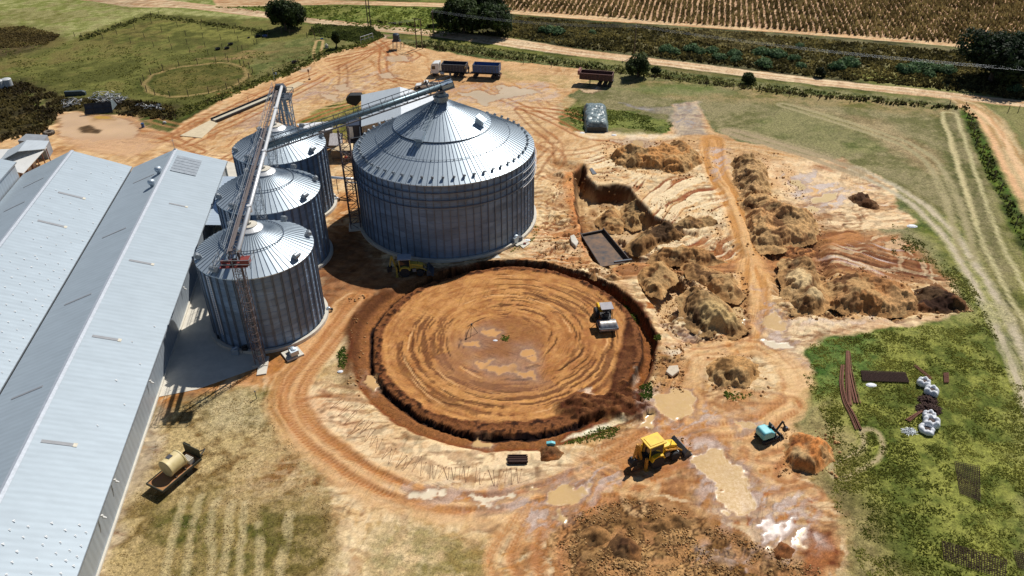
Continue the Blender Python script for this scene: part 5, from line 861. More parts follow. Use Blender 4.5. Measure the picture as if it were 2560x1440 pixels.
heap('gravel_heap', 'small dark gravel heap left of the peaked one', [(1450, 1330), (1475, 1308), (1510, 1318), (1512, 1350), (1475, 1355)], 1.1, srgb(84, 56, 30), srgb(150, 108, 60), 'gravel heap', seed=21, pale=.1, edge=1.3)
heap('gravel_heap', 'low gravel heap just below the long puddle', [(1620, 1310), (1680, 1285), (1725, 1300), (1720, 1330), (1660, 1330)], .8, srgb(112, 80, 42), srgb(172, 128, 76), 'gravel heap', seed=22, pale=.1, edge=1.4)
heap('soil_heap', 'dark brown lump among the white glints at the bottom right', [(1930, 1375), (1950, 1358), (1990, 1372), (1980, 1392), (1945, 1392)], .7, srgb(90, 50, 24), srgb(140, 86, 44), seed=23, pale=.1, edge=1.)
heap('soil_heap', 'low earth scatter pushed up in front of the yellow digger', [(1680, 1110), (1700, 1100), (1712, 1125), (1700, 1138), (1684, 1130)], .5, srgb(110, 70, 34), srgb(190, 140, 84), seed=24, pale=.1, edge=.8)
# ================================================================== vegetation
lm = attr_mat('foliage', .7, (.7, 1.25), 1.5, 0., trans=.25); gl = attr_mat('grass_blades', .8, (.8, 1.3), 1.5, 0., trans=.45)
def cards(P, size, col, nrm=None, tri=False, asp=1.3):
    n = len(P); u = RNG.normal(size=(n, 3)); u /= np.linalg.norm(u, axis=1)[:, None]
    if nrm is not None: u = u*.8+nrm*.9; u /= np.linalg.norm(u, axis=1)[:, None]
    r = RNG.normal(size=(n, 3)); a = np.cross(u, r); a /= np.linalg.norm(a, axis=1)[:, None]; b = np.cross(u, a); s = (size*(.6+.8*RNG.random(n)))[:, None]
    V = np.stack([P-a*s*asp, P+b*s*.6, P+a*s*asp, P-b*s*.6], 1).reshape(-1, 3); F = np.arange(n*4).reshape(n, 4); return V, F, np.repeat(col, 4, 0)
def crown(lobes, n, size, c0, c1):
    vol = np.array([l[3]*l[4]*l[5] for l in lobes])**.67; cnt = (n*vol/vol.sum()).astype(int); PP = []; NN = []; CC = []
    for (x, y, z, a, b, c), k in zip(lobes, cnt):
        d = RNG.normal(size=(k, 3)); d /= np.linalg.norm(d, axis=1)[:, None]; q = fbm(d[:, 0]*2.3+x, d[:, 1]*2.3+d[:, 2]*1.7+y, 1., 3, 80); rr = (.62+.75*(q-.2))*(1-.35*RNG.random(k)**2)
        keep = vn(d[:, 0]*4+x*3, d[:, 2]*4+d[:, 1]*3+y, 81) > .22; p = np.stack([x+d[:, 0]*a*rr, y+d[:, 1]*b*rr, z+d[:, 2]*c*rr], 1)[keep]; p[:, 2] = np.maximum(p[:, 2], .12)
        t = (sm(.35, .65, q[keep])*.7+.3*RNG.random(keep.sum())); PP.append(p); NN.append(d[keep]); CC.append(mixc(c0, c1, t))
    return cards(np.concatenate(PP), size, np.concatenate(CC), np.concatenate(NN))
bark = mat('bark', (.09, .065, .045), .95, 0, .3, 5, .4, 12)
def tree(name, label, x, y, h, r, c0, c1, n=9000, size=.3, cat='tree', group='trees and shrubs by the roads', shape=None, seed=0, low=.05):
    rd = random.Random(seed); t = empty(name, (x, y, 0), label, cat, group=group); L = []
    for i in range(shape or 9):
        a = rd.uniform(0, 6.28); q = rd.uniform(.2, .62)*r; s = rd.uniform(.38, .6)*r; L.append((math.cos(a)*q, math.sin(a)*q, h*(low+rd.uniform(.3, .62)), s, s, min(s*1., h*.36)))
    L.append((0, 0, h*.58, r*.72, r*.72, h*.42)); V, F, Cc = crown(L, n, size, c0, c1)
    fast_mesh('crown', V, F, {'col': ('FLOAT_COLOR', rgba(Cc))}, [lm], smooth=False, parent=t)
    m = MB(); m.tube((0, 0, -.1), (0, 0, h*.35), .045*h, .03*h, n=8)
    for i in range(6): a = i*1.05; m.tube((0, 0, h*.22), (math.cos(a)*r*.55, math.sin(a)*r*.55, h*.6), .018*h, .006*h, n=5)
    m.build('trunk', bark, t); return t
TD0, TD1 = srgb(24, 36, 18), srgb(68, 84, 38)
tree('round_tree', 'dense round dark tree by the paddock corner', *G(715, 76), 8.6, 6.2, TD0, TD1, 15000, .26, seed=1)
tree('large_tree', 'left lobe of the big dark tree clump between the two roads', *G(1160, 82), 9., 6.6, TD0, srgb(74, 92, 42), 14000, .28, seed=2)
tree('large_tree', 'right lobe of the big dark tree clump between the two roads', *G(1244, 86), 8., 6.2, TD0, srgb(70, 90, 44), 13000, .28, seed=3)
tree('large_tree', 'rear tree of the dark clump, cut by the top edge of the photo', *G(1205, 50), 10., 7., TD0, srgb(50, 66, 30), 13000, .28, seed=4)
tree('young_tree', 'small grey-green tree just left of the big dark clump', *G(1098, 62), 4.6, 2.6, srgb(36, 52, 24), srgb(92, 110, 56), 5000, .2, seed=5)
tree('spreading_tree', 'largest dark spreading tree at the right edge', *G(2474, 205), 11.6, 9.6, srgb(18, 30, 18), srgb(52, 70, 42), 22000, .3, seed=6)
tree('willow_tree', 'feathery grey-green tree right of the red trailer', *G(1594, 193), 5.8, 3.6, srgb(34, 46, 24), srgb(92, 106, 58), 9000, .17, seed=7)
tree('conifer', 'narrow dark upright conifer near the yard entrance', *G(842, 121), 4.6, 1.45, srgb(24, 36, 16), srgb(66, 84, 34), 4500, .15, seed=8, shape=6, low=.1)
tree('round_shrub', 'round clipped-looking shrub alone on the fence strip', *G(1868, 210), 2.6, 1.9, srgb(30, 42, 18), srgb(80, 92, 46), 4000, .15, cat='shrub', seed=9)
tree('round_shrub', 'dark shrub at the near edge of the verge by the road', *G(2048, 192), 2.4, 1.3, srgb(20, 30, 14), srgb(50, 62, 32), 2500, .15, cat='shrub', seed=10)
tree('round_shrub', 'small shrub right beside the willow-like tree', *G(1638, 188), 2.2, 1.2, srgb(30, 44, 24), srgb(76, 92, 52), 2000, .15, cat='shrub', seed=11)
tree('round_shrub', 'blue-green shrub at the foot of the largest tree', *G(2532, 232), 2., 1.7, srgb(56, 84, 56), srgb(110, 140, 100), 2500, .15, cat='shrub', seed=12)
# blue-green shrubs between the roads
base = []
for k in range(3):
    V, F, Cc = crown([(0, 0, .7, 1.6, 1.5, .9), (.9, .5, .6, 1., 1., .7), (-.8, .3, .55, 1., 1.1, .7), (.2, -.8, .5, 1., .9, .6)], 900, .17, srgb(60, 88, 54), srgb(124, 152, 104)); base.append(fast_mesh('bushy_shrub', V, F, {'col': ('FLOAT_COLOR', rgba(Cc))}, [lm], smooth=False))
SH = [(1367, 82, 1.3), (1397, 85, 1.2), (1665, 128, 1.1), (1683, 134, 1.), (1728, 128, 1.2), (1750, 133, .9), (1779, 131, 1.), (1796, 148, 1.), (1836, 141, 1.1), (1905, 137, 1.2), (1908, 165, 1.3), (1932, 142, 1.3), (1953, 143, 1.), (1985, 150, .9), (2000, 168, .8), (2092, 173, 1.2), (2127, 165, 1.4), (2108, 162, .8), (2262, 182, 1.4), (2285, 168, .9), (2308, 178, 1.5), (2322, 190, .9), (2358, 183, 1.4), (2000, 118, .7), (1840, 152, .8), (1480, 84, .7)]
for i, (px, py, s) in enumerate(SH):
    o = base[i] if i < 3 else base[i % 3].copy()
    if i >= 3: SC.collection.objects.link(o)
    o.location = (*G(px, py), 0); o.scale = (s*1.1, s*1.1, s); o.rotation_euler = (0, 0, i*1.7)
    tag(o, ORD[sorted(SH).index(SH[i])]+' blue-green shrub counted from the left, in the scrub between the roads', 'shrub', 'blue-green shrubs between the roads')
def scatter(pts, n, world=False):
    P = np.array(pts) if world else GP(pts); a, b = P.min(0), P.max(0); Q = RNG.random((n, 2))*(b-a)+a; return Q[sdpoly(Q[:, 0], Q[:, 1], P) > 0]
def tufts(name, pts, n, h, c0, c1, wd=.3, thr=None, blades=3, lean=.5, sc=2.5, world=False, pre=None, zf=True):
    Q = scatter(pts, n, world) if pre is None else pre
    if thr is not None: Q = Q[fbm(Q[:, 0], Q[:, 1], sc, 3, 90) > thr-.12+.24*RNG.random(len(Q))]
    k = len(Q); hh = h*(.45+.9*fbm(Q[:, 0], Q[:, 1], 3., 3, 91)*RNG.random(k)**.5+.1); t = np.clip(sm(.35, .65, fbm(Q[:, 0], Q[:, 1], 4., 3, 92))*.7+.4*RNG.random(k)-.05, 0, 1); col = mixc(c0, c1, t)
    ji = np.clip(np.searchsorted(gy, Q[:, 1])-1, 0, len(gy)-2); ii = np.clip(np.searchsorted(gx, Q[:, 0])-1, 0, len(gx)-2); zz = H[ji, ii]-.03; Vs = []; 
    for b in range(blades):
        a = RNG.random(k)*6.28; w_ = wd*(.5+RNG.random(k)); ox, oy = np.cos(a)*w_/2, np.sin(a)*w_/2; la = RNG.random(k)*6.28; a = la+math.pi/2; ox, oy = np.cos(a)*w_/2, np.sin(a)*w_/2; lx, ly = np.cos(la)*lean*hh, np.sin(la)*lean*hh; sx, sy = (RNG.random(k)-.5)*wd*1.5, (RNG.random(k)-.5)*wd*1.5
        x, y = Q[:, 0]+sx, Q[:, 1]+sy; Vs.append(np.stack([np.stack([x-ox, y-oy, zz], 1), np.stack([x+ox, y+oy, zz], 1), np.stack([x+lx+ox*.5, y+ly+oy*.5, zz+hh], 1), np.stack([x+lx-ox*.5, y+ly-oy*.5, zz+hh], 1)], 1))
    V = np.stack(Vs, 1).reshape(-1, 3); F = np.arange(len(V)).reshape(-1, 4); o = fast_mesh(name, V, F, {'col': ('FLOAT_COLOR', rgba(np.repeat(col, blades*4, 0)))}, [gl], smooth=False); tag(o, kind='stuff'); return o
VG = [(1290, 42), (1518, 62), (1750, 78), (2012, 97), (2363, 127), (2640, 158), (2640, 258), (2363, 224), (2047, 192), (1660, 144), (1450, 119), (1272, 91)]
tufts('scrub', VG, 22000, .6, srgb(66, 62, 34), srgb(142, 130, 78), .5); tufts('scrub', [(1700, 75), (1900, 88), (1960, 110), (1850, 130), (1750, 108)], 2500, .9, srgb(112, 100, 62), srgb(176, 164, 112), .5)
tufts('tall_grass', [(531, 18), (850, 14), (1125, 22), (1115, 92), (940, 70), (700, 34)], 7000, .3, srgb(100, 116, 46), srgb(152, 160, 78), .4, thr=.42)
tufts('tall_grass', [(925, 58), (1075, 72), (1272, 92), (1450, 120), (1660, 146), (2047, 193), (2363, 225), (2600, 256), (2600, 247), (2363, 217), (2047, 186), (1660, 139), (1450, 112), (1272, 84), (1075, 66), (925, 53)], 7000, .7, srgb(36, 34, 18), srgb(84, 78, 42), .5)
tufts('tall_grass', [(1000, 108), (1100, 104), (1250, 124), (1450, 152), (1660, 178), (2047, 228), (2363, 262), (2405, 272), (2200, 258), (1900, 226), (1700, 204), (1560, 186), (1450, 170), (1240, 146), (1090, 122), (1040, 118)], 13000, .42, srgb(86, 94, 46), srgb(160, 158, 98), .4)
tufts('tall_grass', [(1040, 118), (1240, 145), (1450, 169), (1700, 203), (2047, 247), (2400, 276), (2400, 270), (2047, 240), (1700, 196), (1450, 162), (1240, 138), (1060, 112)], 7000, .7, srgb(36, 40, 20), srgb(80, 82, 42), .4)
tufts('tall_grass', [(790, 62), (925, 70), (960, 92), (915, 112), (860, 100), (770, 85)], 3500, .6, srgb(66, 76, 34), srgb(128, 136, 72), .5)
tufts('tall_grass', [(2404, 262), (2424, 262), (2462, 350), (2520, 480), (2600, 640), (2600, 700), (2500, 500), (2440, 380)], 2600, .4, srgb(50, 58, 24), srgb(112, 120, 56), .35)
tufts('scrub', [(-100, 208), (60, 208), (170, 248), (320, 250), (450, 270), (430, 300), (330, 290), (250, 280), (220, 265), (150, 285), (110, 335), (0, 356), (-100, 368)], 8000, .6, srgb(60, 50, 32), srgb(116, 104, 60), .5, thr=.4)
tufts('scrub', [(-60, 75), (60, 66), (150, 88), (120, 112), (-60, 125)], 2500, .4, srgb(92, 78, 48), srgb(136, 120, 72), .5)
tufts('tall_grass', [(200, 92), (378, 36), (670, 78), (672, 86), (378, 44), (205, 102)], 2500, .5, srgb(84, 88, 44), srgb(134, 134, 76), .5)
tufts('tall_grass', [(440, 300), (600, 232), (720, 190), (830, 135), (920, 116), (920, 108), (820, 122), (700, 176), (600, 216), (430, 280)], 5000, .4, srgb(76, 82, 36), srgb(134, 136, 68), .4)
tufts('meadow_grass', [(2020, 860), (2180, 830), (2300, 815), (2440, 815), (2570, 980), (2600, 1480), (2180, 1480), (2080, 1250), (2090, 1180), (2060, 1050), (2010, 940)], 46000, .13, srgb(120, 126, 50), srgb(178, 176, 90), .18, thr=.5, sc=1.6, blades=2, lean=.9)
tufts('meadow_grass', [(2230, 560), (2330, 620), (2440, 720), (2500, 860), (2440, 820), (2420, 780), (2330, 660), (2230, 640)], 6000, .14, srgb(100, 106, 46), srgb(160, 158, 86), .22, thr=.5, blades=2, lean=.9)
tufts('meadow_grass', [(1412, 274), (1470, 264), (1560, 278), (1670, 302), (1688, 318), (1660, 332), (1560, 320), (1440, 320)], 4000, .2, srgb(88, 100, 42), srgb(138, 144, 72), .3, thr=.45, blades=2)
tufts('dry_grass', [(420, 1030), (560, 990), (690, 1000), (705, 1070), (780, 1180), (830, 1260), (820, 1480), (250, 1480), (340, 1240)], 7000, .08, srgb(160, 134, 84), srgb(214, 192, 142), .18, thr=.5, sc=1.4, blades=2, lean=1.)
tufts('meadow_grass', [(0, 110), (200, 110), (600, 130), (900, 110), (700, 190), (450, 280), (180, 240), (0, 200)], 9000, .2, srgb(96, 100, 44), srgb(146, 146, 78), .4, thr=.52, sc=3., blades=2, lean=.8)
for P, n_ in (([(846, 880), (862, 870), (868, 900), (862, 925), (850, 920)], 160), ([(1560, 735), (1576, 748), (1574, 762), (1558, 750)], 80), ([(1575, 762), (1600, 775), (1598, 795), (1580, 780)], 90), ([(1638, 838), (1652, 845), (1648, 855), (1638, 850)], 50), ([(1600, 970), (1625, 960), (1632, 990), (1615, 1005), (1600, 998)], 180), ([(1440, 1090), (1500, 1065), (1550, 1070), (1530, 1095), (1450, 1108), (1400, 1110)], 260), ([(1805, 980), (1880, 985), (1860, 998), (1820, 1000)], 60), ([(1255, 838), (1275, 842), (1270, 856), (1256, 852)], 40), ([(1270, 618), (1330, 590), (1340, 560), (1350, 570), (1330, 610), (1280, 630)], 160)): tufts('grass_patch', P, n_*2, .18, srgb(84, 112, 44), srgb(150, 162, 76), .25, blades=2)
# crop rows
dr = G(1925, 0)-G(1938, 78); dr /= np.linalg.norm(dr); pr = np.array([dr[1], -dr[0]]); FP = GP([(1190, 6), (1290, 27), (1518, 43), (1660, 56), (2012, 79), (2363, 107), (2640, 134), (3000, -60), (1150, -110)]); cen = G(1938, 76)
rows = []
for k in range(-70, 70):
    for rep in range(1):
        s = np.arange(-60, 150, .42)+RNG.random(500)*.3; off = k*1.55+.18*RNG.normal(size=500); rows.append(cen+np.outer(s, dr)+np.outer(off, pr))
Q = np.concatenate(rows); Q = Q[(sdpoly(Q[:, 0], Q[:, 1], FP) > .3) & (Q[:, 1] < 345)]; Q = Q[RNG.random(len(Q)) < .85]
tufts('maize_crop', None, 0, 1.2, srgb(92, 80, 48), srgb(156, 138, 90), .38, blades=3, lean=.3, pre=Q)
# ================================================================== fences, poles, wires
post0 = None
def fence(label, segs, h=1.25, wires=True, step=None, pts=None, r=.07, name='wire_fence', m_=None):
    t = empty(name, (*G(*(pts or segs)[0]), 0), label, 'fence'); loc = np.array(t.location[:2]); P = [G(*p) for p in (pts or segs)]
    pm = MB(); pm.tube((0, 0, -.1), (0, 0, h), r, n=6); first = None
    if step: 
        Q = []
        for a, b in zip(P[:-1], P[1:]):
            n_ = max(1, int(np.linalg.norm(b-a)/step)); Q += [a+(b-a)*i/n_ for i in range(n_)]
        P2 = Q+[P[-1]]
    else: P2 = P
    for q in P2[:98]:
        if first is None: first = pm.build('post', m_ or wood, t); o = first
        else: o = first.copy(); SC.collection.objects.link(o); o.parent = t
        o.location = (q[0]-loc[0], q[1]-loc[1], 0)
    if wires:
        w_ = MB()
        for a, b in zip(P[:-1], P[1:]):
            for z in (h*.4, h*.68, h*.93): w_.tube((*(a-loc), z), (*(b-loc), z), .007, n=3, cap=False)
        w_.build('wire', rust, t)
    return t
RP = [(354, 212), (360, 202), (377, 188), (408, 176), (448, 166), (494, 161), (540, 156), (571, 155), (601, 163), (611, 166), (624, 171), (632, 183), (623, 198), (598, 211), (567, 223), (522, 234), (471, 241), (425, 243), (388, 238), (367, 229), (354, 212)]
fence('circular pen of leaning posts in the left meadow', RP[:-1]+[RP[0]], 1.45, name='round_pen', r=.09)
fence('wire fence round the upper paddock, bending at its far corner', [(187, 92), (205, 95), (248, 82), (292, 68), (338, 52), (378, 40), (398, 38), (450, 50), (505, 58), (590, 70), (650, 80), (672, 84)], 1.3, step=5)
PADI = [(258, 100), (293, 88), (337, 73), (379, 58), (327, 108), (361, 95), (405, 80), (444, 68), (385, 118), (424, 105), (465, 90), (504, 73), (430, 124), (468, 111), (508, 96), (545, 78), (475, 132), (513, 118), (552, 99), (587, 83), (521, 138), (556, 123), (596, 104), (630, 88)]
pm = MB(); pm.tube((0, 0, -.1), (0, 0, 1.5), .07, n=6); f0 = None
for i, (px, py) in enumerate(PADI):
    o = pm.build('paddock_post', wood) if f0 is None else f0.copy()
    if f0 is None: f0 = o
    else: SC.collection.objects.link(o)
    o.location = (*G(px, py), 0); tag(o, ORD[sorted(PADI).index(PADI[i])]+' bare wooden post from the left, standing in the upper paddock', 'post', 'posts in the upper paddock')
fence('fence of short posts between the paddock and the lawn', [(565, 145), (595, 127), (606, 126), (636, 112), (643, 110), (670, 95)], 1.3)
fence('post fence with a rail under the round tree', [(705, 85), (725, 88), (768, 95), (780, 80), (788, 98), (801, 90)], 1.5, r=.1)
fence('low wire fence along the lawn edge and yard', [(440, 300), (520, 262), (600, 225), (672, 192), (745, 158), (822, 125)], 1.1, step=6)
fence('wire fence along the inside of the main road verge', [(1010, 118), (1100, 128), (1240, 152), (1450, 178), (1700, 207), (2047, 250), (2372, 272)], 1.25, step=5.5)
fence('tall end frame and wire fence at the right corner', [(2372, 268), (2412, 272), (2440, 360), (2500, 480), (2560, 610), (2620, 740)], 1.5, step=4.5, r=.08)
fence('wire fence beyond the right-hand farm track', [(2520, 280), (2545, 280), (2600, 300)], 1.4, step=5)
t = empty('yard_gate', (*G(918, 106), 0), 'pale open steel gate at the yard entrance', 'gate', rz=math.radians(52)); m = MB()
for z in (.25, 1.1, 1.9): m.tube((-2.2, 0, z), (2.2, 0, z), .06, n=5)
for x in (-2.2, -.7, .8, 2.2): m.tube((x, 0, .2), (x, 0, 1.9), .05, n=5)
m.build('frame', tubew, t); m = MB(); m.box((0, 0, 1.05), (4.3, .02, 1.5)); mm_ = mat('gate_mesh', (.5, .52, .5), .6); m.build('mesh_panel', mm_, t).scale = (1, 1, .02)
def pole(px, py, h, label, cross=True, group='wooden power poles'):
    t = empty('power_pole', (*G(px, py), 0), label, 'power pole', group=group); m = MB(); m.tube((0, 0, -.2), (0, 0, h), .15, .11, n=8); m.build('pole', wood, t)
    if cross: m = MB(); m.box((0, 0, h-.35), (1.9, .12, .14), rz=1.4); m.build('crossarm', wood, t); m = MB(); [m.lathe([(.06, 0), (.09, .12), (.05, .25)], (.13*k, .9*k, h-.28), n=8) for k in (-1, 0, 1)]; m.build('insulators', white, t)
    return t
pole(921, 68, 8.6, 'left pole of the tall twin poles at the top edge'); pole(928, 71, 8.6, 'right pole of the tall twin poles at the top edge')
m = MB(); a, b = G(921, 68), G(928, 71); d = b-a; m.tube((*(a-d*.5), 5.6), (*(b+d*.5), 5.6), .08, n=5); o = m.build('cross_beam', wood); tag(o, 'cross beam bolted over the tall twin poles', 'beam')
pole(1042, 121, 7.4, 'left pole of the twin transformer poles by the yard', False); pole(1056, 122, 7.4, 'right pole of the twin transformer poles by the yard', False)
m = MB(); a, b = G(1042, 121), G(1056, 122); d = b-a; m.tube((*(a-d*.35), 7.4), (*(b+d*.35), 7.4), .09, n=5); o = m.build('cross_beam', wood); tag(o, 'cross beam joining the twin poles by the yard', 'beam')
pole(1085, 95, 7.2, 'single pole behind the twin poles by the yard'); pole(1585, 140, 7.4, 'lone power pole standing above the grey-green tree')
def wire(a, b, sag, r=.01):
    m = MB(); N = 14; pr_ = None
    for i in range(N+1):
        s = i/N; p = Vector(a)*(1-s)+Vector(b)*s; p.z -= sag*4*s*(1-s)
        if pr_: m.tube(pr_, p, r, n=3, cap=False)
        pr_ = p
    return m
w6 = G(1585, 140); w5 = G(1085, 95); w7 = w6+(G(2560, 170, 6.3)-w6)*1.35
for k, lb in ((-1, 'far'), (0, 'middle'), (1, 'near')):
    m = wire((w6[0], w6[1]-.9*k, 7.3), (w7[0], w7[1]-.9*k, 7.3), 1.6); o = m.build('power_line', steelg); tag(o, f'{lb} power line running right from the lone pole over the scrub', 'cable')
    m = wire((w5[0], w5[1]-.9*k, 7.0), (w6[0], w6[1]-.9*k, 7.3), 1.1, .014); o = m.build('power_line', steelg); tag(o, f'{lb} power line between the single pole and the lone pole', 'cable')
for i, (px, py) in enumerate(((1042, 121), (1056, 122))): a = G(px, py); m = wire((a[0], a[1], 7.4), (a[0]-7.5, a[1]+6, 4.8), .1, .03); o = m.build('stay_wire', tubew); tag(o, ('left', 'right')[i]+' pale stay wire leaning from the twin poles by the yard', 'cable')
# ================================================================== water tank, tyre, drum, bits
t = empty('water_tank_stand', (*G(993, 122), 0), 'steel stand on six legs at the yard entrance', 'tank stand')
m = MB(); m.box((0, 0, 2.05), (2.1, 1.9, .12)); m.build('top_frame', steeld, t)
for a in (-.95, 0, .95):
    for b in (-.8, .8): m = MB(); m.tube((a, b, 0), (a, b, 2.), .055, n=6); m.build('leg', steelg, t)
m = MB(); m.lathe([(.85, 0), (.88, .5), (.85, .52), (.88, 1.), (.85, 1.02), (.86, 1.5), (.6, 1.75), (.25, 1.8)], n=20); o = m.build('water_tank', mat('blue_black_plastic', (.02, .035, .06), .45), smooth=False); o.location = (*G(993, 122), 2.11); tag(o, 'dark blue plastic water tank on the steel stand', 'water tank')
t = empty('tractor_tyre', (*G(124, 335), .3), 'big tractor tyre lying flat beside the pond', 'tyre'); m = MB(); m.lathe([(.5, -.28), (.85, -.32), (1., -.2), (1., .2), (.85, .32), (.5, .28), (.46, 0), (.5, -.28)], n=28, capt=False); m.build('carcass', mat('dusty_rubber', (.16, .13, .10), .9), t); m = MB()
for i in range(24): a = i*math.pi/12; m.box((math.cos(a)*1., math.sin(a)*1., (-1)**i*.12), (.1, .09, .3), rz=a)
m.build('tread_lugs', rubber, t)
m = MB(); m.lathe([(.29, 0), (.3, .3), (.28, .32), (.3, .6), (.29, .88), (.2, .9)], n=16); o = m.build('drum', bluep); o.location = (*G(358, 318), 0); tag(o, 'blue drum at the edge of the pond', 'drum')
m = MB(); m.lathe([(.3, 0), (.36, .2), (.3, .45), (.1, .5)], n=12); o = m.build('pot', mat('grey_pot', (.4, .4, .38), .8)); o.location = (*G(412, 309), 0); tag(o, 'small grey pot on the grass by the yard edge', 'pot')
def bin3(name, label, px, py, L, Wd, Hh, m_, rz, cat='container'):
    o = MB(); o.box((0, 0, .06), (L, Wd, .1)); 
    for s in (-1, 1): o.box((0, s*Wd/2, Hh/2), (L, .08, Hh)); o.box((s*L/2, 0, Hh/2), (.08, Wd-.1, Hh))
    o = o.build(name, m_); o.location = (*G(px, py), 0); o.rotation_euler = (0, 0, rz); return tag(o, label, cat)
t = empty('wrecked_tank', (*G(250, 283), 0), 'crumpled black plastic bin lying tilted at the pond edge', 'bin', rz=.25)
m = MB(); m.box((0, 0, 1.1), (5.2, .15, 2.3), rx=-.5); m.box((0, 1.2, .9), (5.2, 2.4, .12), rx=.3); m.build('panel', mat('black_plastic', (.03, .034, .045), .4, 0, .4, 1), t)
m = MB()
for z in (.25, 1.1, 2.): m.box((0, -.15+(z-1.1)*.5, z), (5.3, .12, .1), rx=-.5)
for x in (-2.6, -1., 1., 2.6): m.box((x, -.15, 1.1), (.12, .14, 2.4), rx=-.5)
m.build('rib', black, t); m = MB(); m.add([(2.6, -.2, .4), (3.6, .8, 1.2), (2.9, 1.4, 2.3), (2.5, .6, 2.2)], [(0, 1, 2, 3)]); m.build('torn_flap', mat('torn_grey', (.2, .25, .26), .6), t)
m = MB(); m.side([(-2.2, 0), (2.2, 0), (2.2, .7), (1.6, 1.0), (-2.2, 1.0)], -.4, .4); o = m.build('trough', mat('dark_trough', (.05, .07, .08), .5)); o.location = (*G(190, 238), 0); o.rotation_euler = (0, 0, .1); tag(o, 'long dark trough lying at the meadow edge by the scrap', 'trough')
for lb, poly, n_, kk in (('tangled grey scrap strewn from the trough to the black bin', [(215, 250), (240, 236), (290, 236), (320, 250), (300, 262), (250, 258)], 150, .13), ('scrap timber and pale offcuts in the weeds right of the black bin', [(330, 266), (360, 260), (405, 268), (410, 280), (370, 278)], 60, .15), ('pale rubble scattered in the brown weeds left of the black bin', [(150, 262), (180, 250), (215, 252), (205, 262), (160, 272)], 50, .2)):
    m = MB(); Q = scatter(poly, n_*2)
    for q in Q: L = random.uniform(.3, 1.8); m.box((q[0], q[1], random.uniform(.1, .7)), (L, random.uniform(.05, .18), random.uniform(.03, .1)), rz=random.uniform(0, 3.1), ry=random.uniform(-.4, .4), mi=random.choice([0, 0, 1, 2]))
    o = m.build('scrap_heap', [steelg, mat('scrap_pale', (.5, .5, .48), .7), mat('scrap_dark', (.08, .07, .07), .8)]); tag(o, lb, 'scrap heap'); tag(o, kind='stuff')
for px, py, c_, lb in ((645, 92, black, 'black feed tub nearest the round tree'), (568, 122, black, 'larger black feed tub in the lower paddock'), (577, 112, black, 'small black feed tub above the larger one'), (545, 124, black, 'small black feed tub left of the larger one'), (622, 95, black, 'small black tub left of the feed tub by the round tree'), (663, 92, bluep, 'blue and white trough under the round tree'), (805, 98, bluep, 'small blue crate on the lawn'), (736, 157, black, 'black tub sunk in bare soil on the lawn')):
    m = MB(); s = 1.1 if 'larger' in lb or 'sunk' in lb or 'nearest' in lb or 'trough' in lb else .6; m.lathe([(.5*s, 0), (.62*s, .4*s), (.56*s, .4*s), (.45*s, .1)], n=16); o = m.build('feed_tub', c_); o.location = (*G(px, py), 0); tag(o, lb, 'feed tub', 'tubs on the grass')
x, y = G(817, 120); m = MB(); m.box((0, 0, .4), (.8, .5, .8)); m.box((0, 0, .95), (.3, .3, .35)); o = m.build('pump_box', conc, bevel=.03); o.location = (x, y, 0); tag(o, 'small concrete pump box beside the conifer', 'pump box')
# wrapped bale stack
t = empty('tarped_stack', (*G(1489, 301), 0), 'long stack under crumpled grey-green plastic sheet on the small grass island', 'stack', rz=-.06)
nx_, ny_ = 40, 90; u = np.linspace(-1, 1, nx_); v = np.linspace(-1, 1, ny_); U, Vv = np.meshgrid(u, v); prof = np.minimum(1, (1-np.abs(U)**6))*np.minimum(1, (1-np.abs(Vv)**14)); px_ = U*2.35*(1+.05*np.sin(Vv*9)); py_ = Vv*6.; pz = 1.9*prof**.6+(fbm(px_*1., py_*1., .9, 4, 95)-.5)*.7*(prof > .05)
idx = np.arange(nx_*ny_).reshape(ny_, nx_); F = np.stack([idx[:-1, :-1], idx[:-1, 1:], idx[1:, 1:], idx[1:, :-1]], -1).reshape(-1, 4)
fast_mesh('plastic_sheet', np.stack([px_, py_, pz], -1).reshape(-1, 3), F, None, [mat('crumpled_plastic', (.20, .25, .26), .38, 0, .35, .9, .6, 2.5, c2=(.06, .09, .1))], smooth=False, parent=t)
m = MB(); m.box((0, -5.75, .5), (3.8, .5, 1.), rz=0); m.build('open_end', mat('dark_bale', (.035, .04, .042), .7), t)
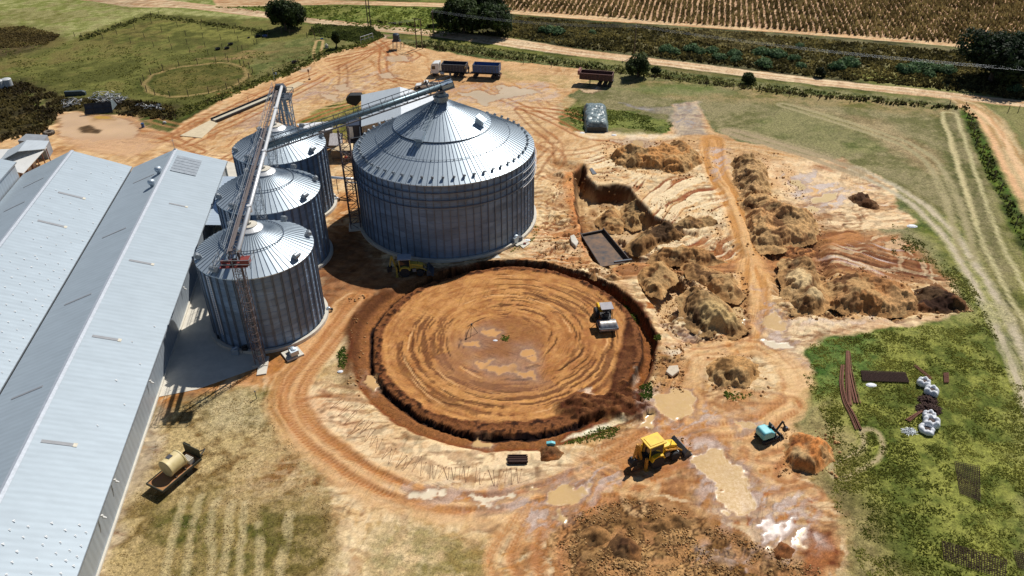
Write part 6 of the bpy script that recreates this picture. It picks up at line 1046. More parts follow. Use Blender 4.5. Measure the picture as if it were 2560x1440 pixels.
# ================================================================== vehicles
def wheel(t, x, y, r, w_, rimc=None, name='wheel'):
    h = MB(); h.lathe([(r*.55, -w_/2), (r*.92, -w_/2), (r, -w_*.32), (r, w_*.32), (r*.92, w_/2), (r*.55, w_/2)], n=20, axis='Y'); o = h.build(name, rubber, t); o.location = (x, y, r)
    k = MB(); k.lathe([(r*.56, -w_*.4), (r*.3, -w_*.28), (r*.3, w_*.28), (r*.56, w_*.4)], n=14, axis='Y'); k.build('rim', rimc or steelg, o); return o
def head(a, b): p, q = G(*a), G(*b); return math.atan2(q[1]-p[1], q[0]-p[0])
def backhoe(px, py, rz, label, roofm, body=yellow, arm=orangey, k=1.):
    t = empty('backhoe_loader', (*G(px, py), hz(*G(px, py))), label, 'backhoe loader', rz=rz)
    m = MB(); m.box((.9, 0, .75), (3.4, .75, .5)); m.box((-.6, 0, .8), (1.2, 1.1, .5)); m.build('chassis', black, t)
    for s in (-1, 1): wheel(t, 0, s*.88, .76, .46, body); wheel(t, 2.15, s*.82, .5, .34, body)
    m = MB(); m.side([(.75, 1.0), (2.55, .95), (2.6, 1.45), (1.9, 1.72), (.75, 1.8)], -.42, .42); m.build('bonnet', body, t, bevel=.05)
    m = MB(); m.box((.05, 0, 1.9), (1.55, 1.35, 1.55), tap=(.92, .94)); m.build('cab', glassm, t)
    m = MB()
    for a, b in ((-.75, -.66), (.8, -.66), (.8, .66), (-.75, .66)): m.tube((a, b, 1.1), (a*.95, b*.95, 2.7), .06, n=6)
    m.build('cab_frame', body, t); m = MB(); m.box((0, 0, 2.76), (1.95, 1.6, .13)); m.box((0, 0, 2.85), (1.5, 1.2, .06)); m.build('cab_roof', roofm, t, bevel=.06)
    for s in (-1, 1): m = MB(); m.side([(-.75, 1.1), (-.55, 1.55), (.0, 1.68), (.6, 1.52), (.82, 1.1), (.65, 1.1), (.45, 1.4), (0, 1.54), (-.45, 1.42), (-.62, 1.1)], s*.68, s*1.1); m.build('mudguard', body, t)
    for s in (-1, 1): m = MB(); m.tube((1.1, s*.55, 1.5), (2.7, s*.62, 1.05), .1, n=6); m.tube((2.7, s*.62, 1.05), (3.3, s*.62, .45), .09, n=6); m.tube((1.5, s*.5, .9), (2.6, s*.55, 1.3), .05, n=6); m.build('loader_arm', arm, t)
    m = MB(); m.side([(3.2, .1), (4.05, .02), (4.1, .1), (3.35, .22), (3.2, .6), (3.45, .95), (3.38, 1.02), (3.05, .65)], -1.15, 1.15); 
    for s in (-1, 1): m.side([(3.1, .1), (4.05, .05), (3.45, 1.), (3.08, .6)], s*1.12, s*1.17)
    m.build('front_bucket', steeld, t)
    m = MB(); m.tube((2.75, -.7, .6), (2.75, .7, .6), .05, n=5); m.box((1.35, -.62, .9), (.5, .2, .45)); m.build('tank_and_axle', steelg, t)
    for s in (-1, 1): m = MB(); m.box((-1.15, s*.75, .85), (.22, .25, 1.4)); m.box((-1.15, s*.8, .1), (.4, .45, .1)); m.build('stabiliser', arm, t)
    m = MB(); m.tube((-1.25, 0, .95), (-1.75, .05, 3.0), .17, .13, n=8); m.build('boom', arm, t); m = MB(); m.tube((-1.75, .05, 3.0), (-2.15, .08, 1.25), .14, .1, n=8); m.tube((-1.5, .05, 2.2), (-2., .05, 2.75), .05, n=6); m.build('dipper', arm, t)
    m = MB(); m.side([(-2.5, .5), (-1.9, .55), (-1.8, 1.2), (-2.3, 1.35), (-2.55, 1.0)], -.28, .38); m.build('rear_bucket', black, t)
    m = MB(); m.tube((1.9, -.3, 1.6), (1.9, -.3, 2.2), .04, n=6); m.build('exhaust', black, t); t.scale = (k, k, k); return t
backhoe(1628, 1152, head((1626, 1152), (1664, 1137)), 'bright yellow backhoe loader at work among the puddles', yellow, k=1.08)
backhoe(1014, 684, math.radians(4), 'dim yellow backhoe loader parked in the shadow of the big silo', mat('grey_canopy', (.3, .35, .42), .5), mat('dull_yellow', (.5, .38, .05), .6), mat('dull_yellow_arm', (.4, .3, .05), .6))
# drum roller
t = empty('drum_roller', (*G(1513, 812), 0), 'yellow single-drum road roller on the cleared circle', 'roller', rz=math.radians(-84))
m = MB(); m.lathe([(.3, -1.07), (.74, -1.05), (.76, -1.), (.76, 1.), (.74, 1.05), (.3, 1.07)], n=36, axis='Y'); o = m.build('drum', mat('worn_drum_steel', (.55, .54, .52), .38, .5, .35, 1.2, c2=(.25, .2, .16), stretch=(1, 3, 1)), t, smooth=False); o.location = (1.25, 0, .76)
m = MB(); m.box((1.25, -1.18, .85), (1.9, .14, .3)); m.box((1.25, 1.18, .85), (1.9, .14, .3)); m.box((2.18, 0, .85), (.12, 2.3, .3)); m.box((.3, 0, .85), (.2, 2.3, .35)); m.build('drum_frame', steeld, t); m = MB(); m.box((2.26, 0, .85), (.04, 2.2, .06)); m.build('scraper_bar', tubew, t)
m = MB(); m.box((-.5, .1, .9), (1.5, 1.2, .5)); m.box((-.5, .1, 1.15), (1.1, 1.3, .12)); m.build('platform', black, t); m = MB(); m.side([(-3.3, .7), (-1.6, .7), (-1.6, 1.75), (-2.6, 1.7), (-3.3, 1.3)], -.62, .62); m.build('engine_cover', yellow, t, bevel=.08)
for s in (-1, 1): wheel(t, -1.9, s*.85, .72, .5, yellow)
m = MB(); m.box((-.35, .1, 2.75), (1.6, 1.6, .08)); m.build('canopy', mat('faded_canopy', (.34, .32, .34), .6, 0, .15, 2), t)
for a in (-1.0, .3):
    for b in (-.6, .8): m = MB(); m.tube((a, b, 1.1), (a, b, 2.72), .045, n=6); m.build('canopy_post', black, t)
m = MB(); m.box((-.7, .1, 1.5), (.5, .5, .2)); m.box((-.95, .1, 1.8), (.12, .5, .5)); m.build('seat', black, t); m = MB(); m.box((0, .1, 1.6), (.3, .6, .5)); m.tube((-.15, .1, 1.8), (-.35, .1, 2.), .16, n=12); m.build('console', black, t)
# mini excavator
t = empty('mini_excavator', (*G(1918, 1095), 0), 'teal mini excavator with black boom beside the orange heap', 'mini excavator', rz=math.radians(22))
for s in (-1, 1): m = MB(); m.side([(-1.0, .05), (1.0, .05), (1.15, .25), (1.0, .48), (-1.0, .48), (-1.15, .25)], s*.5, s*.85); m.build('track', rubber, t, bevel=.04)
m = MB(); m.box((0, 0, .45), (1.2, .9, .3)); m.build('undercarriage', steeld, t); m = MB(); m.side([(-1.15, .6), (.35, .6), (.35, 1.2), (-.2, 1.55), (-1.05, 1.6), (-1.25, 1.3)], -.72, .72); m.build('engine_housing', teal, t, bevel=.12)
m = MB(); m.box((-.1, 0, .6), (1.7, 1.3, .12)); m.box((.5, .35, .95), (.5, .5, .55)); m.build('floor_plate', black, t); m = MB(); m.box((.55, .3, 1.3), (.4, .4, .15)); m.box((.3, .3, 1.6), (.1, .4, .5)); m.build('seat', black, t)
m = MB(); m.tube((.75, -.2, .8), (1.35, -.3, 2.2), .12, .1, n=8); m.build('boom', black, t); m = MB(); m.tube((1.35, -.3, 2.2), (1.95, -.3, 1.1), .09, n=8); m.tube((1.1, -.25, 1.9), (1.65, -.3, 2.), .04, n=6); m.build('dipper', black, t); m = MB(); m.side([(1.75, .6), (2.15, .65), (2.2, 1.1), (1.85, 1.2)], -.5, -.1); m.build('bucket', steeld, t)
m = MB(); m.side([(1.3, .1), (1.36, .1), (1.4, .5), (1.3, .5)], -.85, .85); m.box((1.15, 0, .3), (.4, .1, .1)); m.build('dozer_blade', black, t); m = MB()
for i in range(10): a0, a1 = i*math.pi/10, (i+1)*math.pi/10; m.tube((.9-.5*math.sin(a0), -.95-.5*math.cos(a0)*0-.6*math.sin(a0), .7+.0*i), (.9-.5*math.sin(a1), -.95-.6*math.sin(a1), .7), .02, n=4)
m.build('hose', black, t)
# white pickup
def pickup(px, py, rz, label):
    t = empty('pickup_truck', (*G(px, py), 0), label, 'pickup truck', rz=rz); m = MB()
    m.side([(-2.6, .55), (-2.6, 1.05), (-.3, 1.08), (1.15, 1.08), (2.4, .95), (2.6, .8), (2.6, .45), (2.2, .4), (-2.3, .42)], -.86, .86); m.build('body', white, t, bevel=.07)
    m = MB(); m.side([(-.35, 1.05), (-.2, 1.62), (.55, 1.66), (1.3, 1.05)], -.72, .72); m.build('cab', glassm, t, bevel=.05); m = MB(); m.side([(-.28, 1.6), (-.2, 1.7), (.52, 1.72), (.66, 1.6)], -.7, .7); m.build('cab_roof', white, t, bevel=.03)
    for s in (-1, 1): m = MB(); m.tube((.5, s*.7, 1.62), (1.28, s*.76, 1.06), .05, n=4); m.tube((-.3, s*.72, 1.62), (-.38, s*.76, 1.06), .06, n=4); m.tube((.12, s*.73, 1.62), (.12, s*.78, 1.06), .04, n=4); m.build('pillar', white, t)
    m = MB(); m.box((-1.5, 0, 1.085), (2.05, 1.5, .02)); m.build('load_bed', black, t); m = MB()
    for s in (-1, 1): m.box((-1.5, s*.8, 1.13), (2.15, .1, .1))
    m.box((-2.56, 0, 1.13), (.08, 1.6, .1)); m.build('bed_rail', white, t)
    for x in (-1.6, 1.65):
        for s in (-1, 1): wheel(t, x, s*.78, .37, .24)
    m = MB(); m.box((2.6, 0, .55), (.12, 1.7, .22)); m.build('bumper', steeld, t)
    for s in (-1, 1): m = MB(); m.box((2.58, s*.65, .8), (.06, .3, .16)); m.build('headlight', glassm, t)
    return t
pickup(1068, 221, math.radians(178)-.02, 'white single-cab pickup on the sandy yard behind the barn')
# tipper truck and drawbar trailer
def tipbin(t, x0, x1, z0, z1, w_, mo, mi_, name='tipper_bin'):
    m = MB(); th = .08; m.box(((x0+x1)/2, 0, z0+.05), (x1-x0, w_, .1))
    for s in (-1, 1): m.box(((x0+x1)/2, s*(w_/2), (z0+z1)/2), (x1-x0, th, z1-z0)); 
    for x in (x0, x1): m.box((x, 0, (z0+z1)/2), (th, w_-.1, z1-z0))
    o = m.build(name, mo, t); k = MB()
    for s in (-1, 1):
        n_ = 8
        for i in range(n_+1): x = x0+(x1-x0)*i/n_; k.box((x, s*(w_/2+.07), (z0+z1)/2), (.1, .08, z1-z0))
        k.box(((x0+x1)/2, s*(w_/2+.06), z1), (x1-x0+.1, .16, .12))
    for x in (x0, x1): k.box((x, 0, z1), (.14, w_, .12))
    k.build('bin_frame', mi_, o); return o
trz = head((1250, 196), (1080, 188)); t = empty('tipper_truck', (*G(1125, 189), 0), 'white-cab tipper truck with a dark open load bin', 'truck', rz=trz)
m = MB(); m.box((-.2, 0, .85), (8.2, .9, .28)); m.build('chassis', black, t)
m = MB(); m.side([(2.3, .75), (4.25, .7), (4.3, 1.7), (4.1, 2.75), (3.7, 3.05), (2.35, 3.2), (2.25, 2.9)], -1.2, 1.2); cabo = m.build('cab', white, t, bevel=.1)
m = MB(); m.side([(4.17, 1.75), (4.26, 1.8), (4.1, 2.65), (4.02, 2.6)], -1.05, 1.05); m.build('windscreen', glassm, cabo)
for s in (-1, 1): m = MB(); m.side([(3.1, 1.75), (4.0, 1.75), (3.9, 2.5), (3.1, 2.5)], s*1.17, s*1.22); m.build('door_window', glassm, cabo)
m = MB(); m.box((4.3, 0, .85), (.14, 2.3, .5)); m.build('bumper', steeld, t); m = MB(); m.tube((2.05, .9, 1), (2.05, .9, 3.3), .09, n=8); m.build('exhaust_stack', steeld, t); m = MB(); m.tube((1.1, 1.0, .8), (2., 1.0, .8), .3, n=12); m.build('fuel_tank', galvr, t)
tipbin(t, -4.1, 1.6, 1.45, 3.0, 2.45, navy, steeld)
for x in (3.4, -1.6, -2.9):
    for s in (-1, 1): wheel(t, x, s*1., .52, .34 if x > 0 else .5)
t = empty('tipper_trailer', (*G(1214, 193), 0), 'blue-sided drawbar tipper trailer hitched behind the truck', 'trailer', rz=trz)
m = MB(); m.box((0, 0, .95), (6.8, .9, .25)); m.tube((3.3, .4, .8), (5.1, 0, .75), .08, n=6); m.tube((3.3, -.4, .8), (5.1, 0, .75), .08, n=6); m.build('chassis', black, t); tipbin(t, -3.35, 2.7, 1.5, 3.1, 2.45, bluep, steeld)
for x in (2.2, -2., -3.1+.05):
    for s in (-1, 1): wheel(t, x, s*1., .5, .5)
m = MB(); m.box((-3.6, 0, .7), (.12, 2.2, .3)); m.build('tail_board', rust, t)
# rust red trailer
t = empty('red_trailer', (*G(1490, 211), 0), 'rust-red open tipper trailer parked on its own by the road verge', 'trailer', rz=head((1450, 206), (1530, 212)))
rr = mat('faded_red_brown', (.09, .042, .036), .75, 0, .3, 2); tipbin(t, -3.6, 3.7, 1.35, 2.75, 2.4, rr, mat('faded_red_frame', (.15, .065, .055), .7)); m = MB(); m.box((.2, 0, 1.15), (7.4, .9, .22)); m.build('chassis', black, t)
m = MB(); m.side([(-4.1, 2.3), (-3.6, 2.3), (-3.6, 3.3), (-4.1, 3.2)], -1.15, 1.15); m.build('head_board', mat('pink_red', (.34, .14, .12), .7), t)
for x in (.9, 2.1, 3.2):
    for s in (-1, 1): wheel(t, x, s*1., .48, .45)
for s in (-1, 1): m = MB(); m.tube((-1.4, s*.6, 0), (-1.4, s*.6, 1.1), .07, n=6); m.build('landing_leg', steeld, t)
# tank trailer at lower left
z_ = .95; qa, qb, qc = G(367, 1209, z_), G(406, 1231, z_), G(503, 1148, z_); wv = qb-qa; lv = qc-qb; L_ = np.linalg.norm(lv); Wd = np.linalg.norm(wv); rz = math.atan2(lv[1], lv[0]); cen = qa+wv/2+lv/2
t = empty('flatbed_trailer', (*cen, 0), 'brown drop-side flatbed trailer with a raised dark end board', 'trailer', rz=rz); deckm = mat('rusty_deck', (.34, .15, .08), .75, .1, .25, 1.5, c2=(.36, .2, .05))
m = MB(); m.box((0, 0, z_-.06), (L_, Wd, .1)); m.build('deck', deckm, t); m = MB(); 
for s in (-1, 1): m.box((0, s*(Wd/2), z_), (L_, .08, .22 if s > 0 else .3))
m.box((-L_/2, 0, z_+.02), (.1, Wd, .3)); m.build('side_rails', mat('drab_rail', (.045, .045, .03), .7), t)
m = MB(); m.box((L_/2, 0, z_+.62), (.08, Wd, 1.35)); m.box((L_/2+.16, Wd*.32, z_+.62), (.06, Wd*.4, 1.3)); m.build('end_board', mat('drab_board', (.05, .05, .03), .7), t)
m = MB(); m.box((0, 0, .62), (L_*.9, .8, .2)); m.tube((L_/2, .5, .6), (L_/2+1.5, 0, .55), .06, n=6); m.tube((L_/2, -.5, .6), (L_/2+1.5, 0, .55), .06, n=6); m.build('drawbar', black, t)
for x in (-.2, .9):
    for s in (-1, 1): wheel(t, x, s*(Wd/2-.25), .4, .3)
t2 = empty('liquid_tank', (*(cen+lv/L_*.12*L_*.2+wv/Wd*.02), z_), 'cream plastic liquid tank lying on the flatbed trailer', 'tank', rz=rz); rT = .98; m = MB()
m.lathe([(rT*.94, -.98), (rT, -.95), (rT, -.82), (rT*.95, -.8), (rT*.95, .8), (rT, .82), (rT, .95), (rT*.9, .98)], (0, 0, rT+.1), n=36, axis='X'); m.build('body', mat('cream_plastic', (.68, .58, .34), .5, 0, .12, 1., c2=(.55, .42, .16)), t2)
m = MB(); m.box((-.1, .12, rT*1.97+.1), (.55, .5, .05)); m.build('printed_label', mat('dark_label', (.07, .07, .08), .6), t2); m = MB()
for s in (-.6, .6): m.box((s, 0, .08), (.15, 1.8, .14))
m.build('cradle', wood, t2)
m = MB()
for i in range(5): m.box((0, -.45+i*.22, .62), (.62, .15, .06))
m.box((0, 0, .3), (.58, 1.05, .55)); o = m.build('crate', [mat('pale_crate', (.45, .42, .36), .7)]); o.location = (*(cen+lv/L_*1.65-wv/Wd*-.35), z_); o.rotation_euler = (0, 0, rz); tag(o, 'slatted pale crate next to the cream tank on the trailer', 'crate')
# steel tray in the pit
t = empty('steel_tray', (0, 0, 0), 'big open rusty steel tray lying in the pit', 'tray'); zz = -.75; c4 = [G(1449, 590, zz), G(1508, 578, zz), G(1572, 655, zz), G(1497, 668, zz)]; m = MB(); m.prism([tuple(p) for p in c4], zz-.08, zz); m.build('floor', mat('wet_rusty_plate', (.16, .09, .045), .4, .1, .5, .9, c2=(.045, .045, .05)), t)
for i, hh_ in ((3, .75), (1, .75), (0, .75)):
    a, b = c4[i], c4[(i+1) % 4]; m = MB(); m.prism([tuple(a), tuple(b), tuple(b+(c4[(i+2) % 4]-b)*.025), tuple(a+(c4[(i+3) % 4]-a)*.025)], zz, zz+hh_*(.9 if i else .5)); m.build('side_wall', mat('tray_side', (.05, .035, .03), .6), t)
a, b = G(1535, 657, 0), G(1579, 651, 0); m = MB(); m.tube((*a, .1), (*b, .1), .2, n=4); o = m.build('steel_beam', steeld); tag(o, 'short dark beam at the near end of the steel tray', 'beam')
m = MB(); P_ = GP([(1474, 422), (1480, 420), (1492, 434), (1482, 436)], .08); m.prism([tuple(p) for p in P_], .0, .12); o = m.build('metal_sheet', mat('dark_sheet', (.12, .13, .15), .5)); tag(o, 'small dark metal sheet on the sand above the pit wall', 'sheet')
P_ = GP([(1425, 592), (1435, 588), (1446, 606), (1440, 618), (1428, 606)], .3); m = MB(); m.prism([tuple(p) for p in P_], -.4, .5); o = m.build('concrete_block', conc, bevel=.1); tag(o, 'broken concrete block on the lip left of the steel tray', 'block')
# ================================================================== materials lying about
bagm = mat('white_woven_bag', (.74, .76, .80), .6, 0, .12, 4, .5, 6)
def bag(px, py, s, label, ht=.75):
    t = empty('bulk_bag', (*G(px, py), 0), label, 'bulk bag', rz=random.uniform(0, 1.5), group='white bulk bags on the grass'); n_ = 28; V = []; 
    for j, (r_, z) in enumerate(((.55, 0), (.72, .15), (.74, .45), (.66, .68), (.5, .8), (.36, .74), (.3, .55))):
        for i in range(n_): a = 2*math.pi*i/n_; q = r_*(1+.07*math.sin(a*3+px)+.05*math.sin(a*7+py+j))*s; sq = 1/max(abs(math.cos(a)), abs(math.sin(a)))**.45; V.append((q*sq*math.cos(a), q*sq*math.sin(a), z*ht/.75*s*(1+.15*math.sin(a*5+px))))
    F = [(j*n_+i, j*n_+(i+1) % n_, (j+1)*n_+(i+1) % n_, (j+1)*n_+i) for j in range(6) for i in range(n_)]; m = MB(); m.add(V, F); m.build('sack', bagm, t, smooth=True); m = MB(); m.lathe([(.32*s, .5*s*ht/.75), (.25*s, .62*s*ht/.75), (.05, .66*s*ht/.75)], n=12); m.build('contents', mat('dark_steel_bits', (.06, .04, .035), .8), t)
for a in ((2308, 962, 1., 'white bulk bag highest in the row on the grass'), (2327, 984, 1.05, 'second white bulk bag from the top, open over dark steel'), (2322, 1045, .95, 'small crumpled white bag just below the dark coils'), (2325, 1063, 1.2, 'largest white bulk bag, full, second from the bottom'), (2316, 1078, 1.1, 'flattened white bulk bag at the bottom of the row', .5)): bag(*a)
def heapy(name, label, px, py, rx_, ry_, h, m_, cat, n=140, rod=.03):
    m = MB(); x0, y0 = G(px, py)
    for k in range(n): a = random.uniform(0, 6.28); q = math.sqrt(random.random()); x, y = x0+math.cos(a)*q*rx_, y0+math.sin(a)*q*ry_; z = random.uniform(.03, h*(1.1-q)); b = random.uniform(0, 6.28); L = random.uniform(.2, .45); m.tube((x-math.cos(b)*L, y-math.sin(b)*L, z), (x+math.cos(b)*L, y+math.sin(b)*L, z+random.uniform(-.08, .15)), rod, n=4)
    o = m.build(name, m_); return tag(o, label, cat)
rustd = mat('dark_rust', (.05, .022, .016), .9, 0, .3, 6); rustm = mat('red_brown_rust', (.19, .075, .045), .85, 0, .3, 6)
heapy('rebar_coils', 'upper dark clump of steel coils between the white bags', 2318, 1002, .95, .6, .5, rustd, 'steel coils', 260, .05); heapy('rebar_coils', 'lower and larger dark clump of steel coils between the white bags', 2322, 1024, 1.25, .8, .6, rustd, 'steel coils', 340, .05); heapy('wire_scraps', 'faint bluish wire scraps left of the bottom bag', 2273, 1079, .7, .5, .25, steelg, 'wire', 90, .02)
def bars(label, pts, n, spread, r=.03, m_=None, name='bar_bundle', cat='bar bundle'):
    m = MB(); L = spline(GP(pts), 5)
    for k in range(n):
        o = random.uniform(-spread, spread); f = random.uniform(.4, 1.6); pr_ = None
        for i, q in enumerate(L):
            d = L[min(i+1, len(L)-1)]-L[max(i-1, 0)]; d = d/np.linalg.norm(d); s = o*(1+f*i/len(L)); p = (q[0]+d[1]*s, q[1]-d[0]*s, .08+random.uniform(0, .03)+.04*(k % 4))
            if pr_: m.tube(pr_, p, r, n=4, cap=False)
            pr_ = p
    o = m.build(name, m_ or rustm); return tag(o, label, cat, 'bundles of rusty bars on the grass')
bars('long curved bundle of rusty bars, leftmost on the grass', [(2106, 915), (2103, 960), (2112, 1005), (2130, 1040), (2146, 1076)], 16, .18, .035)
bars('straight bundle of rusty bars in the middle of the three', [(2118, 880), (2118, 950), (2122, 1015)], 14, .17, .035); bars('slanting bundle of rusty bars, rightmost of the three', [(2120, 880), (2126, 940), (2142, 1010)], 14, .2, .035); bars('short bundle of rusty bars pointing at the dark coils', [(2303, 1030), (2285, 1042), (2268, 1054)], 12, .14, .03)
def mesh_mat(label, pts, nx_, ny_, m_, r=.03, lay=2):
    P = GP(pts); m = MB()
    for z in range(lay):
        for i in range(nx_+1): a, b = P[0]+(P[1]-P[0])*i/nx_, P[3]+(P[2]-P[3])*i/nx_; m.tube((*a, .1+z*.1), (*b, .1+z*.1), r, n=4)
        for i in range(ny_+1): a, b = P[0]+(P[3]-P[0])*i/ny_, P[1]+(P[2]-P[1])*i/ny_; m.tube((*a, .13+z*.1), (*b, .13+z*.1), r, n=4)
    return tag(m.build('steel_mesh', m_), label, 'steel mesh', 'steel mesh mats on the grass')
mesh_mat('dark steel mesh stack lying above the white bags', [(2152, 930), (2262, 934), (2272, 958), (2156, 954)], 34, 10, rustd, .03, 2); mesh_mat('narrow rusty mesh strip right of the top bag', [(2358, 936), (2370, 935), (2371, 958), (2360, 959)], 5, 8, rustm, .03, 2); mesh_mat('overgrown steel mesh half hidden in the grass, middle right', [(2386, 1155), (2448, 1168), (2450, 1255), (2400, 1235)], 14, 18, rustd, .025, 1); mesh_mat('large overgrown steel mesh at the bottom right', [(2355, 1355), (2516, 1400), (2512, 1450), (2360, 1400)], 24, 10, rustd, .026, 1); mesh_mat('overgrown steel mesh cut by the right edge', [(2532, 1378), (2600, 1390), (2600, 1440), (2545, 1420)], 12, 8, rustd, .026, 1); mesh_mat('thin overgrown mesh strip pointing at the top bag', [(2284, 916), (2290, 914), (2330, 946), (2325, 950)], 4, 12, rustm, .025, 1)
m = MB()
for k in range(70): y_ = random.uniform(-.55, .55); z = random.uniform(.05, .4); m.tube((-1.+random.uniform(-.1, .1), y_, z), (1.+random.uniform(-.1, .1), y_, z), .035, n=4)
o = m.build('rebar_stack', rustd); o.location = (*G(1294, 1152), 0); tag(o, 'neat dark stack of short bars on the pale sand', 'bar stack')
# hairpin bars pegged out on the sand
pin = MB(); 
for s in (-1, 1): pin.tube((s*.03, 0, .05), (s*.26-.05, 2.3-.1*s, .05), .018, n=4)
pin.tube((.12, 2.2, .05), (.32, 2.2, .1), .022, n=4); p0 = None
PINS = [(826, 1022, 60), (846, 1040, 62), (862, 1060, 62), (885, 1072, 64), (900, 1085, 66), (880, 1036, 60), (868, 1092, 60), (912, 1105, 66), (925, 1118, 68), (940, 1132, 72), (955, 1148, 72), (972, 1160, 76), (990, 1168, 76), (1008, 1176, 80), (1030, 1180, 78), (1052, 1190, 84), (1084, 1198, 84), (1096, 1196, 70), (1120, 1200, 90), (1135, 1200, 86), (1150, 1200, 94), (1165, 1206, 78), (1188, 1208, 92), (1200, 1212, 84), (1236, 1215, 90), (1243, 1216, 80), (1262, 1208, 90), (1280, 1212, 86), (1296, 1208, 88), (1075, 1196, 88)]
for i, (px, py, a) in enumerate(PINS):
    o = pin.build('steel_hairpin', mat('hairpin_rust', (.26, .13, .07), .8, 0, .2, 4)) if p0 is None else p0.copy()
    if p0 is None: p0 = o
    else: SC.collection.objects.link(o)
    o.location = (*G(px, py), 0); o.rotation_euler = (0, 0, math.radians(a-90+random.uniform(-12, 12))); o.scale = (random.uniform(.6, 1.3), random.uniform(.7, 1.05), 1); tag(o, ORD[sorted(PINS).index(PINS[i])]+' thin rusty hairpin bar from the left on the pale sand', 'steel bar', 'hairpin bars on the sand')
# fans and slabs at the silo feet
def fan(px, py, rz, label, big=True):
    t = empty('aeration_fan', (*G(px, py), 0), label, 'fan', rz=rz, group='aeration fans at the silo feet'); k = 1. if big else .5
    if big: m = MB(); m.box((.1, 0, .12), (2., 2.2, .24)); m.build('plinth', conc, t)
    m = MB(); m.lathe([(.5*k, -.25*k), (.55*k, 0), (.5*k, .25*k)], (-.3*k, 0, .9*k), n=20, axis='Y'); m.build('fan_housing', galvr, t); m = MB(); m.box((.4*k, 0, .6*k), (.7*k, .6*k, .6*k)); m.build('motor', black if not big else steeld, t, bevel=.03); m = MB(); m.side([(-.9*k, .5*k), (-.3*k, .3*k), (-.3*k, 1.3*k), (-.9*k, 1.1*k)], -.5*k, .5*k); m.build('duct', galvr, t)
fan(733, 888, 2.2, 'grey aeration fan on a square plinth below the nearest small silo'); fan(826, 778, .2, 'little dark fan right of the nearest small silo', False); fan(846, 502, .2, 'little dark fan right of the farthest small silo', False); fan(1222, 632, 1., 'small fan at the front foot of the big silo', False); fan(1294, 606, .6, 'dark fan at the right foot of the big silo')
for pts, lb in (([(1222, 652), (1243, 637), (1254, 648), (1230, 656)], 'pale slab on the ground at the front foot of the big silo'), ([(1296, 612), (1318, 605), (1326, 610), (1308, 622)], 'pale slab with a red item at the right foot of the big silo')): m = MB(); m.prism([tuple(p) for p in GP(pts)], -.2, .14); tag(m.build('slab', conc), lb, 'slab')
m = MB(); m.box((0, 0, .12), (.4, .3, .2)); o = m.build('red_can', redm, bevel=.04); o.location = (*G(1312, 612), .14); tag(o, 'small red can on the pale slab by the big silo', 'can')
for px, py, s, lb in ((852, 930, .3, 'white stone between track and circle'), (2280, 566, .6, 'crumpled white sheet on the grass near the right track'), (2178, 963, .45, 'flat white sheet below the dark mesh stack'), (1455, 332, .4, 'left white scrap of plastic below the tarped stack'), (1535, 338, .4, 'right white scrap of plastic below the tarped stack'), (1238, 851, .22, 'small white block in the middle of the circle'), (1318, 601, .4, 'crumpled white bag beside the big silo fan')):
    m = MB(); m.lathe([(s, 0), (s*1.1, .1*s), (s*.7, .45*s), (s*.2, .5*s)], n=9); o = m.build('white_scrap', bagm); o.scale = (1.3, .8, .7); o.location = (*G(px, py), hz(*G(px, py))); tag(o, lb, 'scrap')
m = MB(); m.side([(-.45, 0), (.45, 0), (.5, .3), (.1, .45), (-.5, .35)], -.2, .2); o = m.build('turquoise_can', teal, bevel=.05); o.location = (*G(1377, 1112), 0); tag(o, 'turquoise can on top edge of the small orange heap', 'can')
x, y = G(641.5, 997); m = MB(); m.tube((0, 0, 0), (0, 0, 1.15), .05, n=6); m.box((0, 0, 1.12), (.14, .14, .1)); o = m.build('marker_post', steeld); o.location = (x, y, 0); tag(o, 'short dark marker post on the dry grass', 'post')
t = empty('survey_tripod', (*G(1180, 835), 0), 'wooden survey tripod standing at the centre of the circle', 'tripod')
for a in (.3, 2.4, 4.5): m = MB(); m.tube((math.cos(a)*.75, math.sin(a)*.75, 0), (0, 0, 1.5), .035, n=5); m.build('leg', wood, t)
m = MB(); m.box((0, 0, 1.55), (.22, .22, .16)); m.build('head', black, t)
for px, py, s, lb in ((1672, 928, .9, 'pale cracked rock slab right of the trench'), (1432, 1152, .0, '')):
    if s: m = MB(); m.prism([tuple(p) for p in GP([(1664, 932), (1672, 918), (1694, 916), (1698, 930), (1680, 944)])], -.1, .25); tag(m.build('rock_slab', mat('pale_rock', (.6, .5, .38), .9), bevel=.08), lb, 'rock')
for i, (px, py) in enumerate(((556, 850), (590, 885), (615, 880))):
    m = MB(); m.box((0, 0, .4), (.9-.2*(i == 2), .7, .8)); m.tube((-.3, -.2, .8), (.3, .2, .95), .15, n=8); o = m.build('shaded_machine', [black, galv, black][i], bevel=.05); o.location = (*G(px, py), .05); tag(o, ('pale bundle lying in the shade left of the nearest silo', 'dark pump unit in the shade below the nearest silo', 'small motor in the shade below the nearest silo')[i], 'equipment')
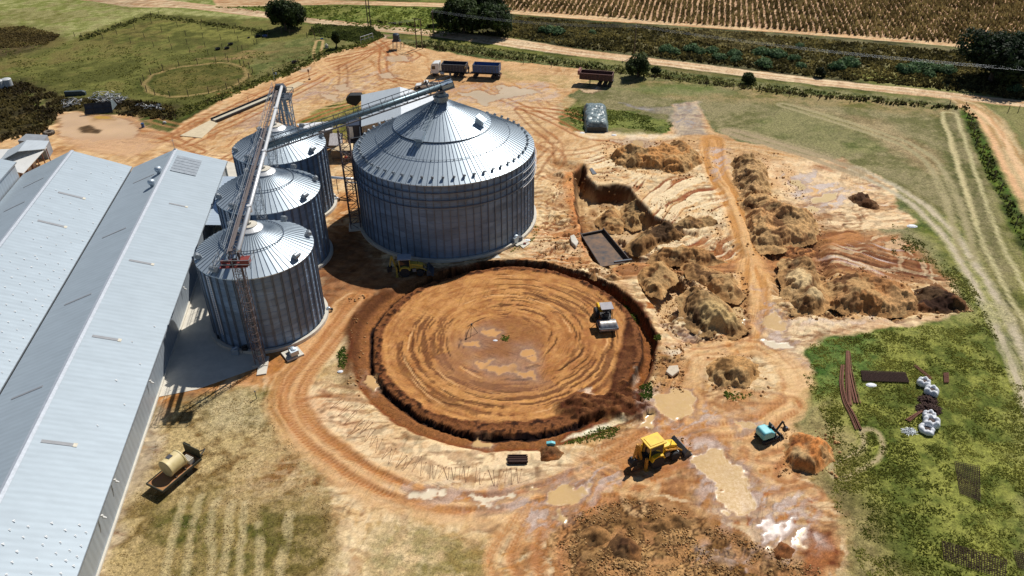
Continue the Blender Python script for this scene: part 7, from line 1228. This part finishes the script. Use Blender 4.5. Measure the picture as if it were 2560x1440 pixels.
# stones on the gravel
sm_ = attr_mat('stones', .95, (.7, 1.2), 4, .3); Q = scatter([(1400, 1295), (1560, 1245), (1720, 1275), (1900, 1360), (2050, 1420), (2080, 1480), (1440, 1480), (1390, 1380)], 9000); Q = Q[fbm(Q[:, 0], Q[:, 1], 2.2, 3, 97) > .45]; k = len(Q); s = .04+.09*RNG.random(k)**3
ico = np.array([(1, 0, 0), (-1, 0, 0), (0, 1, 0), (0, -1, 0), (0, 0, 1), (0, 0, -1)], float); fi = np.array([(0, 2, 4), (2, 1, 4), (1, 3, 4), (3, 0, 4), (2, 0, 5), (1, 2, 5), (3, 1, 5), (0, 3, 5)])
V = (ico[None]*(.7+.6*RNG.random((k, 6, 1)))*s[:, None, None])+np.stack([Q[:, 0], Q[:, 1], s*.4+np.array([hz(a, b) for a, b in Q])], 1)[:, None]; F = (fi[None]+np.arange(k)[:, None, None]*6).reshape(-1, 3)
o = fast_mesh('gravel_stones', V.reshape(-1, 3), F, {'col': ('FLOAT_COLOR', rgba(np.repeat(mixc(srgb(160, 116, 68), srgb(226, 186, 130), RNG.random(k)), 6, 0)))}, [sm_], smooth=False); tag(o, kind='stuff')
CL = [([(1500, 350), (1780, 350), (1800, 450), (1500, 450)], 900), ([(1430, 420), (1600, 460), (1830, 540), (1840, 670), (1440, 690), (1400, 560)], 2200), ([(1580, 660), (1870, 680), (1880, 850), (1680, 860)], 1500), ([(1810, 380), (1950, 380), (2070, 560), (2060, 630), (1870, 640), (1840, 500)], 1300), ([(1930, 630), (2300, 690), (2440, 780), (2300, 800), (1960, 800)], 1300), ([(1750, 880), (1930, 890), (1920, 990), (1750, 980)], 350), ([(1940, 1065), (2100, 1065), (2100, 1195), (1940, 1190)], 350), ([(1630, 860), (1710, 860), (1710, 980), (1630, 990)], 350), ([(1340, 600), (1450, 580), (1560, 700), (1440, 668), (1330, 650)], 500), ([(1680, 1090), (1730, 1100), (1725, 1150), (1685, 1145)], 130), ([(870, 740), (930, 740), (900, 960), (930, 1040), (870, 960)], 260)]
Q = np.concatenate([scatter(p, n_*2) for p, n_ in CL]); Q = Q[fbm(Q[:, 0], Q[:, 1], 2., 3, 99) > .47]; k = len(Q); s = .05+.2*RNG.random(k)**5
V = (ico[None]*(.6+.8*RNG.random((k, 6, 1)))*s[:, None, None])+np.stack([Q[:, 0], Q[:, 1], s*.25+np.array([hz(a, b) for a, b in Q])], 1)[:, None]; F = (fi[None]+np.arange(k)[:, None, None]*6).reshape(-1, 3)
o = fast_mesh('soil_clods', V.reshape(-1, 3), F, {'col': ('FLOAT_COLOR', rgba(np.repeat(mixc(srgb(150, 106, 64), srgb(222, 178, 124), RNG.random(k)), 6, 0)))}, [sm_], smooth=False); tag(o, kind='stuff')
# ================================================================== people
def person(px, py, z, rz, label, shirt, trousers, lean=0., arms=((.28, .1, .95), (-.28, .12, .98))):
    t = empty('person', (*G(px, py, z), z), label, 'person', rz=rz)
    J = [(0, 0, .95), (0, lean*.2, 1.2), (0, lean*.5, 1.45), (0, lean*.55, 1.55), (0, lean*.62, 1.68), (.2, lean*.5, 1.42), (.26, lean*.5+.02, 1.15), arms[0], (-.2, lean*.5, 1.42), (-.26, lean*.5+.02, 1.15), arms[1], (.1, 0, .9), (.12, .04, .5), (.13, 0, .06), (.14, .14, .03), (-.1, 0, .9), (-.12, .0, .5), (-.13, -.06, .06), (-.14, .08, .03)]
    E = [(0, 1), (1, 2), (2, 3), (3, 4), (2, 5), (5, 6), (6, 7), (2, 8), (8, 9), (9, 10), (0, 11), (11, 12), (12, 13), (13, 14), (0, 15), (15, 16), (16, 17), (17, 18)]
    R_ = [.15, .15, .16, .065, .11, .07, .05, .04, .07, .05, .04, .1, .07, .05, .04, .1, .07, .05, .04]
    me = bpy.data.meshes.new('body'); me.from_pydata(J, E, []); o = bpy.data.objects.new('body', me); SC.collection.objects.link(o); o.parent = t; md = o.modifiers.new('skin', 'SKIN')
    for v, r_ in zip(me.skin_vertices[0].data if me.skin_vertices else [], R_): v.radius = (r_, r_*.8)
    if not me.skin_vertices:
        import bmesh
        b = bmesh.new(); b.from_mesh(me); ly = b.verts.layers.skin.verify(); b.verts.ensure_lookup_table()
        for v, r_ in zip(b.verts, R_): v[ly].radius = (r_, r_*.8)
        b.verts[0][ly].use_root = True; b.to_mesh(me); b.free()
    o.modifiers.new('sub', 'SUBSURF').levels = 1; me.materials.append(skin)
    m = MB(); m.lathe([(.17, .86), (.19, 1.05), (.21, 1.35), (.17, 1.48), (.08, 1.5)], (0, lean*.35, 0), n=14); 
    for s in (-1, 1): m.tube((s*.2, lean*.5, 1.43), (s*.27, lean*.5+.02, 1.14), .09, .075, n=8)
    m.build('shirt', shirt, t, smooth=True); m = MB(); m.lathe([(.17, .84), (.18, 1.0)], n=14)
    for s in (-1, 1): m.tube((s*.1, 0, .92), (s*.12, .03*(s > 0), .5), .11, .085, n=8); m.tube((s*.12, .03*(s > 0), .5), (s*.13, -.03*(s < 0), .09), .085, .07, n=8)
    m.build('trousers', trousers, t, smooth=True); m = MB(); m.lathe([(.1, 1.68), (.115, 1.74), (.09, 1.8), (.02, 1.83)], (0, lean*.62-.015, 0), n=12); m.build('hair', black, t, smooth=True); return t
kh = mat('khaki_cloth', (.25, .2, .1), .9); dk = mat('dark_cloth', (.04, .04, .05), .9); rd = mat('red_cloth', (.3, .05, .04), .9); wc = mat('white_cloth', (.7, .7, .72), .9)
person(1163, 181, 1.5, 2., 'person in khaki standing at the rear of the truck bin', kh, dk); person(1172, 183, 1.5, 1., 'person in dark clothes at the rear corner of the truck bin', dk, dk); person(1190, 186, .9, .5, 'person in red standing between truck and trailer', rd, dk, .2)
person(1068, 219, 1.1, 1.2, 'person in dark clothes leaning over the pickup load bed', dk, dk, .6); person(1095, 226, 0, 2.6, 'person in white standing behind the pickup', wc, mat('grey_cloth', (.3, .3, .33), .9))
person(1636-17, 845+17, 0, .8, 'person in dark clothes on the right rim of the trench', dk, dk) if False else None
person(868, 410, 0, .5, 'person in red bending in the alley by the lattice mast', rd, dk, .5)
